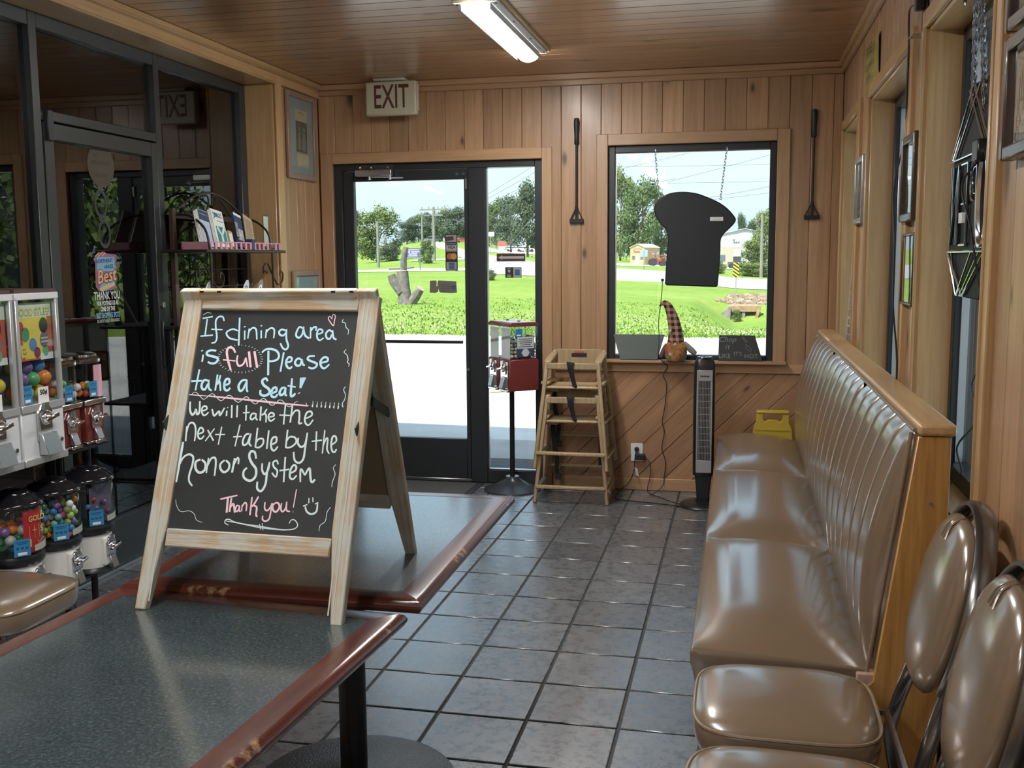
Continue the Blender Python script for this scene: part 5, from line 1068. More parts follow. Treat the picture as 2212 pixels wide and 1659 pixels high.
def coin_mech(parent, M, s=1., boxy=False):
    """coin plate, turning handle and dispensing chute; M: x across, y up, z outwards"""
    pl = [(-.030 * s, -.040 * s), (.030 * s, -.040 * s), (.034 * s, .018 * s), (.016 * s, .044 * s), (-.016 * s, .044 * s), (-.034 * s, .018 * s)]
    p = G().ext(pl, 0, .008 * s, M); p.lathe([(0, .020 * s), (.020 * s, .020 * s), (.026 * s, .012 * s), (.027 * s, .006 * s)], 20, M @ Matrix.Translation((0, 0, 0)))
    o = p.build('coin_plate', CHROME, parent, bevel=.0015)
    G().box(-.011 * s, .011 * s, .026 * s, .050 * s, .004 * s, .014 * s, M).build('coin_slot', STEEL, o)
    G().box(-.034 * s, .034 * s, -.0065 * s, .0065 * s, .022 * s, .036 * s, M @ Matrix.Rotation(radians(12), 4, 'Z')).cyl(M @ Vector((0, 0, .015 * s)), M @ Vector((0, 0, .03 * s)), .008 * s, n=10).build('turn_handle', CHROME, parent, bevel=.002)
def chute(parent, M, w, h, d):
    """wedge shaped flap"""
    MW = M @ Matrix(((0, 0, 1, -w / 2), (0, 1, 0, 0), (1, 0, 0, 0), (0, 0, 0, 1)))
    o = G().ext([(0, h), (d * .35, h), (d, 0), (0, 0)], 0, w, MW).build('dispenser_flap', STEEL, parent, bevel=.0015)
    G().box(-w * .42, w * .42, -.0012, .0012, 0, .0015, M @ Matrix.Translation((0, h * .92, d * .36))).build('flap_hinge', CHROME, o)
    return o
MXF = lambda x, y, z: MX((x, y, z), (0, 1, 0), (0, 0, 1))     # on a face turned towards +x: across = +y, up = z
XF = -2.600
rack = thing('machine_rack', (-2.73, 3.52, 0), 'black steel rack carrying the candy and toy machines', 'rack')
g = G()
for y in (3.06, 3.80):
    for x in (-2.86, -2.72): G().cyl((x + 2.73, y - 3.52, .0), (x + 2.73, y - 3.52, .76), .014, n=8).build('leg', BLACKM, rack)
for z in (.22, .765):
    for x in (-2.86, -2.72): G().bar((x + 2.73, -.50, z), (x + 2.73, .34, z), .026, .026).build('shelf_rail', BLACKM, rack)
    G().box(-.14, .075, -.50, .34, z + .006, z + .016).build('shelf', BLACKM, rack)
def big_vender(y, label, header):
    t = thing('toy_vending_machine', (-2.735, y, .783), label, 'vending machine'); W2, D2 = .122, .135; z1, z2 = .232, .625
    G().box(-D2, D2 - .004, -W2, W2, 0, z1 - .02).build('body', mat('white_cabinet', (.66, .68, .69), .35), t, bevel=.004)
    fr = G().box(-D2, D2 + .006, -W2 - .002, W2 + .002, -.0, .028).box(-D2, D2 + .005, -W2 - .001, W2 + .001, z1 - .028, z1)
    for s in (-1, 1):
        for x in (-D2 + .008, D2 - .008): fr.box(x - .009, x + .009, s * (W2 - .009) - .009, s * (W2 - .009) + .009, z1, z2)
    fr.build('frame', mat('aluminium_trim', (.60, .62, .63), .35, .6), t, bevel=.002)
    G().box(-D2, D2 + .003, -W2 - .001, W2 + .001, z2, z2 + .026).build('lid_trim', MATS['white_cabinet'], t, bevel=.003); G().box(-D2 + .01, D2 - .004, -W2 + .006, W2 - .006, z2 + .026, z2 + .040).build('lid', mat('dark_lid', (.08, .045, .04), .5), t)
    G().box(D2 - .010, D2 - .007, -W2 + .016, W2 - .016, z1, z2).box(-D2 + .02, D2 - .02, -W2 + .006, -W2 + .009, z1, z2).box(-D2 + .02, D2 - .02, W2 - .009, W2 - .006, z1, z2).build('glass_front', CLEAR, t)
    G().box(-D2 + .003, -D2 + .010, -W2 + .01, W2 - .01, z1, z2).build('back_panel', mat('back_grey', (.30, .32, .34), .6), t)
    # printed card behind the glass: plain capsule and smiley shapes
    Mc = t_M = MX((D2 - .022, 0, 0), (0, 1, 0), (0, 0, 1)); c0, c1 = .395, z2 - .012
    card = G().box(-W2 + .020, W2 - .020, c0, c1, -.002, 0, Mc).build('display_card', mat('card_red', (.55, .10, .06), .55), t)
    g = G(); 
    g.ribbon([(0, c0 + .006), (0, c1 - .05)], [.11, .16], Mc, .0006); g.build('yellow_burst', mat('card_yellow', (.75, .58, .10), .55), card, smooth=False)
    g = G(); g.box(-W2 + .020, W2 - .020, c1 - .055, c1, .0004, .0009, Mc); g.build('card_top', mat('card_pale', (.66, .68, .60), .6), card)
    if header:
        G().text('GOOD STUFF', .040, Mc @ Matrix.Translation((-.004, c1 - .036, 0)), .0014, .78, bold=.0022).build('lettering_shadow', mat('card_ink', (.12, .05, .02), .5), card)
        G().text('GOOD STUFF', .040, Mc @ Matrix.Translation((-.005, c1 - .035, 0)), .0020, .78, bold=.0006).build('lettering', mat('card_letter', (.80, .74, .25), .5), card)
    rr = random.Random(int(y * 100))
    for i, (u, v, r, col) in enumerate(((-.05, .10, .022, (.08, .30, .14)), (.055, .13, .024, (.03, .03, .035)), (.055, .075, .024, (.16, .17, .17)), (-.01, .06, .020, (.10, .25, .5)), (.012, .028, .017, (.25, .05, .1)), (.06, .03, .016, (.1, .4, .2)), (-.075, .13, .016, (.5, .05, .05)))):
        G().lathe([(0, .0024), (r, .0024), (r, .001)], 16, Mc @ Matrix.Translation((u, c0 + v, 0)) @ Matrix.Diagonal((1, 1.25, 1, 1))).build('printed_capsule', mat('print_%d' % i, col, .5), card)
    if header:
        for dz in (-.008, .006): G().box(.034, .076, c0 + .075 + dz - .003, c0 + .075 + dz + .003, .0026, .003, Mc).build('printed_band', mat('print_silver', (.5, .52, .5), .5), card)
        Ms = Mc @ Matrix.Translation((-.062, c0 + .038, .002)) @ Matrix.Rotation(.12, 4, 'Z')
        G().box(-.017, .017, -.024, .024, 0, .001, Ms).build('smiley_card', MATS['card_yellow'], card)
        g = G().ribbon([(-.008, -.004), (-.004, -.011), (.004, -.011), (.008, -.004)], .003, Ms, .0016); g.box(-.006, -.003, .003, .009, .001, .0016, Ms).box(.003, .006, .003, .009, .001, .0016, Ms).build('smiley_face', MATS['card_ink'], card)
    G().box(.03, W2 - .02, c0 - .002, c0 + .024, .001, .002, Mc).build('white_label', PAPER, card)
    sticker(t, MX((D2 - .0065, -W2 + .045, z1 + .038), (0, 1, 0), (0, 0, 1)), .052, .070)
    pc = G().box(D2 - .0068, D2 - .0055, -.018, .042, z1 - .004, z1 + .058).build('price_card', PAPER, t)
    if header:
        Mp = MX((D2 - .0055, .012, z1 + .038), (0, 1, 0), (0, 0, 1)); G().text('50¢', .026, Mp, .0006, 1.1, bold=.001).build('price_lettering', BLACK, pc)
    Mm = MXF(D2, .0, .175); coin_mech(t, Mm, 1.15); G().box(-.043, .043, -.078, .062, 0, .003, MXF(D2, 0, .165)).build('mech_plate', MATS['aluminium_trim'], t, bevel=.001)
    chute(t, MXF(D2 + .002, .006, .034), .088, .080, .040)
    G().cyl((D2, .088, .075), (D2 + .008, .088, .075), .009, n=14).build('lock', STEEL, t); G().cyl((D2 + .008, .088, .075), (D2 + .009, .088, .075), .004, n=10).build('lock_core', BLACK, t)
    return t
big_vender(3.384, 'white toy vending machine with a 50 cent card and bright capsule poster', True)
big_vender(3.128, 'white toy vending machine partly cut off by the picture edge', False)
def balls(cx, cy, z0, z1, rx, ry, r, n, cols, lab, cat, grp, seed, nm, cap=False):
    """loose balls stacked in a box or jar: layer by layer, each a thing"""
    rr = random.Random(seed); meshes = {}; made = 0; z = z0 + r; lay = 0
    while made < n and z < z1:
        nx, ny = max(1, int(2 * rx / (2.06 * r))), max(1, int(2 * ry / (2.06 * r)))
        for i in range(nx):
            for j in range(ny):
                if made >= n: break
                x = cx - rx + (i + .5) * 2 * rx / nx + rr.uniform(-.12, .12) * r + (r * .45 if lay % 2 else -r * .3); y = cy - ry + (j + .5) * 2 * ry / ny + rr.uniform(-.12, .12) * r + (r * .4 if lay % 2 else -r * .3)
                x = min(max(x, cx - rx + r), cx + rx - r); y = min(max(y, cy - ry + r), cy + ry - r)
                if nm.startswith('rubber') or grp.endswith('jar'):
                    if hypot(x - cx, y - cy) > rx - r * .9: continue
                k = rr.randrange(len(cols)); cn, col = cols[k]
                if k not in meshes:
                    o = G().sph((0, 0, 0), r, 14, 9).build(nm, mat('ball_' + cn.replace(' ', '_'), col, .25, coat=.3)); meshes[k] = o
                else: o = inst(meshes[k])
                o.location = (x, y, z + rr.uniform(0, .25) * r); o.rotation_euler = (rr.uniform(0, 3), rr.uniform(0, 3), 0)
                tag(o, (lab % cn), cat, grp); made += 1
        z += r * 1.72; lay += 1
CAPS = [('yellow', (.68, .52, .05)), ('blue', (.05, .20, .48)), ('orange', (.72, .22, .04)), ('green', (.10, .36, .14)), ('clear', (.42, .40, .38)), ('purple', (.18, .10, .26))]
balls(-2.735, 3.384, 1.020, 1.20, .115, .104, .029, 34, CAPS, '%s toy capsule in the white machine with the 50 cent card', 'toy', 'capsules in the 50 cent machine', 4, 'toy_capsule')
balls(-2.735, 3.128, 1.020, 1.20, .115, .104, .029, 34, CAPS, '%s toy capsule in the white machine at the picture edge', 'toy', 'capsules in the cut-off machine', 9, 'toy_capsule')
def red_machine(x, y, label, pink):
    t = thing('gumball_machine', (x, y, .783), label, 'vending machine'); w = .068
    G().box(-.075, .070, -w, w, 0, .012).build('chrome_foot', CHROME, t, bevel=.003)
    G().box(-.070, .064, -w + .006, w - .006, .012, .165).build('body', RED_ENAMEL, t, bevel=.004)
    G().box(-.078, .074, -w - .004, w + .004, .165, .190).build('collar', CHROME, t, bevel=.006, seg=2)
    g = G(); pad(g, .070, .066, [(1.0, 0, .190), (1.0, 0, .335), (.94, 0, .350)], 40, 3.5); g.build('globe', CLEAR, t)
    g = G(); pad(g, .078, .073, [(.98, 0, .342), (1, 0, .348), (1, 0, .358), (.92, 0, .366), (.86, 0, .368), (.84, 0, .378), (.6, 0, .386), (.02, 0, .389)], 40, 3.); g.build('lid', mat('chrome_lid', (.42, .40, .38), .16, 1.), t)
    Mf = MXF(.066, 0, .108); coin_mech(t, Mf, 1.05); chute(t, MXF(.066, 0, .018), .040, .048, .026)
    G().box(.060, .088, -.034, .034, 0, .016).build('chute_lip', CHROME, t, bevel=.003)
    sticker(t, MX((.0705, -.012, .232), (0, 1, 0), (0, 0, 1)), .052, .066)
    if pink: G().box(.060, .064, .008, .060, .195, .330).build('pink_card', mat('pink_card', (.72, .38, .44), .6), t)
    return t
red_machine(-2.735, 3.640, 'small red gumball machine with chrome lid beside the white toy machine', False)
red_machine(-2.735, 3.800, 'small red gumball machine with a pink card inside', True)
GUM = [('orange', (.72, .25, .10)), ('red', (.50, .06, .05)), ('green', (.22, .50, .16)), ('white', (.70, .70, .66))]
balls(-2.735, 3.640, .976, 1.06, .060, .056, .017, 26, GUM, '%s gumball in the first small red machine', 'candy', 'gumballs in a small red machine jar', 6, 'gumball')
balls(-2.735, 3.800, .976, 1.04, .060, .056, .017, 18, GUM, '%s gumball in the red machine with the pink card', 'candy', 'gumballs in the pink card machine jar', 7, 'gumball')
def round_machine(y, label):
    x = -2.700; t = thing('round_vending_machine', (x, y, .238), label, 'vending machine')
    G().lathe([(0, 0), (.095, 0), (.100, .006), (.094, .020), (.090, .024)], 36).build('foot', BLACK, t)
    G().lathe([(.0, .02), (.088, .022), (.090, .165), (0, .166)], 36).build('body', CREAM, t, ang=50)
    G().lathe([(0, .164), (.097, .166), (.106, .180), (.108, .196), (.104, .206), (0, .206)], 40).build('collar', BLACK, t, ang=50)
    G().lathe([(.101, .206), (.106, .225), (.108, .30), (.106, .375), (.098, .392)], 40, cap=False).build('globe', CLEAR, t)
    G().lathe([(0, .452), (.028, .452), (.034, .446), (.060, .442), (.064, .434), (.085, .428), (.090, .418), (.105, .410), (.112, .402), (.112, .392), (.104, .388), (0, .388)], 40).build('lid', mat('glossy_black', (.010, .010, .012), .12), t, ang=50)
    G().box(.060, .098, -.038, .038, .030, .150).build('mech_housing', CREAM, t, bevel=.006, seg=2)
    coin_mech(t, MXF(.098, 0, .110), .95); chute(t, MXF(.098, .002, .020), .038, .050, .026)
    a = radians(-38); sticker(t, Matrix.Rotation(a, 4, 'Z') @ MX((.1085, 0, .245), (0, 1, 0), (0, 0, 1)), .058, .066)
    g = G(); ar = [radians(-12 + 62 * i / 14) for i in range(15)]
    g.ring_strip([[Vector((.1084 * cos(q), .1084 * sin(q), .222)), Vector((.1084 * cos(q), .1084 * sin(q), .245 + .010 * (q - ar[0])))] for q in ar], False); g.build('price_band', mat('silver_band', (.50, .52, .42), .35, .3), t)
    return t, x
t1, _ = round_machine(3.300, 'low round vending machine with a red GOLD card inside')
G().surf(lambda u, v: Vector((.0975 * cos(-.55 + u * 1.05), .0975 * sin(-.55 + u * 1.05), .215 + v * .165)), 10, 1).build('red_card', mat('gold_card_red', (.42, .02, .025), .5), t1)
Mg = Matrix.Rotation(-.10, 4, 'Z') @ MX((.0995, 0, .345), (0, 1, 0), (0, 0, 1))
GOLDI = mat('gold_print', (.70, .50, .14), .4)
g = G().text('GOLD', .030, Mg @ Matrix.Translation((.012, 0, 0)), .001, .95, bold=.0008); g.text('$', .034, Mg @ Matrix.Translation((.035, -.045, 0)), .001, 1.); g.text('+', .040, Mg @ Matrix.Translation((.0, -.046, 0)), .001, 1.)
for u in (-.025, 0, .022): g.ribbon([(u, -.025), (u, -.075)], .0014, Mg, .001)
g.ribbon([(-.025, -.075), (-.025, -.105)], .012, Mg, .001).ribbon(spline([(.012, -.085, 0), (.022, -.098, 0), (.032, -.085, 0)], 5), .0022, Mg, .001).build('gold_print', GOLDI, t1, smooth=False)
round_machine(3.527, 'round vending machine full of swirled rubber balls, middle of the low three')
round_machine(3.755, 'round vending machine nearly empty, last of the low three')
RUB = [('lime', (.30, .48, .08)), ('blue', (.05, .14, .45)), ('pink', (.60, .10, .28)), ('orange', (.75, .22, .06)), ('teal', (.15, .42, .38)), ('olive', (.22, .25, .07)), ('white', (.68, .66, .62)), ('violet', (.22, .12, .32)), ('dark green', (.05, .16, .06))]
balls(-2.700, 3.527, .446, .600, .104, .104, .0145, 160, RUB, '%s rubber ball in the middle round machine', 'ball', 'rubber balls in the middle jar', 3, 'rubber_ball')
balls(-2.700, 3.300, .446, .57, .094, .094, .021, 40, CAPS, '%s capsule in the round machine with the red GOLD card', 'toy', 'capsules in the GOLD card jar', 5, 'toy_capsule')
for i, (dx, dy, z, c) in enumerate(((.062, -.05, .555, 'red'), (.075, .005, .535, 'violet'), (.055, -.078, .53, 'blue'), (.085, .012, .495, 'violet'), (.06, -.03, .515, 'blue'))):
    tag(G().sph((0, 0, 0), .0125, 14, 9).build('bouncy_ball', mat('clear_ball_' + c, {'red': (.25, .02, .04), 'violet': (.12, .05, .12), 'blue': (.05, .12, .22)}[c], .08), loc=(-2.70 + dx, 3.755 + dy, z)), '%s glassy ball on the display card in the nearly empty round machine' % c, 'ball', 'balls in the nearly empty machine')
G().lathe([(.088, .206), (.088, .36)], 30, Matrix.Translation((-2.700, 3.755, .238)), cap=False)
t3 = bpy.data.objects['round_vending_machine.002']
G().surf(lambda u, v: Vector((.062 + .0 * u, -.075 + .15 * u, .21 + v * .16)), 1, 1).build('display_card', mat('violet_card', (.10, .09, .13), .6), t3)

# ------------------------------------------------------------------ candy stand by the sidelight
gs = thing('candy_stand', (-1.475, 6.585, 0), 'twin-headed red candy machine on a black pole stand in front of the sidelight', 'vending machine')
G().lathe([(0, .095), (.045, .095), (.05, .080), (.075, .060), (.12, .036), (.17, .018), (.192, .010), (.195, 0)], 48).build('base', mat('stand_base', (.045, .05, .055), .3, .2), gs)
G().cyl((0, 0, .09), (0, 0, .70), .017, n=16).build('pole', BLACKM, gs)
gsr = bpy.data.objects.new('twin_head', None); COL.objects.link(gsr); gsr.parent = gs; gsr.location = (0.02, 0, 0); gsr.rotation_euler = (0, 0, radians(40))
# heads side by side front to back: mechanisms face -x
for i, dy in enumerate((-.078, .085)):
    G().box(-.115, .10, dy - .073, dy + .073, .690, .895).build('body', RED_ENAMEL, gsr, bevel=.004)
    h = G().box(-.108, .094, dy - .068, dy + .068, .897, .902).build('globe_floor', RED_ENAMEL, gsr)
    g = G()
    for (x0, x1, y0, y1) in ((-.110, -.107, -.070, .070), (.093, .096, -.070, .070), (-.110, .096, -.070, -.067), (-.110, .096, .067, .070)): g.box(x0, x1, dy + y0, dy + y1, .897, 1.112)
    g.build('globe', CLEAR, gsr)
    G().ext([(-.118, 1.112), (.104, 1.112), (.104, 1.125), (.085, 1.138), (-.099, 1.138), (-.118, 1.125)], dy - .074, dy + .074, MX((0, 0, 0), (1, 0, 0), (0, 0, 1)) @ Matrix.Translation((0, 0, 0)) @ Matrix.Diagonal((1, 1, -1, 1))).build('lid', RED_ENAMEL, gsr, bevel=.003)
    G().box(-.098, .084, dy - .064, dy + .064, 1.1375, 1.1405).build('lid_plate', mat('pale_lid', (.72, .73, .72), .35), gsr); G().cyl((-.007, dy, 1.140), (-.007, dy, 1.147), .010, n=14).build('lid_lock', BLACKM, gsr)
    Mf = MX((-.116, dy, .82), (0, -1, 0), (0, 0, 1)); G().box(-.050, .050, -.115, .062, -.001, .003, Mf).build('face_plate', CHROME, gsr, bevel=.001); coin_mech(gsr, Mf @ Matrix.Translation((0, .02, .002)), 1.0); chute(gsr, Mf @ Matrix.Translation((0, -.112, .002)), .050, .075, .03)
    G().box(-.128, -.10, dy - .06, dy + .06, .684, .700).build('drip_tray', CHROME, gsr, bevel=.003)
    G().box(-.105, -.104, dy - .060, dy + .060, .905, 1.10).build('price_insert', mat('insert_cream', (.70, .69, .62), .6), gsr)
Mn = MX((0, -.1485, 0), (1, 0, 0), (0, 0, 1))
sticker(gsr, Mn @ Matrix.Translation((-.045, 1.072, 0)), .05, .048)
nt_ = G().box(-.062, .068, .915, 1.048, 0, .0012, Mn).build('notice', mat('notice_navy', (.03, .045, .07), .5), gsr)
G().box(-.058, .064, .968, 1.044, .0012, .0018, Mn).build('notice_paper', mat('notice_grey', (.48, .52, .52), .6), nt_)
g = G()
for k, wd in enumerate((.098, .10, .09, .075, .104)): g.box(.003 - wd / 2, .003 + wd / 2, 1.028 - k * .0125, 1.032 - k * .0125, .0018, .0022, Mn)
g.build('notice_print', BLACK, nt_)
G().lathe([(.014, .0016), (.026, .0016), (.026, .0013), (.014, .0013)], 20, Mn @ Matrix.Translation((.003, .941, 0))).box(-.028, .034, .938, .944, .0013, .0020, Mn).build('notice_emblem', MATS['notice_grey'], nt_)
rr = random.Random(12); proto = {}
NUTS = [('grey', (.30, .28, .25)), ('tan', (.42, .33, .22)), ('green', (.15, .24, .16)), ('white', (.6, .6, .56))]
k = 0
for dy in (-.078,):
    for layer in range(6):
        for i in range(6):
            for j in range(3):
                if layer > 3 and rr.random() < .5: continue
                cn, col = rr.choice(NUTS); 
                if cn not in proto: o = G().sph((0, 0, 0), (.0155, .0155, .013), 12, 8).build('candy_piece', mat('candy_' + cn, col, .4)); proto[cn] = o
                else: o = inst(proto[cn])
                p = Matrix.Translation((-1.455, 6.585, 0)) @ Matrix.Rotation(radians(40), 4, 'Z') @ Vector((-.085 + i * .0325 + rr.uniform(-.004, .004), dy - .046 + j * .044 + rr.uniform(-.005, .005), .917 + layer * .024))
                o.location = p; tag(o, '%s wrapped candy piece in the near head of the red candy stand' % cn, 'candy', 'candy in the red stand')

# ------------------------------------------------------------------ stacked wooden high chairs
HCW = wood('worn_oak_highchair', (.47, .35, .20), (.34, .24, .125), 'Z', scale=1.5, rough=.5, coat=.1)
STRAP = mat('black_webbing', (.014, .015, .017), .8)
def highchair(label):
    t = thing('high_chair', (0, 0, 0), label, 'high chair', 'stacked high chairs')
    fl = lambda s, z: Vector((s * (.232 - .072 * z / .70), -.185 + .075 * z / .70, z)); rl = lambda s, z: Vector((s * (.232 - .072 * z / .74), .205 - .075 * z / .74, z))
    for s in (-1, 1):
        G().bar(fl(s, 0), fl(s, .685), .036, .024, (1, 0, 0)).build('leg', HCW, t, bevel=.007, seg=2); G().bar(rl(s, 0), rl(s, .735), .036, .024, (1, 0, 0)).build('leg', HCW, t, bevel=.007, seg=2)
        arm = bpy.data.objects.new('side_panel', None); 
        a, b = fl(s, .675), rl(s, .715)
        G().bar(a, b, .024, .045, (1, 0, 0)).build('arm_rail', HCW, t, bevel=.008, seg=2)
        G().bar(fl(s, .545), rl(s, .545), .022, .055, (1, 0, 0)).build('side_rail', HCW, t, bevel=.006)
        G().bar(fl(s, .085), rl(s, .085), .020, .036, (1, 0, 0)).build('stretcher', HCW, t, bevel=.006); G().bar(fl(s, .30), rl(s, .30), .020, .036, (1, 0, 0)).build('stretcher', HCW, t, bevel=.006)
    def across(nm, p, q, w, th): return G().bar(p, q, w, th, (0, 1, 0)).build(nm, HCW, t, bevel=.005)
    a, b = fl(-1, .655), fl(1, .655); across('front_rail', a + Vector((.0, -.012, 0)), b + Vector((0, -.012, 0)), .040, .02)
    for z, nm in ((.105, 'foot_rail'),): across(nm, fl(-1, z) + Vector((0, -.016, 0)), fl(1, z) + Vector((0, -.016, 0)), .020, .036)
    across('rear_rail', rl(-1, .175), rl(1, .175), .020, .036); across('rear_rail', rl(-1, .385), rl(1, .385), .018, .034)
    st_ = G().box(-.185, .185, -.125, .120, .508, .526).build('seat', HCW, t, bevel=.008, seg=2)
    for s in (-1, 1): G().box(s * .15 - .045, s * .15 + .045, -.03, .02, .480, .508).build('seat_block', HCW, t, bevel=.003)
    bk = G().ext([(-.168, .635), (.168, .635), (.168, .715), (.150, .742), (-.150, .742), (-.168, .715)], 0, .014, MX((0, .138, 0), (1, 0, 0), (0, 0, 1))).build('back_crest', HCW, t, bevel=.004)
    G().box(-.048, .052, .1225, .1238, .690, .716).build('warning_label', mat('label_black', (.02, .022, .025), .4), bk); G().box(-.030, .036, .1225, .1236, .7165, .728).build('red_label', mat('label_red', (.45, .08, .07), .5), bk)
    sp = [(-.005, -.145, .682), (-.008, -.150, .655), (0, -.143, .61), (.012, -.130, .55), (.018, -.128, .527), (.0, -.10, .529)]
    G().tube(spline([Vector(p) for p in sp], 4), [.026, .026, .025, .022, .018, .019, .02, .018, .016, .015, .014, .014, .014, .014, .014, .014, .014, .014, .014, .016, .016], 8, flat=.16, up=(0, 1, 0)).build('crotch_strap', STRAP, t)
    G().tube(spline([(-.16, .10, .49), (-.15, .08, .36), (-.13, .09, .24), (-.135, .095, .17), (-.125, .09, .12)], 4), .015, 6, flat=.2, up=(0, 1, 0)).build('hanging_strap', STRAP, t)
    G().tube(spline([(.155, .10, .49), (.158, .09, .35), (.157, .09, .20)], 4), .013, 6, flat=.2, up=(0, 1, 0)).build('hanging_strap', STRAP, t)
    G().box(-.145, -.105, .080, .098, .095, .135).build('buckle', BLACK, t, bevel=.005)
    return t
hc = highchair('worn wooden high chair standing on the floor, lower of the stacked two'); hc.location = (-1.028, 6.445, 0); hc.rotation_euler = (0, 0, radians(1))
h2 = tree_copy(hc); h2.location = (-1.022, 6.440, .218); h2.rotation_euler = (0, 0, radians(-1)); h2['label'] = 'worn wooden high chair nested on top of the other high chair'

# ------------------------------------------------------------------ tower fan
tf = thing('tower_fan', (-.205, 6.37, 0), 'black tower fan with a silver grille front beside the banquette', 'fan', rz=radians(4))
G().lathe([(0, .030), (.10, .028), (.135, .018), (.145, .006), (.145, 0)], 40).build('base', BLACK, tf)
G().ring_strip([[Vector((sx * a, sy * a * .8, z)) for sx, sy in ((-1, -1), (1, -1), (1, 1), (-1, 1))] for z, a in ((.02, .036), (.12, .043), (.205, .052))], True, True, True).build('neck', BLACK, tf, bevel=.008, seg=2)
g = G(); rings = []
for z, k in ((.200, .95), (.205, 1.0), (.55, 1.04), (.885, 1.0), (.905, .94), (.925, .80), (.930, .74)):
    rings.append([Vector((.064 * k * math.copysign(abs(cos(a)) ** .55, cos(a)), .058 * k * math.copysign(abs(sin(a)) ** .55, sin(a)), z)) for a in [2 * pi * i / 36 for i in range(36)]])
g.ring_strip(rings, True, True, True).build('housing', BLACK, tf, ang=50)
G().lathe([(.026, .926), (.046, .926), (.050, .934), (.046, .940), (.030, .941), (.026, .934)], 28, cap=False).build('control_ring', mat('fan_gloss', (.02, .022, .028), .12), tf); G().lathe([(0, .938), (.026, .936), (.027, .930)], 24).build('control_dial', mat('fan_dial', (.30, .34, .42), .15, .4), tf)
SIL = mat('silver_plastic', (.42, .43, .44), .35, .5)
fy = -.0625
fp = G().box(-.048, .048, fy, fy + .012, .222, .300).box(-.048, .048, fy, fy + .012, .795, .862).box(-.048, -.037, fy, fy + .012, .30, .795).box(.037, .048, fy, fy + .012, .30, .795).build('front_panel', SIL, tf, bevel=.002)
G().box(-.038, .038, fy + .009, fy + .011, .30, .795).build('grille_back', mat('grille_dark', (.01, .01, .011), .7), fp)
for i in range(8): G().box(-.034 + i * .0093, -.0315 + i * .0093, fy + .001, fy + .008, .300, .795).build('grille_bar', SIL, fp)
for i in range(11): G().box(-.038, .038, fy + .0005, fy + .006, .345 + i * .0405, .3475 + i * .0405).build('grille_bar', SIL, fp)
G().text('Holmes', .018, wallM(0, fy - .0002, .825), .0004, 1., bold=.0006).build('name_lettering', BLACK, fp)

# ------------------------------------------------------------------ socket, plugs and cords
so = thing('wall_socket', (-.655, YB - .002, .255), 'white double wall socket with two black plugs below the picture window', 'socket')
G().box(-.040, .040, -.006, .0, -.062, .062).build('cover_plate', WHITE, so, bevel=.003)
for z in (.024, -.024): G().cyl((0, -.006, z), (0, -.008, z), .017, n=18).build('outlet_face', mat('outlet_white', (.68, .68, .65), .4), so)
CORD = mat('black_cord', (.012, .012, .013), .5)
pg = thing('fan_plug', (-.655, YB - .01, .279), 'round black plug in the upper outlet of the white socket', 'plug')
G().cyl((0, .0, 0), (0, -.030, 0), .016, .013, n=16).build('plug_head', CORD, pg, bevel=.003)
pb2 = thing('power_adapter', (-.635, YB - .01, .231), 'black power adapter plugged into the lower outlet', 'adapter')
G().box(-.030, .038, -.038, 0, -.018, .018).build('adapter_body', CORD, pb2, bevel=.005, seg=2)
def cord(nm, pts, r, label, cat='cord', m=CORD): return tag(G().tube(spline([Vector(p) for p in pts], 6), r, 6).build(nm, m), label, cat)
yw = YB - .020
cord('black_cable', [(-.655, YB - .040, .277), (-.665, YB - .045, .20), (-.668, YB - .05, .14), (-.70, YB - .06, .06), (-.755, YB - .10, .012), (-.765, YB - .25, .006), (-.735, YB - .33, .006), (-.55, YB - .38, .006), (-.40, YB - .42, .006), (-.30, YB - .44, .006), (-.25, YB - .36, .030), (-.225, YB - .34, .04)], .0036, 'black fan cord dropping from the upper plug to the tower fan')
tg = tag(G().surf(lambda u, v: Vector((-.667 + .022 * u + .012 * v, YB - .052 - .012 * sin(u * 3), .165 - .055 * v - .01 * u)), 4, 2).build('cord_tag', mat('tag_white', (.62, .64, .66), .6)), 'white paper tag folded around the fan cord', 'tag')
cord('adapter_cord', [(-.598, YB - .028, .230), (-.565, YB - .035, .19), (-.562, YB - .035, .10), (-.575, YB - .06, .04), (-.565, YB - .12, .008), (-.50, YB - .20, .006), (-.40, YB - .33, .006), (-.33, YB - .38, .006), (-.24, YB - .30, .006), (-.18, YB - .28, .006)], .0028, 'thin black cord from the adapter across the floor tiles')
cord('sign_cord', [(-.487, 6.62, 1.405), (-.487, 6.60, 1.36), (-.497, 6.60, 1.24), (-.508, 6.60, 1.14), (-.503, 6.60, 1.02), (-.508, 6.595, .93), (-.497, 6.64, .895), (-.47, YB - .075, .862), (-.455, YB - .030, .835), (-.485, yw, .78), (-.462, yw, .72), (-.470, yw, .58), (-.487, yw, .47), (-.473, yw, .40), (-.488, yw, .29), (-.463, yw, .20), (-.470, yw, .10), (-.48, yw - .02, .04), (-.53, YB - .14, .008), (-.55, YB - .16, .006)], .0026, 'thin black cord hanging from the bread-shaped sign down the diagonal boards')

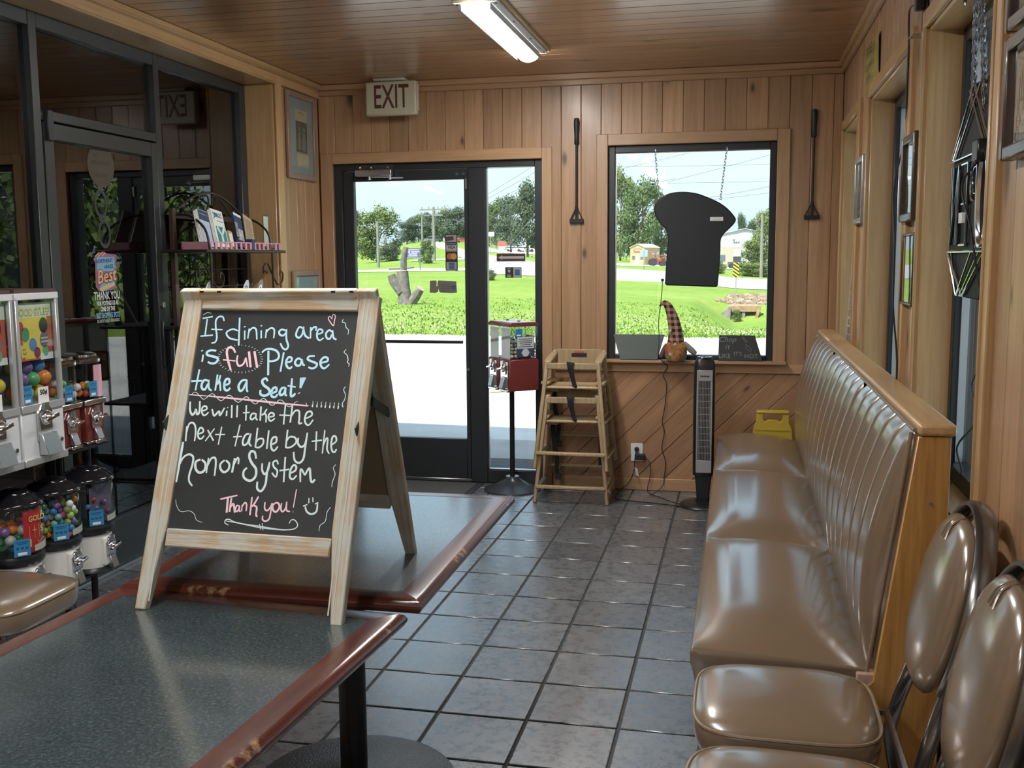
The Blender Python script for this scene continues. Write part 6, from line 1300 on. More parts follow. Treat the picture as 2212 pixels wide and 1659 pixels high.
# ------------------------------------------------------------------ folded floor sign at the far end of the banquette
wf = thing('wet_floor_sign', (.215, 6.53, 0), 'yellow folded floor sign leaning behind the far end of the banquette', 'sign')
YP = mat('yellow_plastic', (.55, .40, .045), .4)
for k, (dy, lean) in enumerate(((-.016, .0), (.016, .02))):
    body = [(-.16, .0), (.16, .0), (.118, .475), (.112, .495), (.100, .515), (.098, .585), (.060, .590), (.060, .540), (.045, .520), (.028, .535), (-.028, .535), (-.045, .520), (-.060, .540), (-.060, .590), (-.098, .585), (-.100, .515), (-.112, .495), (-.118, .475)]
    G().ext(body, -.010, .010, MX((0, dy, 0), (1, 0, 0), (0, 0, 1))).build('leaf_panel', YP, wf, bevel=.003)
G().box(-.100, .100, -.032, .032, .572, .592).build('handle_bar', YP, wf, bevel=.008, seg=2); G().box(-.10, .10, -.030, -.024, .468, .478).build('rib', YP, wf)
BREAD= [(-0.512, 1.918), (-0.452, 1.952), (-0.369, 1.961), (-0.285, 1.951), (-0.215, 1.926), (-0.146, 1.894), (-0.09, 1.855), (-0.048, 1.809), (-0.034, 1.781), (-0.047, 1.754), (-0.081, 1.719), (-0.108, 1.692), (-0.125, 1.657), (-0.126, 1.608), (-0.129, 1.51), (-0.139, 1.37), (-0.147, 1.361), (-0.46, 1.372), (-0.471, 1.381), (-0.465, 1.513), (-0.459, 1.612), (-0.456, 1.675), (-0.471, 1.725), (-0.507, 1.767), (-0.535, 1.81), (-0.544, 1.859), (-0.536, 1.891)]
# ------------------------------------------------------------------ exit sign
ex = thing('exit_sign', (-2.28, 6.60, 2.725), 'cream exit sign with dark red letters hanging from the ceiling above the door', 'sign')
CRM = mat('aged_cream_plastic', (.50, .47, .34), .45)
G().box(-.177, .177, -.028, .028, -.228, -.006).build('housing', CRM, ex, bevel=.012, seg=2); G().box(-.115, .105, -.05, .05, -.004, .013).build('ceiling_canopy', CRM, ex, bevel=.008, seg=2)
G().box(.177, .184, -.02, .02, -.20, -.03).build('side_cap', CRM, ex, bevel=.003)
G().text('EXIT', .215, wallM(.004, -.0285, -.114), .0008, .56, bold=.002).build('exit_lettering', mat('exit_maroon', (.105, .030, .026), .5), ex)

# ------------------------------------------------------------------ framed pictures
FRW = wood('pinkish_frame_wood', (.36, .24, .18), (.24, .15, .11), 'Y', rough=.4, coat=.3)
def picture(name, M, wd, ht, fw, fm, label, inner, cat='picture', depth=.022, glazed=True):
    """M: x right, y up, z out of the wall; origin at the picture's centre"""
    t = bpy.data.objects.new(name, None); COL.objects.link(t); t.matrix_world = M; tag(t, label, cat)
    for (x0, x1, y0, y1) in ((-wd / 2, -wd / 2 + fw, -ht / 2, ht / 2), (wd / 2 - fw, wd / 2, -ht / 2, ht / 2), (-wd / 2 + fw, wd / 2 - fw, ht / 2 - fw, ht / 2), (-wd / 2 + fw, wd / 2 - fw, -ht / 2, -ht / 2 + fw)):
        G().box(x0, x1, y0, y1, 0, depth).build('frame_side', fm, t, bevel=.005, seg=2)
    G().box(-wd / 2 + fw * .9, wd / 2 - fw * .9, -ht / 2 + fw * .9, ht / 2 - fw * .9, 0, depth * .35).build('mat_board', inner[0], t)
    for k, (x0, x1, y0, y1, m) in enumerate(inner[1]): G().box(x0, x1, y0, y1, depth * .35, depth * .35 + .0006 * (k + 1)).build('print', m, t)
    if glazed: G().box(-wd / 2 + fw * .9, wd / 2 - fw * .9, -ht / 2 + fw * .9, ht / 2 - fw * .9, depth * .62, depth * .66).build('glass', GLASS, t)
    return t
SAGE, PARCH, SEPIA = mat('sage_mat', (.27, .32, .30), .8), mat('parchment', (.50, .42, .26), .8), mat('sepia_photo', (.085, .085, .070), .6, var=.5, vscale=30)
LW_ = lambda y, z: MX((XL + .002, y, z), (0, 1, 0), (0, 0, 1))
p1 = picture('framed_photo', LW_(6.424, 2.358), .445, .555, .034, FRW, 'framed old photograph of two figures with parchment labels on the pine return', (SAGE, [(-.085, .105, .10, .175, PARCH), (-.075, .095, -.10, .10, SEPIA), (-.070, .115, -.195, -.11, PARCH)]))
g = G()
for u in (-.028, .045): g.ribbon([(u - .004, -.085), (u, -.02), (u + .002, .03)], [.055, .05, .03], I4, .0092); g.lathe([(0, .0096), (.016, .0096), (.016, .009)], 12, Matrix.Translation((u, .052, 0)))
g.build('two_figures', mat('photo_grey', (.20, .20, .16), .6), p1, smooth=False); g = G().ribbon([(-.04, -.125), (-.04, -.18)], .004, I4, .0094).ribbon([(0, -.135), (.02, -.165)], .004, I4, .0094).ribbon([(-.03, .15), (0, .158), (.05, .145)], .005, I4, .0094).build('label_script', mat('sepia_ink', (.16, .11, .06), .8), p1, smooth=False)
p2 = picture('framed_card', LW_(6.440, 1.292), .440, .375, .034, FRW, 'framed cream card with a small bow on a pale teal mat', (mat('teal_mat', (.33, .44, .42), .8), [(-.075, .105, -.10, .055, mat('cream_card', (.62, .56, .42), .8))]))
G().tube(spline([(.015, .012, .0115), (-.02, .03, .012), (-.022, -.004, .012), (.015, .012, .0115), (.05, .03, .012), (.052, -.004, .012), (.015, .012, .0115)], 4), .004, 5).build('bow', mat('bow_brown', (.16, .10, .07), .7), p2)
RW_ = lambda y, z: MX((XR - .003, y, z), (0, -1, 0), (0, 0, 1))
SILF = mat('pewter_frame', (.42, .43, .43), .3, .7); DKF = mat('dark_walnut_frame', (.06, .035, .022), .35, coat=.3)
IVORY = mat('ivory_print', (.55, .50, .40), .7, var=.25, vscale=20); LNE = mat('sketch_ink', (.12, .10, .08), .8)
picture('pewter_picture', RW_(5.49, 1.878), .345, .330, .026, SILF, 'small pewter framed print on the post between the two far side windows', (IVORY, [(-.08, .08, -.07, .06, mat('faded_sketch', (.34, .32, .27), .8, var=.4, vscale=40))]), depth=.03)
picture('dark_framed_mirrorlike_picture', RW_(3.882, 1.820), .285, .300, .028, DKF, 'dark framed picture hung on the post nearer than the pewter one, upper of two', (mat('dark_print', (.05, .055, .05), .5), []), depth=.035)
picture('small_dark_picture', RW_(3.884, 1.500), .262, .258, .012, DKF, 'thin black framed picture directly below the dark framed one', (mat('grey_print', (.10, .11, .10), .5), []), depth=.022)
pt = picture('sketch_picture', RW_(2.40, 1.890), .270, .265, .030, DKF, 'framed ink sketch of a steam engine beside the hanging OPEN sign', (IVORY, []), depth=.035)
g = G(); 
for u in (-.068, -.052, -.036, -.02): g.ribbon([(u, -.01), (u, .06 - abs(u + .045) * .8)], .006, I4, .0130)
for k in range(26):
    a = k * .7; g.ribbon([(-.05 + .03 * cos(a), -.035 + .03 * sin(a * 1.3)), (-.05 + .035 * cos(a + .5), -.035 + .032 * sin(a * 1.3 + .6))], .0028, I4, .0130)
g.lathe([(.012, .0132), (.015, .0132)], 16, Matrix.Translation((-.07, -.082, 0)), cap=False); g.build('sketch_lines', LNE, pt, smooth=False)
picture('upper_sketch_picture', RW_(2.40, 2.165), .285, .255, .030, DKF, 'dark framed picture above the ink sketch, cut by the picture edge', (mat('brown_print', (.16, .14, .11), .7), []), depth=.035)  # plain dull brown print
# yellow tin sign
ys = bpy.data.objects.new('tin_sign', None); COL.objects.link(ys); ys.matrix_world = RW_(5.265, 2.450); tag(ys, 'old yellow tin sign with black lettering above the middle side window', 'sign')
G().surf(lambda u, v: Vector((-.245 + .49 * u, -.115 + .23 * v, .010 + .008 * sin(u * 5) * (1 - v))), 12, 4).build('tin_sheet', mat('tin_yellow', (.34, .26, .06), .5, var=.3, vscale=12), ys)
g = G().text('TRAVEL', .075, Matrix.Translation((0, .068, .020)), .001, 1.0, bold=.001); g.text('GOOD  FOOD', .042, Matrix.Translation((0, .0, .020)), .001); g.text('EAT HERE', .042, Matrix.Translation((0, -.06, .020)), .001); g.build('lettering', mat('tin_black', (.03, .028, .02), .6), ys)
# bracket and its cord
br = bpy.data.objects.new('wall_bracket', None); COL.objects.link(br); br.matrix_world = RW_(3.825, 2.36); tag(br, 'thin black metal bracket with a plugged cord high on the wall', 'bracket')
G().box(-.05, .05, -.065, .16, 0, .004).build('plate', BLACKM, br); G().box(-.05, .05, -.065, -.061, 0, .045).build('shelf_lip', STEEL, br); G().box(-.022, .022, .02, .06, .004, .035).build('plug', CORD, br, bevel=.004)
cord('black_cable', [(XR - .03, 3.83, 2.40), (XR - .035, 3.95, 2.415), (XR - .028, 4.02, 2.385), (XR - .024, 4.03, 2.30), (XR - .024, 4.035, 2.15), (XR - .022, 4.05, 1.98), (XR - .05, 4.08, 1.80), (XR - .045, 4.05, 1.60), (XR - .045, 4.02, 1.37), (XR - .022, 4.03, 1.15), (XR - .022, 4.03, .90)], .0035, 'black cord falling from the wall bracket past the two dark pictures')

# ------------------------------------------------------------------ two long black tools
def tool(x, label):
    t = thing('hanging_tool', (x, YB - .014, 1.78), label, 'tool')
    pr = [(0, .505), (.012, .506), (.016, .512), (.0145, .56), (.018, .62), (.019, .655), (.015, .674), (0, .678)]
    G().lathe([(0, .500)] + pr, 16).build('grip', mat('tool_grip', (.014, .018, .018), .5), t); G().cyl((0, 0, .04), (0, 0, .505), .0075, n=10).build('shaft', BLACKM, t)
    G().box(-.046, .046, -.010, .010, 0, .026).build('foot_bar', BLACKM, t, bevel=.002)
    for s in (-1, 1): G().bar((s * .041, 0, .022), (0, 0, .105), .007, .010, (0, 1, 0)).build('brace', BLACKM, t)
    G().bar((0, 0, .02), (0, 0, .11), .018, .010, (0, 1, 0)).build('centre_strap', BLACKM, t); return t
tool(-1.062, 'long black tool with grip and triangular foot hung between the door and the picture window'); tool(.430, 'long black tool with triangular foot hung between picture window and corner')

# ------------------------------------------------------------------ bread-shaped sign on chains
bs = thing('bread_sign', (-.29, 6.62, 1.66), 'large black bread-slice shaped sign hanging on two chains in the picture window', 'sign')
pl = [Vector((x + .29, z - 1.66, 0)) for x, z in BREAD]; top_ = spline(pl[-1:] + pl[:16], 4)[4:]; mid_ = pl[16:18]; rest_ = spline(pl[18:], 4)
poly = [(v.x, v.y) for v in top_ + mid_ + rest_]
G().ext(poly, -.018, .018, MX((0, 0, 0), (1, 0, 0), (0, 0, 1))).build('panel', mat('sign_black', (.010, .013, .015), .55), bs, bevel=.008, seg=2)
st_ = G().box(-.040, .040, -.012, .012, 0, .001, MX((.137, -.0185, .128), (1, 0, 0), (0, 0, 1))).build('white_sticker', PAPER, bs); 
for k in range(3): G().box(-.02 - .008 * k, .03, .004 - k * .006, .006 - k * .006, .001, .0014, MX((.137, -.0185, .128), (1, 0, 0), (0, 0, 1))).build('sticker_print', mat('faint_print', (.35, .35, .34), .7), st_)
G().box(-.205, -.188, -.015, .005, -.262, -.245).build('cord_socket', BLACK, bs)
for x, z in ((-.222, .258), (.160, .256)): G().lathe([(.006, -.002), (.010, 0), (.006, .002)], 12, MX((x, 0, z), (1, 0, 0), (0, 0, 1)), cap=False).build('ring', STEEL, bs)
def chain(parent, p0, p1, n, r, m, nm='chain'):
    g = G(); p0, p1 = Vector(p0), Vector(p1); d = (p1 - p0); L = d.length / n; d.normalize(); s1 = d.orthogonal().normalized(); s2 = d.cross(s1)
    for i in range(n):
        c = p0 + d * L * (i + .5); s = s1 if i % 2 else s2
        g.tube([c + d * L * .62 * cos(a) + s * L * .30 * sin(a) for a in [2 * pi * k / 10 for k in range(10)]], r, 5, True)
    o = g.build(nm, m, parent); return o
CHN = mat('chain_steel', (.45, .47, .52), .3, .8)
chain(bs, (-.222, 0, .265), (-.258, .06, .575), 17, .0022, CHN); chain(bs, (.160, 0, .262), (.192, .06, .575), 17, .0022, CHN)

# ------------------------------------------------------------------ gnome and the two slogan boards on the window stool
gn = thing('gnome_doll', (-.400, 6.665, .883), 'plush gnome with an orange beard and tall plaid hat on the window stool', 'doll')
PLAID, n_, l_, b_ = new_mat('plaid_cloth'); tc = n_.new('ShaderNodeTexCoord'); sp = n_.new('ShaderNodeSeparateXYZ'); l_.new(tc.outputs['Object'], sp.inputs[0])
def band(o): return math_node(n_, l_, 'GREATER_THAN', math_node(n_, l_, 'SINE', math_node(n_, l_, 'MULTIPLY', o, 165.)), .0)
bx_, bz_ = band(math_node(n_, l_, 'ADD', sp.outputs[0], math_node(n_, l_, 'MULTIPLY', sp.outputs[2], .12))), band(sp.outputs[2])
c_ = mixc(n_, l_, math_node(n_, l_, 'MULTIPLY', math_node(n_, l_, 'ADD', bx_, bz_), .5), (.44, .22, .155), (.010, .013, .013)); l_.new(c_, b_.inputs['Base Color']); b_.inputs['Roughness'].default_value = .95
G().lathe([(0, 0), (.055, 0), (.070, .025), (.073, .06), (.060, .10), (.035, .13), (0, .14)], 24).build('body', mat('sage_cloth', (.20, .25, .20), .9), gn)
hat = spline([(.0, 0, .105), (-.004, 0, .19), (-.020, 0, .27), (-.045, 0, .34), (-.072, 0, .372), (-.092, 0, .368), (-.108, 0, .352)], 4); rs = [.052 - .049 * (i / 24) ** 1.05 for i in range(25)]; rs = [r + (.004 if 0 < i < 3 else 0) for i, r in enumerate(rs)]
G().tube(hat, rs, 18).build('hat', PLAID, gn, ang=80)
for p in ((-.034, -.048, .200), (-.030, -.068, .050)): G().cyl(p, (p[0] - .002, p[1] - .006, p[2]), .0095, n=14).build('button', mat('button_grey', (.48, .48, .46), .5), gn)
G().sph((.0, -.062, .108), .0125).build('nose', mat('nose_felt', (.42, .33, .27), .8), gn)
rr = random.Random(2); g = G()
for i in range(260):
    a = rr.uniform(-1.25, 1.25); z = rr.uniform(.085, .125); r0 = .058
    p0 = Vector((r0 * sin(a), -r0 * cos(a), z)); ln = rr.uniform(.06, .115) * (1 - .25 * abs(a)); p1 = p0 + Vector((sin(a) * .010, -.020, -ln * .45)); p2 = p1 + Vector((rr.uniform(-.010, .006) - sin(a) * .02, .006, -ln * .75)); p2.z = max(p2.z, .003)
    g.tube([p0, p1, p2], [.0026, .0024, .0006], 4)
o = g.build('beard', mat('orange_beard', (.36, .17, .055), .9, var=.45, vscale=60), gn); o['kind'] = 'stuff'
G().tube(spline([(.050, -.01, .115), (.085, -.015, .085), (.118, -.018, .055), (.126, -.018, .045)], 4), [.017, .018, .019, .02, .020, .020, .020, .019, .018, .017, .015, .012, .008], 12).build('arm', mat('taupe_cloth', (.22, .21, .18), .9), gn)
G().tube(spline([(-.052, -.01, .105), (-.075, -.015, .070), (-.092, -.018, .030), (-.094, -.018, .018)], 4), [.017, .018, .018, .018, .017, .017, .016, .016, .015, .015, .013, .01, .006], 12).build('arm', mat('plum_cloth', (.14, .08, .085), .9), gn)
G().cyl((-.05, -.055, .075), (-.052, -.061, .075), .020, .018, n=8).build('red_flower', mat('felt_red', (.35, .07, .06), .9), gn)
def slogan(name, x0, x1t, x1b, xb0, col, label, lines, extra):
    t = thing(name, ((x0 + x1t) / 2, 6.715, .883), label, 'sign'); cx = (x0 + x1t) / 2
    up = Vector((0, .045, .16)).normalized(); M = MX((0, -.030, .003), (1, 0, 0), up)
    G().ext([(xb0 - cx, 0), (x1b - cx, 0), (x1t - cx, .168), (x0 - cx, .168)], -.012, 0, M).build('board', col, t, bevel=.002)
    g = G()
    for tx, s, u, v, sh in lines: g.text(tx, s, M @ Matrix.Translation((u, v, 0)), .0008, 1., shear=sh)
    for pts in extra: g.ribbon(pts, .0022, M, .0008)
    g.build('lettering', mat('scratched_lettering', (.10, .115, .105), .7) if 'roll' in label else mat('scratched_chalk', (.22, .23, .22), .7), t, smooth=False); return t
slogan('slogan_board', -.815, -.478, -.520, -.765, mat('grey_green_board', (.085, .105, .095), .6), 'grey green slogan board with a rolling pin drawing beside the gnome', [('JUST', .038, -.085, .138, 0), ('ROLL', .038, .095, .138, 0), ('WITH', .038, -.060, .035, 0), ('IT', .038, .070, .035, 0)],
  [[(v.x, v.y) for v in spline([(-.12, .085, 0), (-.115, .10, 0), (-.075, .095, 0), (-.07, .105, 0), (.05, .11, 0), (.055, .098, 0), (.09, .103, 0), (.11, .098, 0), (.11, .088, 0), (.09, .082, 0), (.055, .086, 0), (.05, .074, 0), (-.07, .070, 0), (-.075, .082, 0), (-.11, .078, 0), (-.12, .085, 0)], 3)]])
slogan('slogan_board', -.128, .098, .150, -.130, mat('black_board', (.018, .020, .020), .55), 'black slogan board with a cleaver drawing in the corner of the picture window', [('Chop', .050, -.060, .138, .3), ('IT', .036, -.055, .085, 0), ('LIKE', .040, -.075, .030, 0), ("IT'S", .034, .008, .045, 0), ('HOT', .040, .092, .030, 0)],
  [[(.03, .155), (.06, .118)], [(.038, .158), (.068, .121)], [(.058, .108), (.075, .095), (.098, .070), (.083, .060), (.058, .085), (.058, .108)]])

# ------------------------------------------------------------------ stickers on the entrance door and sidelight
yg = YB + .022 + .0335
def wsticker(name, x0, x1, z0, z1, m, label, cat='sticker'):
    return tag(G().box(-(x1 - x0) / 2, (x1 - x0) / 2, -.0006, 0, -(z1 - z0) / 2, (z1 - z0) / 2).build(name, m, loc=((x0 + x1) / 2, yg, (z0 + z1) / 2)), label, cat)
BLK_S, GRY_S = mat('sticker_black', (.020, .018, .018), .6), mat('sticker_grey', (.30, .30, .29), .7)
k1 = 1.0075
cs = wsticker('card_sticker', -1.985, -1.898, 1.470, 1.722, BLK_S, 'tall card payment sticker strip on the door glass')
Ms = wallM(0, -.0008, 0)
for (z0, z1, m) in ((.070, .118, GRY_S), (.006, .060, mat('sticker_pale', (.42, .42, .40), .7)), (-.118, -.066, GRY_S)): G().box(-.037, .037, z0, z1, 0, .0004, Ms).build('card_panel', m, cs)
G().box(-.032, .030, .080, .108, .0004, .0008, Ms @ Matrix.Rotation(.15, 4, 'Z')).build('brown_card', mat('card_brown', (.09, .04, .03), .6), cs); G().box(-.034, .034, .048, .056, .0004, .0008, Ms).build('navy_band', mat('navy_print', (.02, .03, .12), .6), cs)
G().text('VISA', .026, Ms @ Matrix.Translation((0, .032, 0)), .0008, 1.05, shear=.2, bold=.001).build('navy_lettering', MATS['navy_print'], cs); G().box(-.034, .034, .008, .016, .0004, .0008, Ms).build('gold_band', mat('gold_band', (.42, .27, .05), .6), cs)
G().lathe([(0, .0006), (.022, .0006), (.022, .0003)], 20, Ms @ Matrix.Translation((-.012, -.028, 0))).build('red_disc', mat('disc_red', (.38, .10, .05), .6), cs); G().lathe([(0, .0009), (.022, .0009), (.022, .0003)], 20, Ms @ Matrix.Translation((.015, -.028, 0))).build('orange_disc', mat('disc_orange', (.48, .26, .08), .6), cs)
G().box(-.020, .020, -.112, -.072, .0004, .0008, Ms).build('blue_square', mat('amex_blue', (.03, .10, .22), .6), cs)
g = G().text('AMERICAN', .0085, Ms @ Matrix.Translation((0, -.088, 0)), .0010); g.text('EXPRESS', .0085, Ms @ Matrix.Translation((0, -.098, 0)), .0010).build('pale_lettering', mat('pale_print', (.22, .32, .40), .6), cs)
ar = wsticker('arrow_sticker', -1.622, -1.424, 1.531, 1.584, mat('arrow_brown', (.045, .025, .024), .6), 'dark brown sticker with a pale arrow on the sidelight'); 
G().ext([(-.090, 0), (-.060, .016), (-.060, .008), (.090, .008), (.090, -.008), (-.060, -.008), (-.060, -.016)], 0, .0006, Ms).build('pale_arrow', mat('arrow_pale', (.42, .38, .33), .7), ar)
ds = wsticker('card_sticker', -1.563, -1.450, 1.420, 1.492, BLK_S, 'two-part payment sticker below the arrow on the sidelight'); G().box(0, .054, -.035, .035, 0, .0005, Ms).build('card_panel', GRY_S, ds); G().box(.011, .044, -.018, .020, .0005, .0009, Ms).build('blue_square', MATS['amex_blue'], ds)
g = G().ext([(-.030, -.004), (-.020, .012), (-.026, .020), (-.030, .014), (-.034, .020), (-.040, .012)], 0, .0006, Ms); 
for k in range(3): g.box(-.045, -.016, -.018 - .006 * k, -.015 - .006 * k, 0, .0006, Ms)
g.box(-.040, -.020, .024, .028, 0, .0006, Ms).build('small_print', mat('sticker_light', (.4, .4, .38), .7), ds)
rj = [(-.098, -.040), (-.095, .042), (-.050, .044), (-.046, .030), (-.049, .008), (-.044, .0), (-.040, .032), (-.035, .044), (.094, .038), (.098, -.040), (.06, -.044), (-.02, -.040), (-.030, -.030), (-.034, -.012), (-.038, -.034), (-.06, -.043)]
ts = tag(G().ext(rj, 0, .0006, Ms).build('torn_sticker', mat('torn_grey', (.16, .145, .13), .7), loc=(-2.004, yg, 1.360)), 'torn grey sticker with a round blue seal on the door glass', 'sticker')
g = G()
for k, wd in enumerate((.085, .10, .095, .08)): g.box(-.02 - .0 * k, -.02 + wd * .8, .014 - .014 * k - .002, .014 - .014 * k + .002, .0006, .0010, Ms)
g.build('small_print', mat('torn_print', (.07, .065, .06), .7), ts); G().lathe([(0, .0012), (.017, .0012), (.017, .0006)], 18, Ms @ Matrix.Translation((.076, -.004, 0))).build('blue_seal', mat('seal_blue', (.04, .09, .20), .6), ts)

# ------------------------------------------------------------------ decals on the inner storefront door
DM = lambda y, z: MX((-3.0772, y, z), (0, 1, 0), (0, 0, 1))
dc = tag(G().lathe([(0, .0004), (.108, .0004), (.108, 0)], 36).build('round_decal', mat('faint_decal', (.080, .064, .044), .8)), 'faint brown round decal near the top of the inner door', 'sticker'); dc.matrix_world = DM(4.538, 2.020)
g = G().text('EST', .024, I4 @ Matrix.Translation((-.04, .045, 0)), .0008); g.text('BREAKFAST', .030, Matrix.Translation((0, .008, 0)), .0008); g.text('ALL DAY', .026, Matrix.Translation((0, -.05, 0)), .0008).build('lettering', mat('decal_ink', (.04, .032, .024), .8), dc)
for nm, z, y, lab in (('oval_decal', 1.832, 4.520, 'upper oval ring decal on the inner door'), ('oval_decal', 1.686, 4.537, 'lower oval ring decal on the inner door')):
    o = tag(G().lathe([(.0385, .0004), (.050, .0004)], 32, Matrix.Diagonal((.95, 1.35, 1, 1)), cap=False).build(nm, mat('oval_navy', (.03, .035, .045), .7)), lab, 'sticker'); o.matrix_world = DM(y, z)
    o2 = G().lathe([(.050, .0003), (.0525, .0003)], 32, Matrix.Diagonal((.95, 1.35, 1, 1)), cap=False).build('pale_rim', mat('oval_rim', (.11, .11, .09), .7), o)
bd = tag(G().ext([(-.090, -.075), (-.085, .045), (-.098, .060), (-.060, .090), (-.01, .096), (.02, .086), (.085, .082), (.092, .055), (.080, .040), (.092, .02), (.080, -.02), (.07, -.06), (.085, -.085), (.03, -.096), (-.07, -.095)], 0, .0004).build('award_decal', mat('decal_plum', (.30, .13, .20), .7)), 'colourful award decal in pink, blue and yellow lettering on the inner door', 'sticker'); bd.matrix_world = DM(4.532, 1.502)
G().ext([(-.075, .0), (-.072, .070), (.070, .070), (.075, .045), (.068, .03), (.082, .020), (.07, .0)], .0004, .0008).build('blue_patch', mat('decal_blue', (.20, .40, .58), .7), bd); G().ribbon([(-.05, -.085), (.065, -.052)], .040, I4, .0007).build('blue_patch', MATS['decal_blue'], bd, smooth=False)
g = G().text('NORTHEAST', .025, Matrix.Translation((-.010, .050, 0)) @ Matrix.Rotation(.06, 4, 'Z'), .0012, .95, bold=.0006); g.text('ARKIES', .025, Matrix.Translation((.022, .022, 0)) @ Matrix.Rotation(.06, 4, 'Z'), .0012, .95, bold=.0006).build('navy_lettering', mat('decal_navy', (.015, .03, .10), .7), bd)
G().text('Best', .094, Matrix.Translation((-.004, -.026, 0)) @ Matrix.Rotation(.12, 4, 'Z'), .0016, .95, shear=.25, bold=.006).build('script_outline', mat('decal_outline', (.22, .07, .14), .7), bd)
G().text('Best', .094, Matrix.Translation((-.004, -.025, 0)) @ Matrix.Rotation(.12, 4, 'Z'), .0022, .95, shear=.25, bold=.001).build('script_lettering', mat('decal_gold', (.70, .46, .20), .7), bd)
G().ribbon([(-.062, -.090), (.060, -.064)], .017, I4, .0024).build('gold_banner', MATS['decal_gold'], bd, smooth=False)
G().ribbon([(-.085, .072), (-.05, .092), (-.06, .070), (-.02, .094), (-.03, .074), (.0, .09)], .005, I4, .0012).build('gold_squiggle', MATS['decal_gold'], bd, smooth=False)
tk_ = bpy.data.objects.new('thank_you_decal', None); COL.objects.link(tk_); tk_.matrix_world = DM(4.530, 1.33); tag(tk_, 'white THANK YOU window lettering below the award decal', 'sticker')
DW = mat('decal_white', (.60, .62, .62), .7)
for tx, s, z, sx in (('THANK YOU', .054, .050, .68), ('FOR VOTING US AS', .030, .013, .68), ('ONE OF THE', .030, -.015, .68)): G().text(tx, s, Matrix.Translation((0, z, 0)), .0005, sx, bold=.0012).build('word_line', DW, tk_)
G().text('BEST SHOPPING SPOTS', .036, Matrix.Translation((0, -.047, 0)), .0005, .52, bold=.0012).build('word_line', MATS['decal_blue'], tk_); G().text('IN NORTHEAST ARKANSAS', .024, Matrix.Translation((0, -.074, 0)), .0005, .62).build('word_line', DW, tk_)

# ------------------------------------------------------------------ baker's rack with brochures
IRON = mat('brown_wrought_iron', (.050, .036, .030), .45, .5)
bk = thing('bakers_rack', (-2.88, 5.45, 0), "brown wrought iron baker's rack with arched top in front of the inner storefront", 'rack')
def rl_(x, y, z): return Vector((x + 2.88, y - 5.45, z))
YA, YZ = 5.045, 5.875
for y in (YA, YZ): G().box(x0 := -3.018 + 2.88, x0 + .026, y - 5.45 - .016, y - 5.45 + .016, 0, 1.835).build('rear_post', wood('rack_post', (.11, .06, .045), (.07, .035, .026), 'Z', rough=.4), bk, bevel=.002)
for y in (4.985, 5.725): 
    G().tube(spline([rl_(-2.99, y + .08, 1.80), rl_(-2.90, y + .06, 1.79), rl_(-2.80, y + .02, 1.73), rl_(-2.760, y, 1.64), rl_(-2.755, y, 1.5), rl_(-2.755, y, .8), rl_(-2.755, y, 0)], 5), .0065, 8).build('front_rod', IRON, bk)
for z in (1.610, 1.20, .78, .36): G().box(-.140, .135, 4.935 - 5.45, 5.895 - 5.45, z - .016, z).build('shelf', IRON, bk, bevel=.003)
G().tube([rl_(-3.005, YA + (YZ - YA) * i / 24, 1.805 + .135 * sin(pi * i / 24)) for i in range(25)], .0065, 8).build('arch', IRON, bk); G().bar(rl_(-3.005, YA, 1.795), rl_(-3.005, YZ, 1.795), .012, .03).build('top_rail', IRON, bk)
def scroll(pts, r=.005): return G().tube(spline(pts, 4), r, 6).build('scroll', IRON, bk)
yc = (YA + YZ) / 2
for s in (-1, 1):
    scroll([rl_(-3.005, yc + s * .09, 1.83), rl_(-3.005, yc + s * .05, 1.84), rl_(-3.005, yc + s * .02, 1.88), rl_(-3.005, yc + s * .04, 1.925), rl_(-3.005, yc + s * .13, 1.90), rl_(-3.005, yc + s * .22, 1.83), rl_(-3.005, yc + s * .27, 1.81), rl_(-3.005, yc + s * .30, 1.835), rl_(-3.005, yc + s * .275, 1.85)])
    scroll([rl_(-3.005, yc + s * .11, 1.81), rl_(-3.005, yc + s * .08, 1.835), rl_(-3.005, yc + s * .11, 1.855), rl_(-3.005, yc + s * .13, 1.83)], .004)
for y in (4.985, 5.725):   # S scrolls hanging outside each front rod
    scroll([rl_(-2.755, y - .085, 1.475), rl_(-2.755, y - .10, 1.49), rl_(-2.755, y - .125, 1.475), rl_(-2.755, y - .12, 1.515), rl_(-2.755, y - .07, 1.53), rl_(-2.755, y, 1.455), rl_(-2.755, y + .06, 1.405), rl_(-2.755, y + .12, 1.42), rl_(-2.755, y + .135, 1.465), rl_(-2.755, y + .105, 1.485), rl_(-2.755, y + .09, 1.455)])
for z in (1.50, 1.40): G().tube([rl_(-3.0, YA, z), rl_(-3.0, YZ, z)], .004, 6).build('grid_wire', IRON, bk)
for k in range(1, 4): G().tube([rl_(-3.0, YA + (YZ - YA) * k / 4, 1.22), rl_(-3.0, YA + (YZ - YA) * k / 4, 1.60)], .004, 6).build('grid_wire', IRON, bk)
PINK = mat('pink_plastic', (.62, .30, .36), .45)
def tray(y0, y1, label):
    t = thing('brochure_tray', (-2.84, (y0 + y1) / 2, 1.611), label, 'tray', 'pink trays on the rack'); L = (y1 - y0) / 2
    G().box(-.075, .075, -L + .012, L - .012, 0, .004).build('tray_base', PINK, t)
    for (a, b, c, d) in ((-.085, .085, -L, -L + .004), (-.085, .085, L - .004, L)): G().box(a, b, c, d, .0, .040).build('tray_end', PINK, t)
    for x in (-.083, .080):
        G().box(x, x + .004, -L, L, .036, .042).build('tray_rim', PINK, t); n = max(4, int((y1 - y0) / .055))
        for i in range(n + 1): G().box(x, x + .004, -L + i * (2 * L - .02) / n, -L + i * (2 * L - .02) / n + .020, .0, .037).build('tray_rib', PINK, t)
    return t
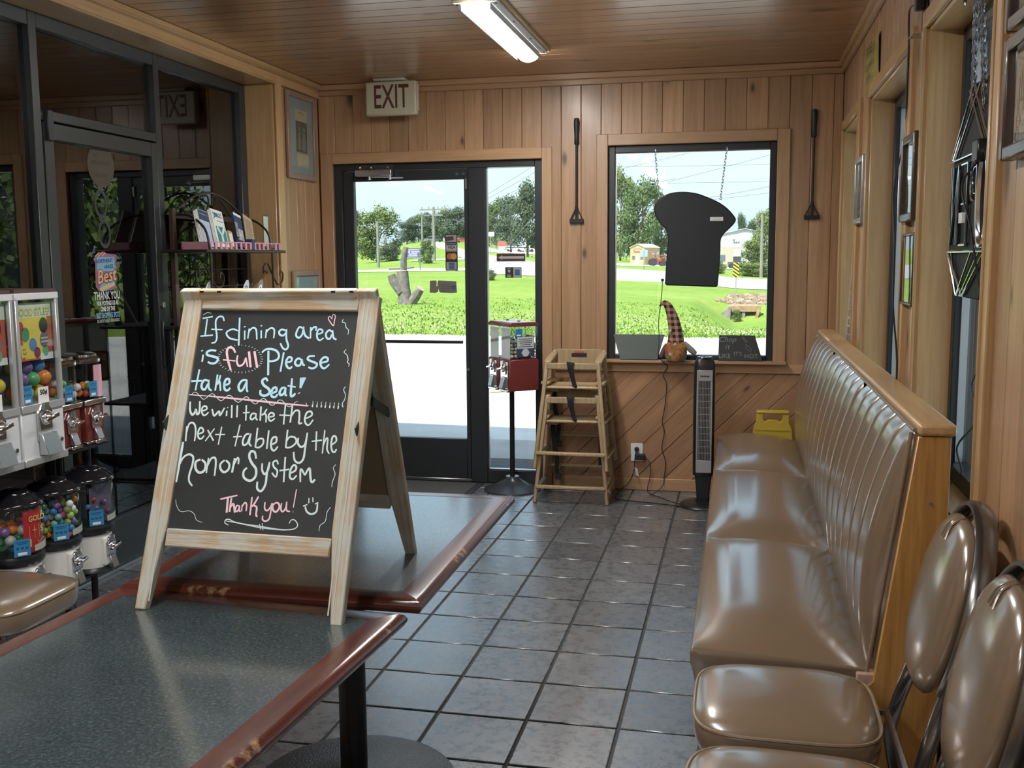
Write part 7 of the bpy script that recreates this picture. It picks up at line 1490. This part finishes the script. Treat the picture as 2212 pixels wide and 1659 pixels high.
tray(4.985, 5.465, 'long pink plastic tray of brochures on the top rack shelf'); tray(5.500, 5.845, 'shorter pink plastic tray beside the long one on the top rack shelf')
def leaflet(y, wd, ht, cols, label, lean=.055, tilt=.12, x=-2.80, n=1, thk=.004):
    M = Matrix.Translation((x, y, 1.617)) @ Matrix.Rotation(tilt, 4, 'X') @ Matrix.Rotation(-.26, 4, 'Y')
    t = bpy.data.objects.new('brochure', None); COL.objects.link(t); t.matrix_world = M; tag(t, label, 'brochure')
    for k in range(n): G().box(-thk * (k + 1) * 1.3, -thk * k * 1.3 - .0006, -wd / 2 - .006 * k, wd / 2 - .006 * k, 0, ht - .004 * k).build('sheet', cols[0], t)
    Mf = MX((.0002, 0, 0), (0, 1, 0), (0, 0, 1))
    for k, (u0, u1, v0, v1, m) in enumerate(cols[1]): G().box(u0, u1, v0, v1, .0, .0008 + .0004 * k, Mf).build('printed_block', m, t)
    return t, Mf
NAVYP, TEALP, TANP, SKYP = mat('navy_paper', (.03, .05, .12), .6), mat('teal_print', (.02, .24, .24), .6), mat('tan_paper', (.45, .36, .24), .7), mat('sky_paper', (.42, .52, .66), .6)
b1, M1 = leaflet(5.065, .105, .215, (PAPER, [(-.052, .052, .155, .212, NAVYP), (-.05, .05, .01, .150, SKYP)]), 'blue topped brochure at the near end of the long pink tray', tilt=-.16, n=4)
G().text('Family Resources', .012, M1 @ Matrix.Translation((.0, .19, 0)), .0022).build('lettering', DW, b1)
b2, M2 = leaflet(5.225, .130, .222, (PAPER, [(-.045, .055, .03, .125, TEALP)]), 'white brochure printed BRCC with a teal block on the long pink tray', tilt=-.12, n=3)
g = G().text('BRCC', .034, M2 @ Matrix.Translation((.006, .190, 0)), .0014, .95, bold=.0008); g.box(-.02, .055, .155, .158, .0008, .0014, M2).build('teal_lettering', MATS['teal_print'], b2); G().ribbon([(-.035, .12), (.005, .075), (.045, .125)], .022, M2, .0016).ribbon([(.005, .08), (.003, .035)], .022, M2, .0016).build('white_letter', PAPER, b2, smooth=False)
G().ribbon([(-.052, .165), (-.03, .185), (-.052, .205)], .006, M2, .0016).build('leaf_mark', TEALP, b2, smooth=False)
leaflet(5.325, .05, .105, (TANP, [(-.02, .02, .02, .09, PAPER)]), 'small tan card stack beside the BRCC brochure', tilt=-.2, n=5)
b3, M3 = leaflet(5.440, .095, .215, (NAVYP, [(-.047, .047, .197, .213, PAPER), (-.03, .04, .05, .12, mat('photo_pale', (.42, .46, .50), .6, var=.5, vscale=40))]), 'dark navy brochure with a white top edge on the long pink tray', tilt=-.22, n=2)
G().box(.001, .006, -.035, -.005, .06, .15, Matrix.Translation((0, -.02, 0))).build('tucked_card', mat('photo_grey2', (.25, .25, .25), .6, var=.5, vscale=50), b3)
b4, M4 = leaflet(5.555, .115, .205, (TANP, []), 'tan brochure with brown print leaning at the near end of the short tray', tilt=-.30, n=1)
g = G()
for k in range(12): g.box(-.045, .045 - .01 * (k % 3), .175 - k * .013, .178 - k * .013, .0, .0012, M4)
g.build('printed_lines', mat('tan_print', (.28, .20, .12), .7), b4)
ACR = glass('acrylic', (.88, .92, .92), ior=1.45, dust=.25)
h = thing('card_holder', (-2.80, 5.795, 1.615), 'clear acrylic card holder standing in the short pink tray', 'holder'); G().box(-.03, -.026, -.035, .035, 0, .215).build('back_sheet', ACR, h); G().box(-.03, .03, -.035, .035, 0, .003).build('base_sheet', ACR, h); G().box(.018, .022, -.03, .03, 0, .06).build('front_lip', ACR, h); G().box(-.0255, -.0245, -.03, .03, .02, .20).build('pale_card', mat('pale_green_card', (.48, .54, .48), .7), h)
h = thing('card_box', (-2.775, 5.490, 1.611), 'small black card box between the two pink trays', 'box'); G().box(-.02, .02, -.018, .018, 0, .062).build('box_body', NAVYP, h, bevel=.002); G().box(-.016, .016, -.014, .014, .062, .064).build('card_edges', PAPER, h)
for y, lab in ((4.99, 'white oval tag stand at the near end of the second rack shelf'), (5.42, 'white oval tag stand in the middle of the second rack shelf'), (5.60, 'clear oval tag stand at the far side of the second rack shelf')):
    h = thing('tag_stand', (-2.83, y, 1.201), lab, 'stand'); M = MX((0, 0, 0), (0, 1, 0), (.25, 0, 1))
    cl_ = 'clear' in lab
    G().ext([(-.035, 0), (.035, 0), (.04, .17), (.030, .22), (.012, .245), (-.012, .245), (-.030, .22), (-.04, .17)], 0, .003, M).build('tag_plate', ACR if cl_ else mat('tag_pale', (.66, .70, .74), .4), h, bevel=.001); G().lathe([(.010, .0035), (.018, .0035)], 16, M @ Matrix.Translation((0, .195, 0)), cap=False).build('hole_rim', BLACK if not cl_ else STEEL, h)
    G().bar((0, 0, .22), (-.12, 0, .002), .008, .003, (0, 1, 0)).build('strut', STEEL, h)
# scrolled iron stand added behind the glass for a shape taken as a reflection
ps = thing('reflection_stand', (-3.46, 5.12, 0), 'black scrolled iron stand added in the unlit room for a reflected scroll shape', 'stand')
for y in (-.16, .16):
    for x in (-.10, .10): G().box(x - .009, x + .009, y - .009, y + .009, 0, .86).build('leg', BLACKM, ps)
G().box(-.12, .12, -.18, .18, .86, .875).build('stand_top', BLACKM, ps)
for s in (-1, 1): G().tube(spline([(.10, s * .15, .60), (.10, s * .10, .70), (.10, s * .02, .78), (.10, s * .0, .82), (.10, s * .05, .84), (.10, s * .06, .80), (.10, s * .035, .80)], 5), .006, 6).build('scroll', BLACKM, ps); G().tube(spline([(.10, s * .03, .88), (.10, s * .09, .90), (.10, s * .10, .96), (.10, s * .05, .99), (.10, s * .03, .95), (.10, s * .06, .93)], 5), .006, 6).build('scroll', BLACKM, ps)

# ------------------------------------------------------------------ floor mat inside the door
fm = thing('floor_mat', (-2.10, 6.52, 0), 'dark ribbed floor mat just inside the entrance door', 'mat'); G().box(-.46, .39, -.24, .20, 0, .008).build('mat_base', MATS['rubber_mat_edge'], fm, bevel=.003); G().box(-.42, .35, -.205, .165, .008, .012).build('ribbed_top', mat('brown_grey_carpet', (.085, .085, .082), .95, bump=.8, bscale=200), fm)

# ------------------------------------------------------------------ OPEN sign hung in the near side window, and its cords
os_ = bpy.data.objects.new('open_sign', None); COL.objects.link(os_); os_.location = (.655, 3.20, 1.70); tag(os_, 'black hanging sign with chrome OPEN lettering seen from behind in the side window', 'sign')
MO = MX((0, 0, 0), (0, 1, 0), (0, 0, 1))
G().ext([(.01, .335), (-.16, .33), (-.27, .10), (-.285, -.02), (-.27, -.13), (-.16, -.275), (.19, -.275), (.285, -.13), (.295, -.0), (.27, .12), (.10, .26)], -.012, .014, MO).build('panel', mat('open_black', (.008, .010, .011), .6, spec=.2), os_, bevel=.003)
MI = Matrix.Translation((-.019, 0, 0)) @ MO
def outl(nm, pts, r=.0062, closed=False): return G().tube([MI @ p for p in (pts if closed else pts)], r, 6, closed, flat=.6).build(nm, CHROME, os_)
V3 = lambda *a: [Vector((p[0], p[1], 0)) for p in a]
outl('letter_outline', spline(V3((-.255, 0), (-.235, .10), (-.20, .125), (-.165, .10), (-.148, 0), (-.165, -.10), (-.20, -.125), (-.235, -.10)), 5, True), .011, True)
outl('letter_outline', spline(V3((-.118, -.12), (-.118, 0), (-.118, .115)), 2) + spline(V3((-.118, .115), (-.07, .112), (-.045, .07), (-.06, .01), (-.118, -.005)), 5)); outl('letter_outline', spline(V3((-.108, .095), (-.075, .09), (-.062, .06), (-.075, .025), (-.108, .018)), 5), .004)
for a, b in (((.0, -.12), (.0, .115)), ((.0, .115), (.085, .115)), ((.0, .0), (.07, .0)), ((.0, -.12), (.085, -.12))): outl('letter_outline', V3(a, b))
for a, b in (((.125, -.12), (.125, .115)), ((.125, .115), (.225, -.12)), ((.225, -.12), (.225, .115)), ((.145, -.12), (.145, .06)), ((.205, -.06), (.205, .115))): outl('letter_outline', V3(a, b))
for z in (.135, -.140): outl('band_line', V3((-.24, z), (.26, z)), .005)
for a, b in (((-.255, .135), (-.02, .33)), ((-.02, .33), (.26, .135)), ((-.12, .33), (.20, .135)), ((-.20, .135), (.03, .32)), ((-.24, -.14), (.02, -.27)), ((-.18, -.14), (.05, -.27)), ((.26, -.14), (.02, -.27)), ((.20, -.14), (.10, -.27)), ((-.08, -.14), (.10, -.27)), ((.26, -.14), (.10, -.27))): outl('diamond_line', V3(a, b), .0045)
G().box(-.030, -.0215, .012, .060, -.058, -.028).build('barcode_tag', PAPER, os_)
G().box(-.040, -.012, -.20, -.13, .10, .16).build('power_box', BLACK, os_, bevel=.004)
for y0, y1 in ((-.15, -.12), (-.13, -.10), (.01, -.06), (.03, -.04)): chain(os_, (-.012, y0, .24 if y0 < 0 else .27), (-.03, y1, .575), 17, .0022, mat('dark_chain', (.22, .22, .23), .35, .8))
G().lathe([(.012, -.003), (.018, 0), (.012, .003)], 14, MX((-.055, -.03, .56), (0, 1, 0), (0, 0, 1)), cap=False).build('eye_hook', CHROME, os_)
cord('black_cable', [(.625, 3.045, 1.80), (.60, 3.10, 1.74), (.612, 3.02, 1.62), (.625, 2.98, 1.50), (.640, 2.96, 1.42), (.655, 2.96, 1.33), (.655, 2.97, 1.27), (.655, 3.12, 1.18), (.655, 3.02, 1.10), (.655, 3.28, .97), (.655, 3.20, .90), (.640, 3.34, .835), (.625, 3.36, .806), (.60, 3.30, .806)], .003, 'thin black cord dangling from the OPEN sign to the window stool')
tag(G().box(-.009, .009, -.012, .012, -.055, .055).build('inline_switch', BLACK, loc=(.655, 2.965, 1.315), bevel=.004, seg=2), 'black inline switch on the dangling cord', 'switch')

# ------------------------------------------------------------------ shopping list board in the far side window
sl = bpy.data.objects.new('list_board', None); COL.objects.link(sl); sl.matrix_world = Matrix.Translation((.600, 6.125, .802)) @ Matrix.Rotation(radians(2.6), 4, 'Y'); tag(sl, 'tall whitewashed board lettered with a shopping list, leaning in the far side window', 'sign')
ML2 = MX((0, 0, 0), (0, -1, 0), (0, 0, 1))
G().box(-.155, .155, 0, .885, -.014, 0, ML2).build('board', mat('whitewash', (.46, .43, .40), .8, var=.2, vscale=9), sl, bevel=.003)
for k, tx in enumerate(('FLOUR', 'MILK', 'EGGS', 'SUGAR', 'TEA', 'COFFEE', 'BREAD', 'APPLES', 'FLOUR', 'SALT', 'BACON', 'ONION', 'BUTTER')):
    G().text(tx, .056, ML2 @ Matrix.Translation((-.10, .845 - k * .0475, 0)), .0008, 1.05, align='LEFT').build('word', mat('faded_brown_ink', (.17, .13, .11), .8), sl)
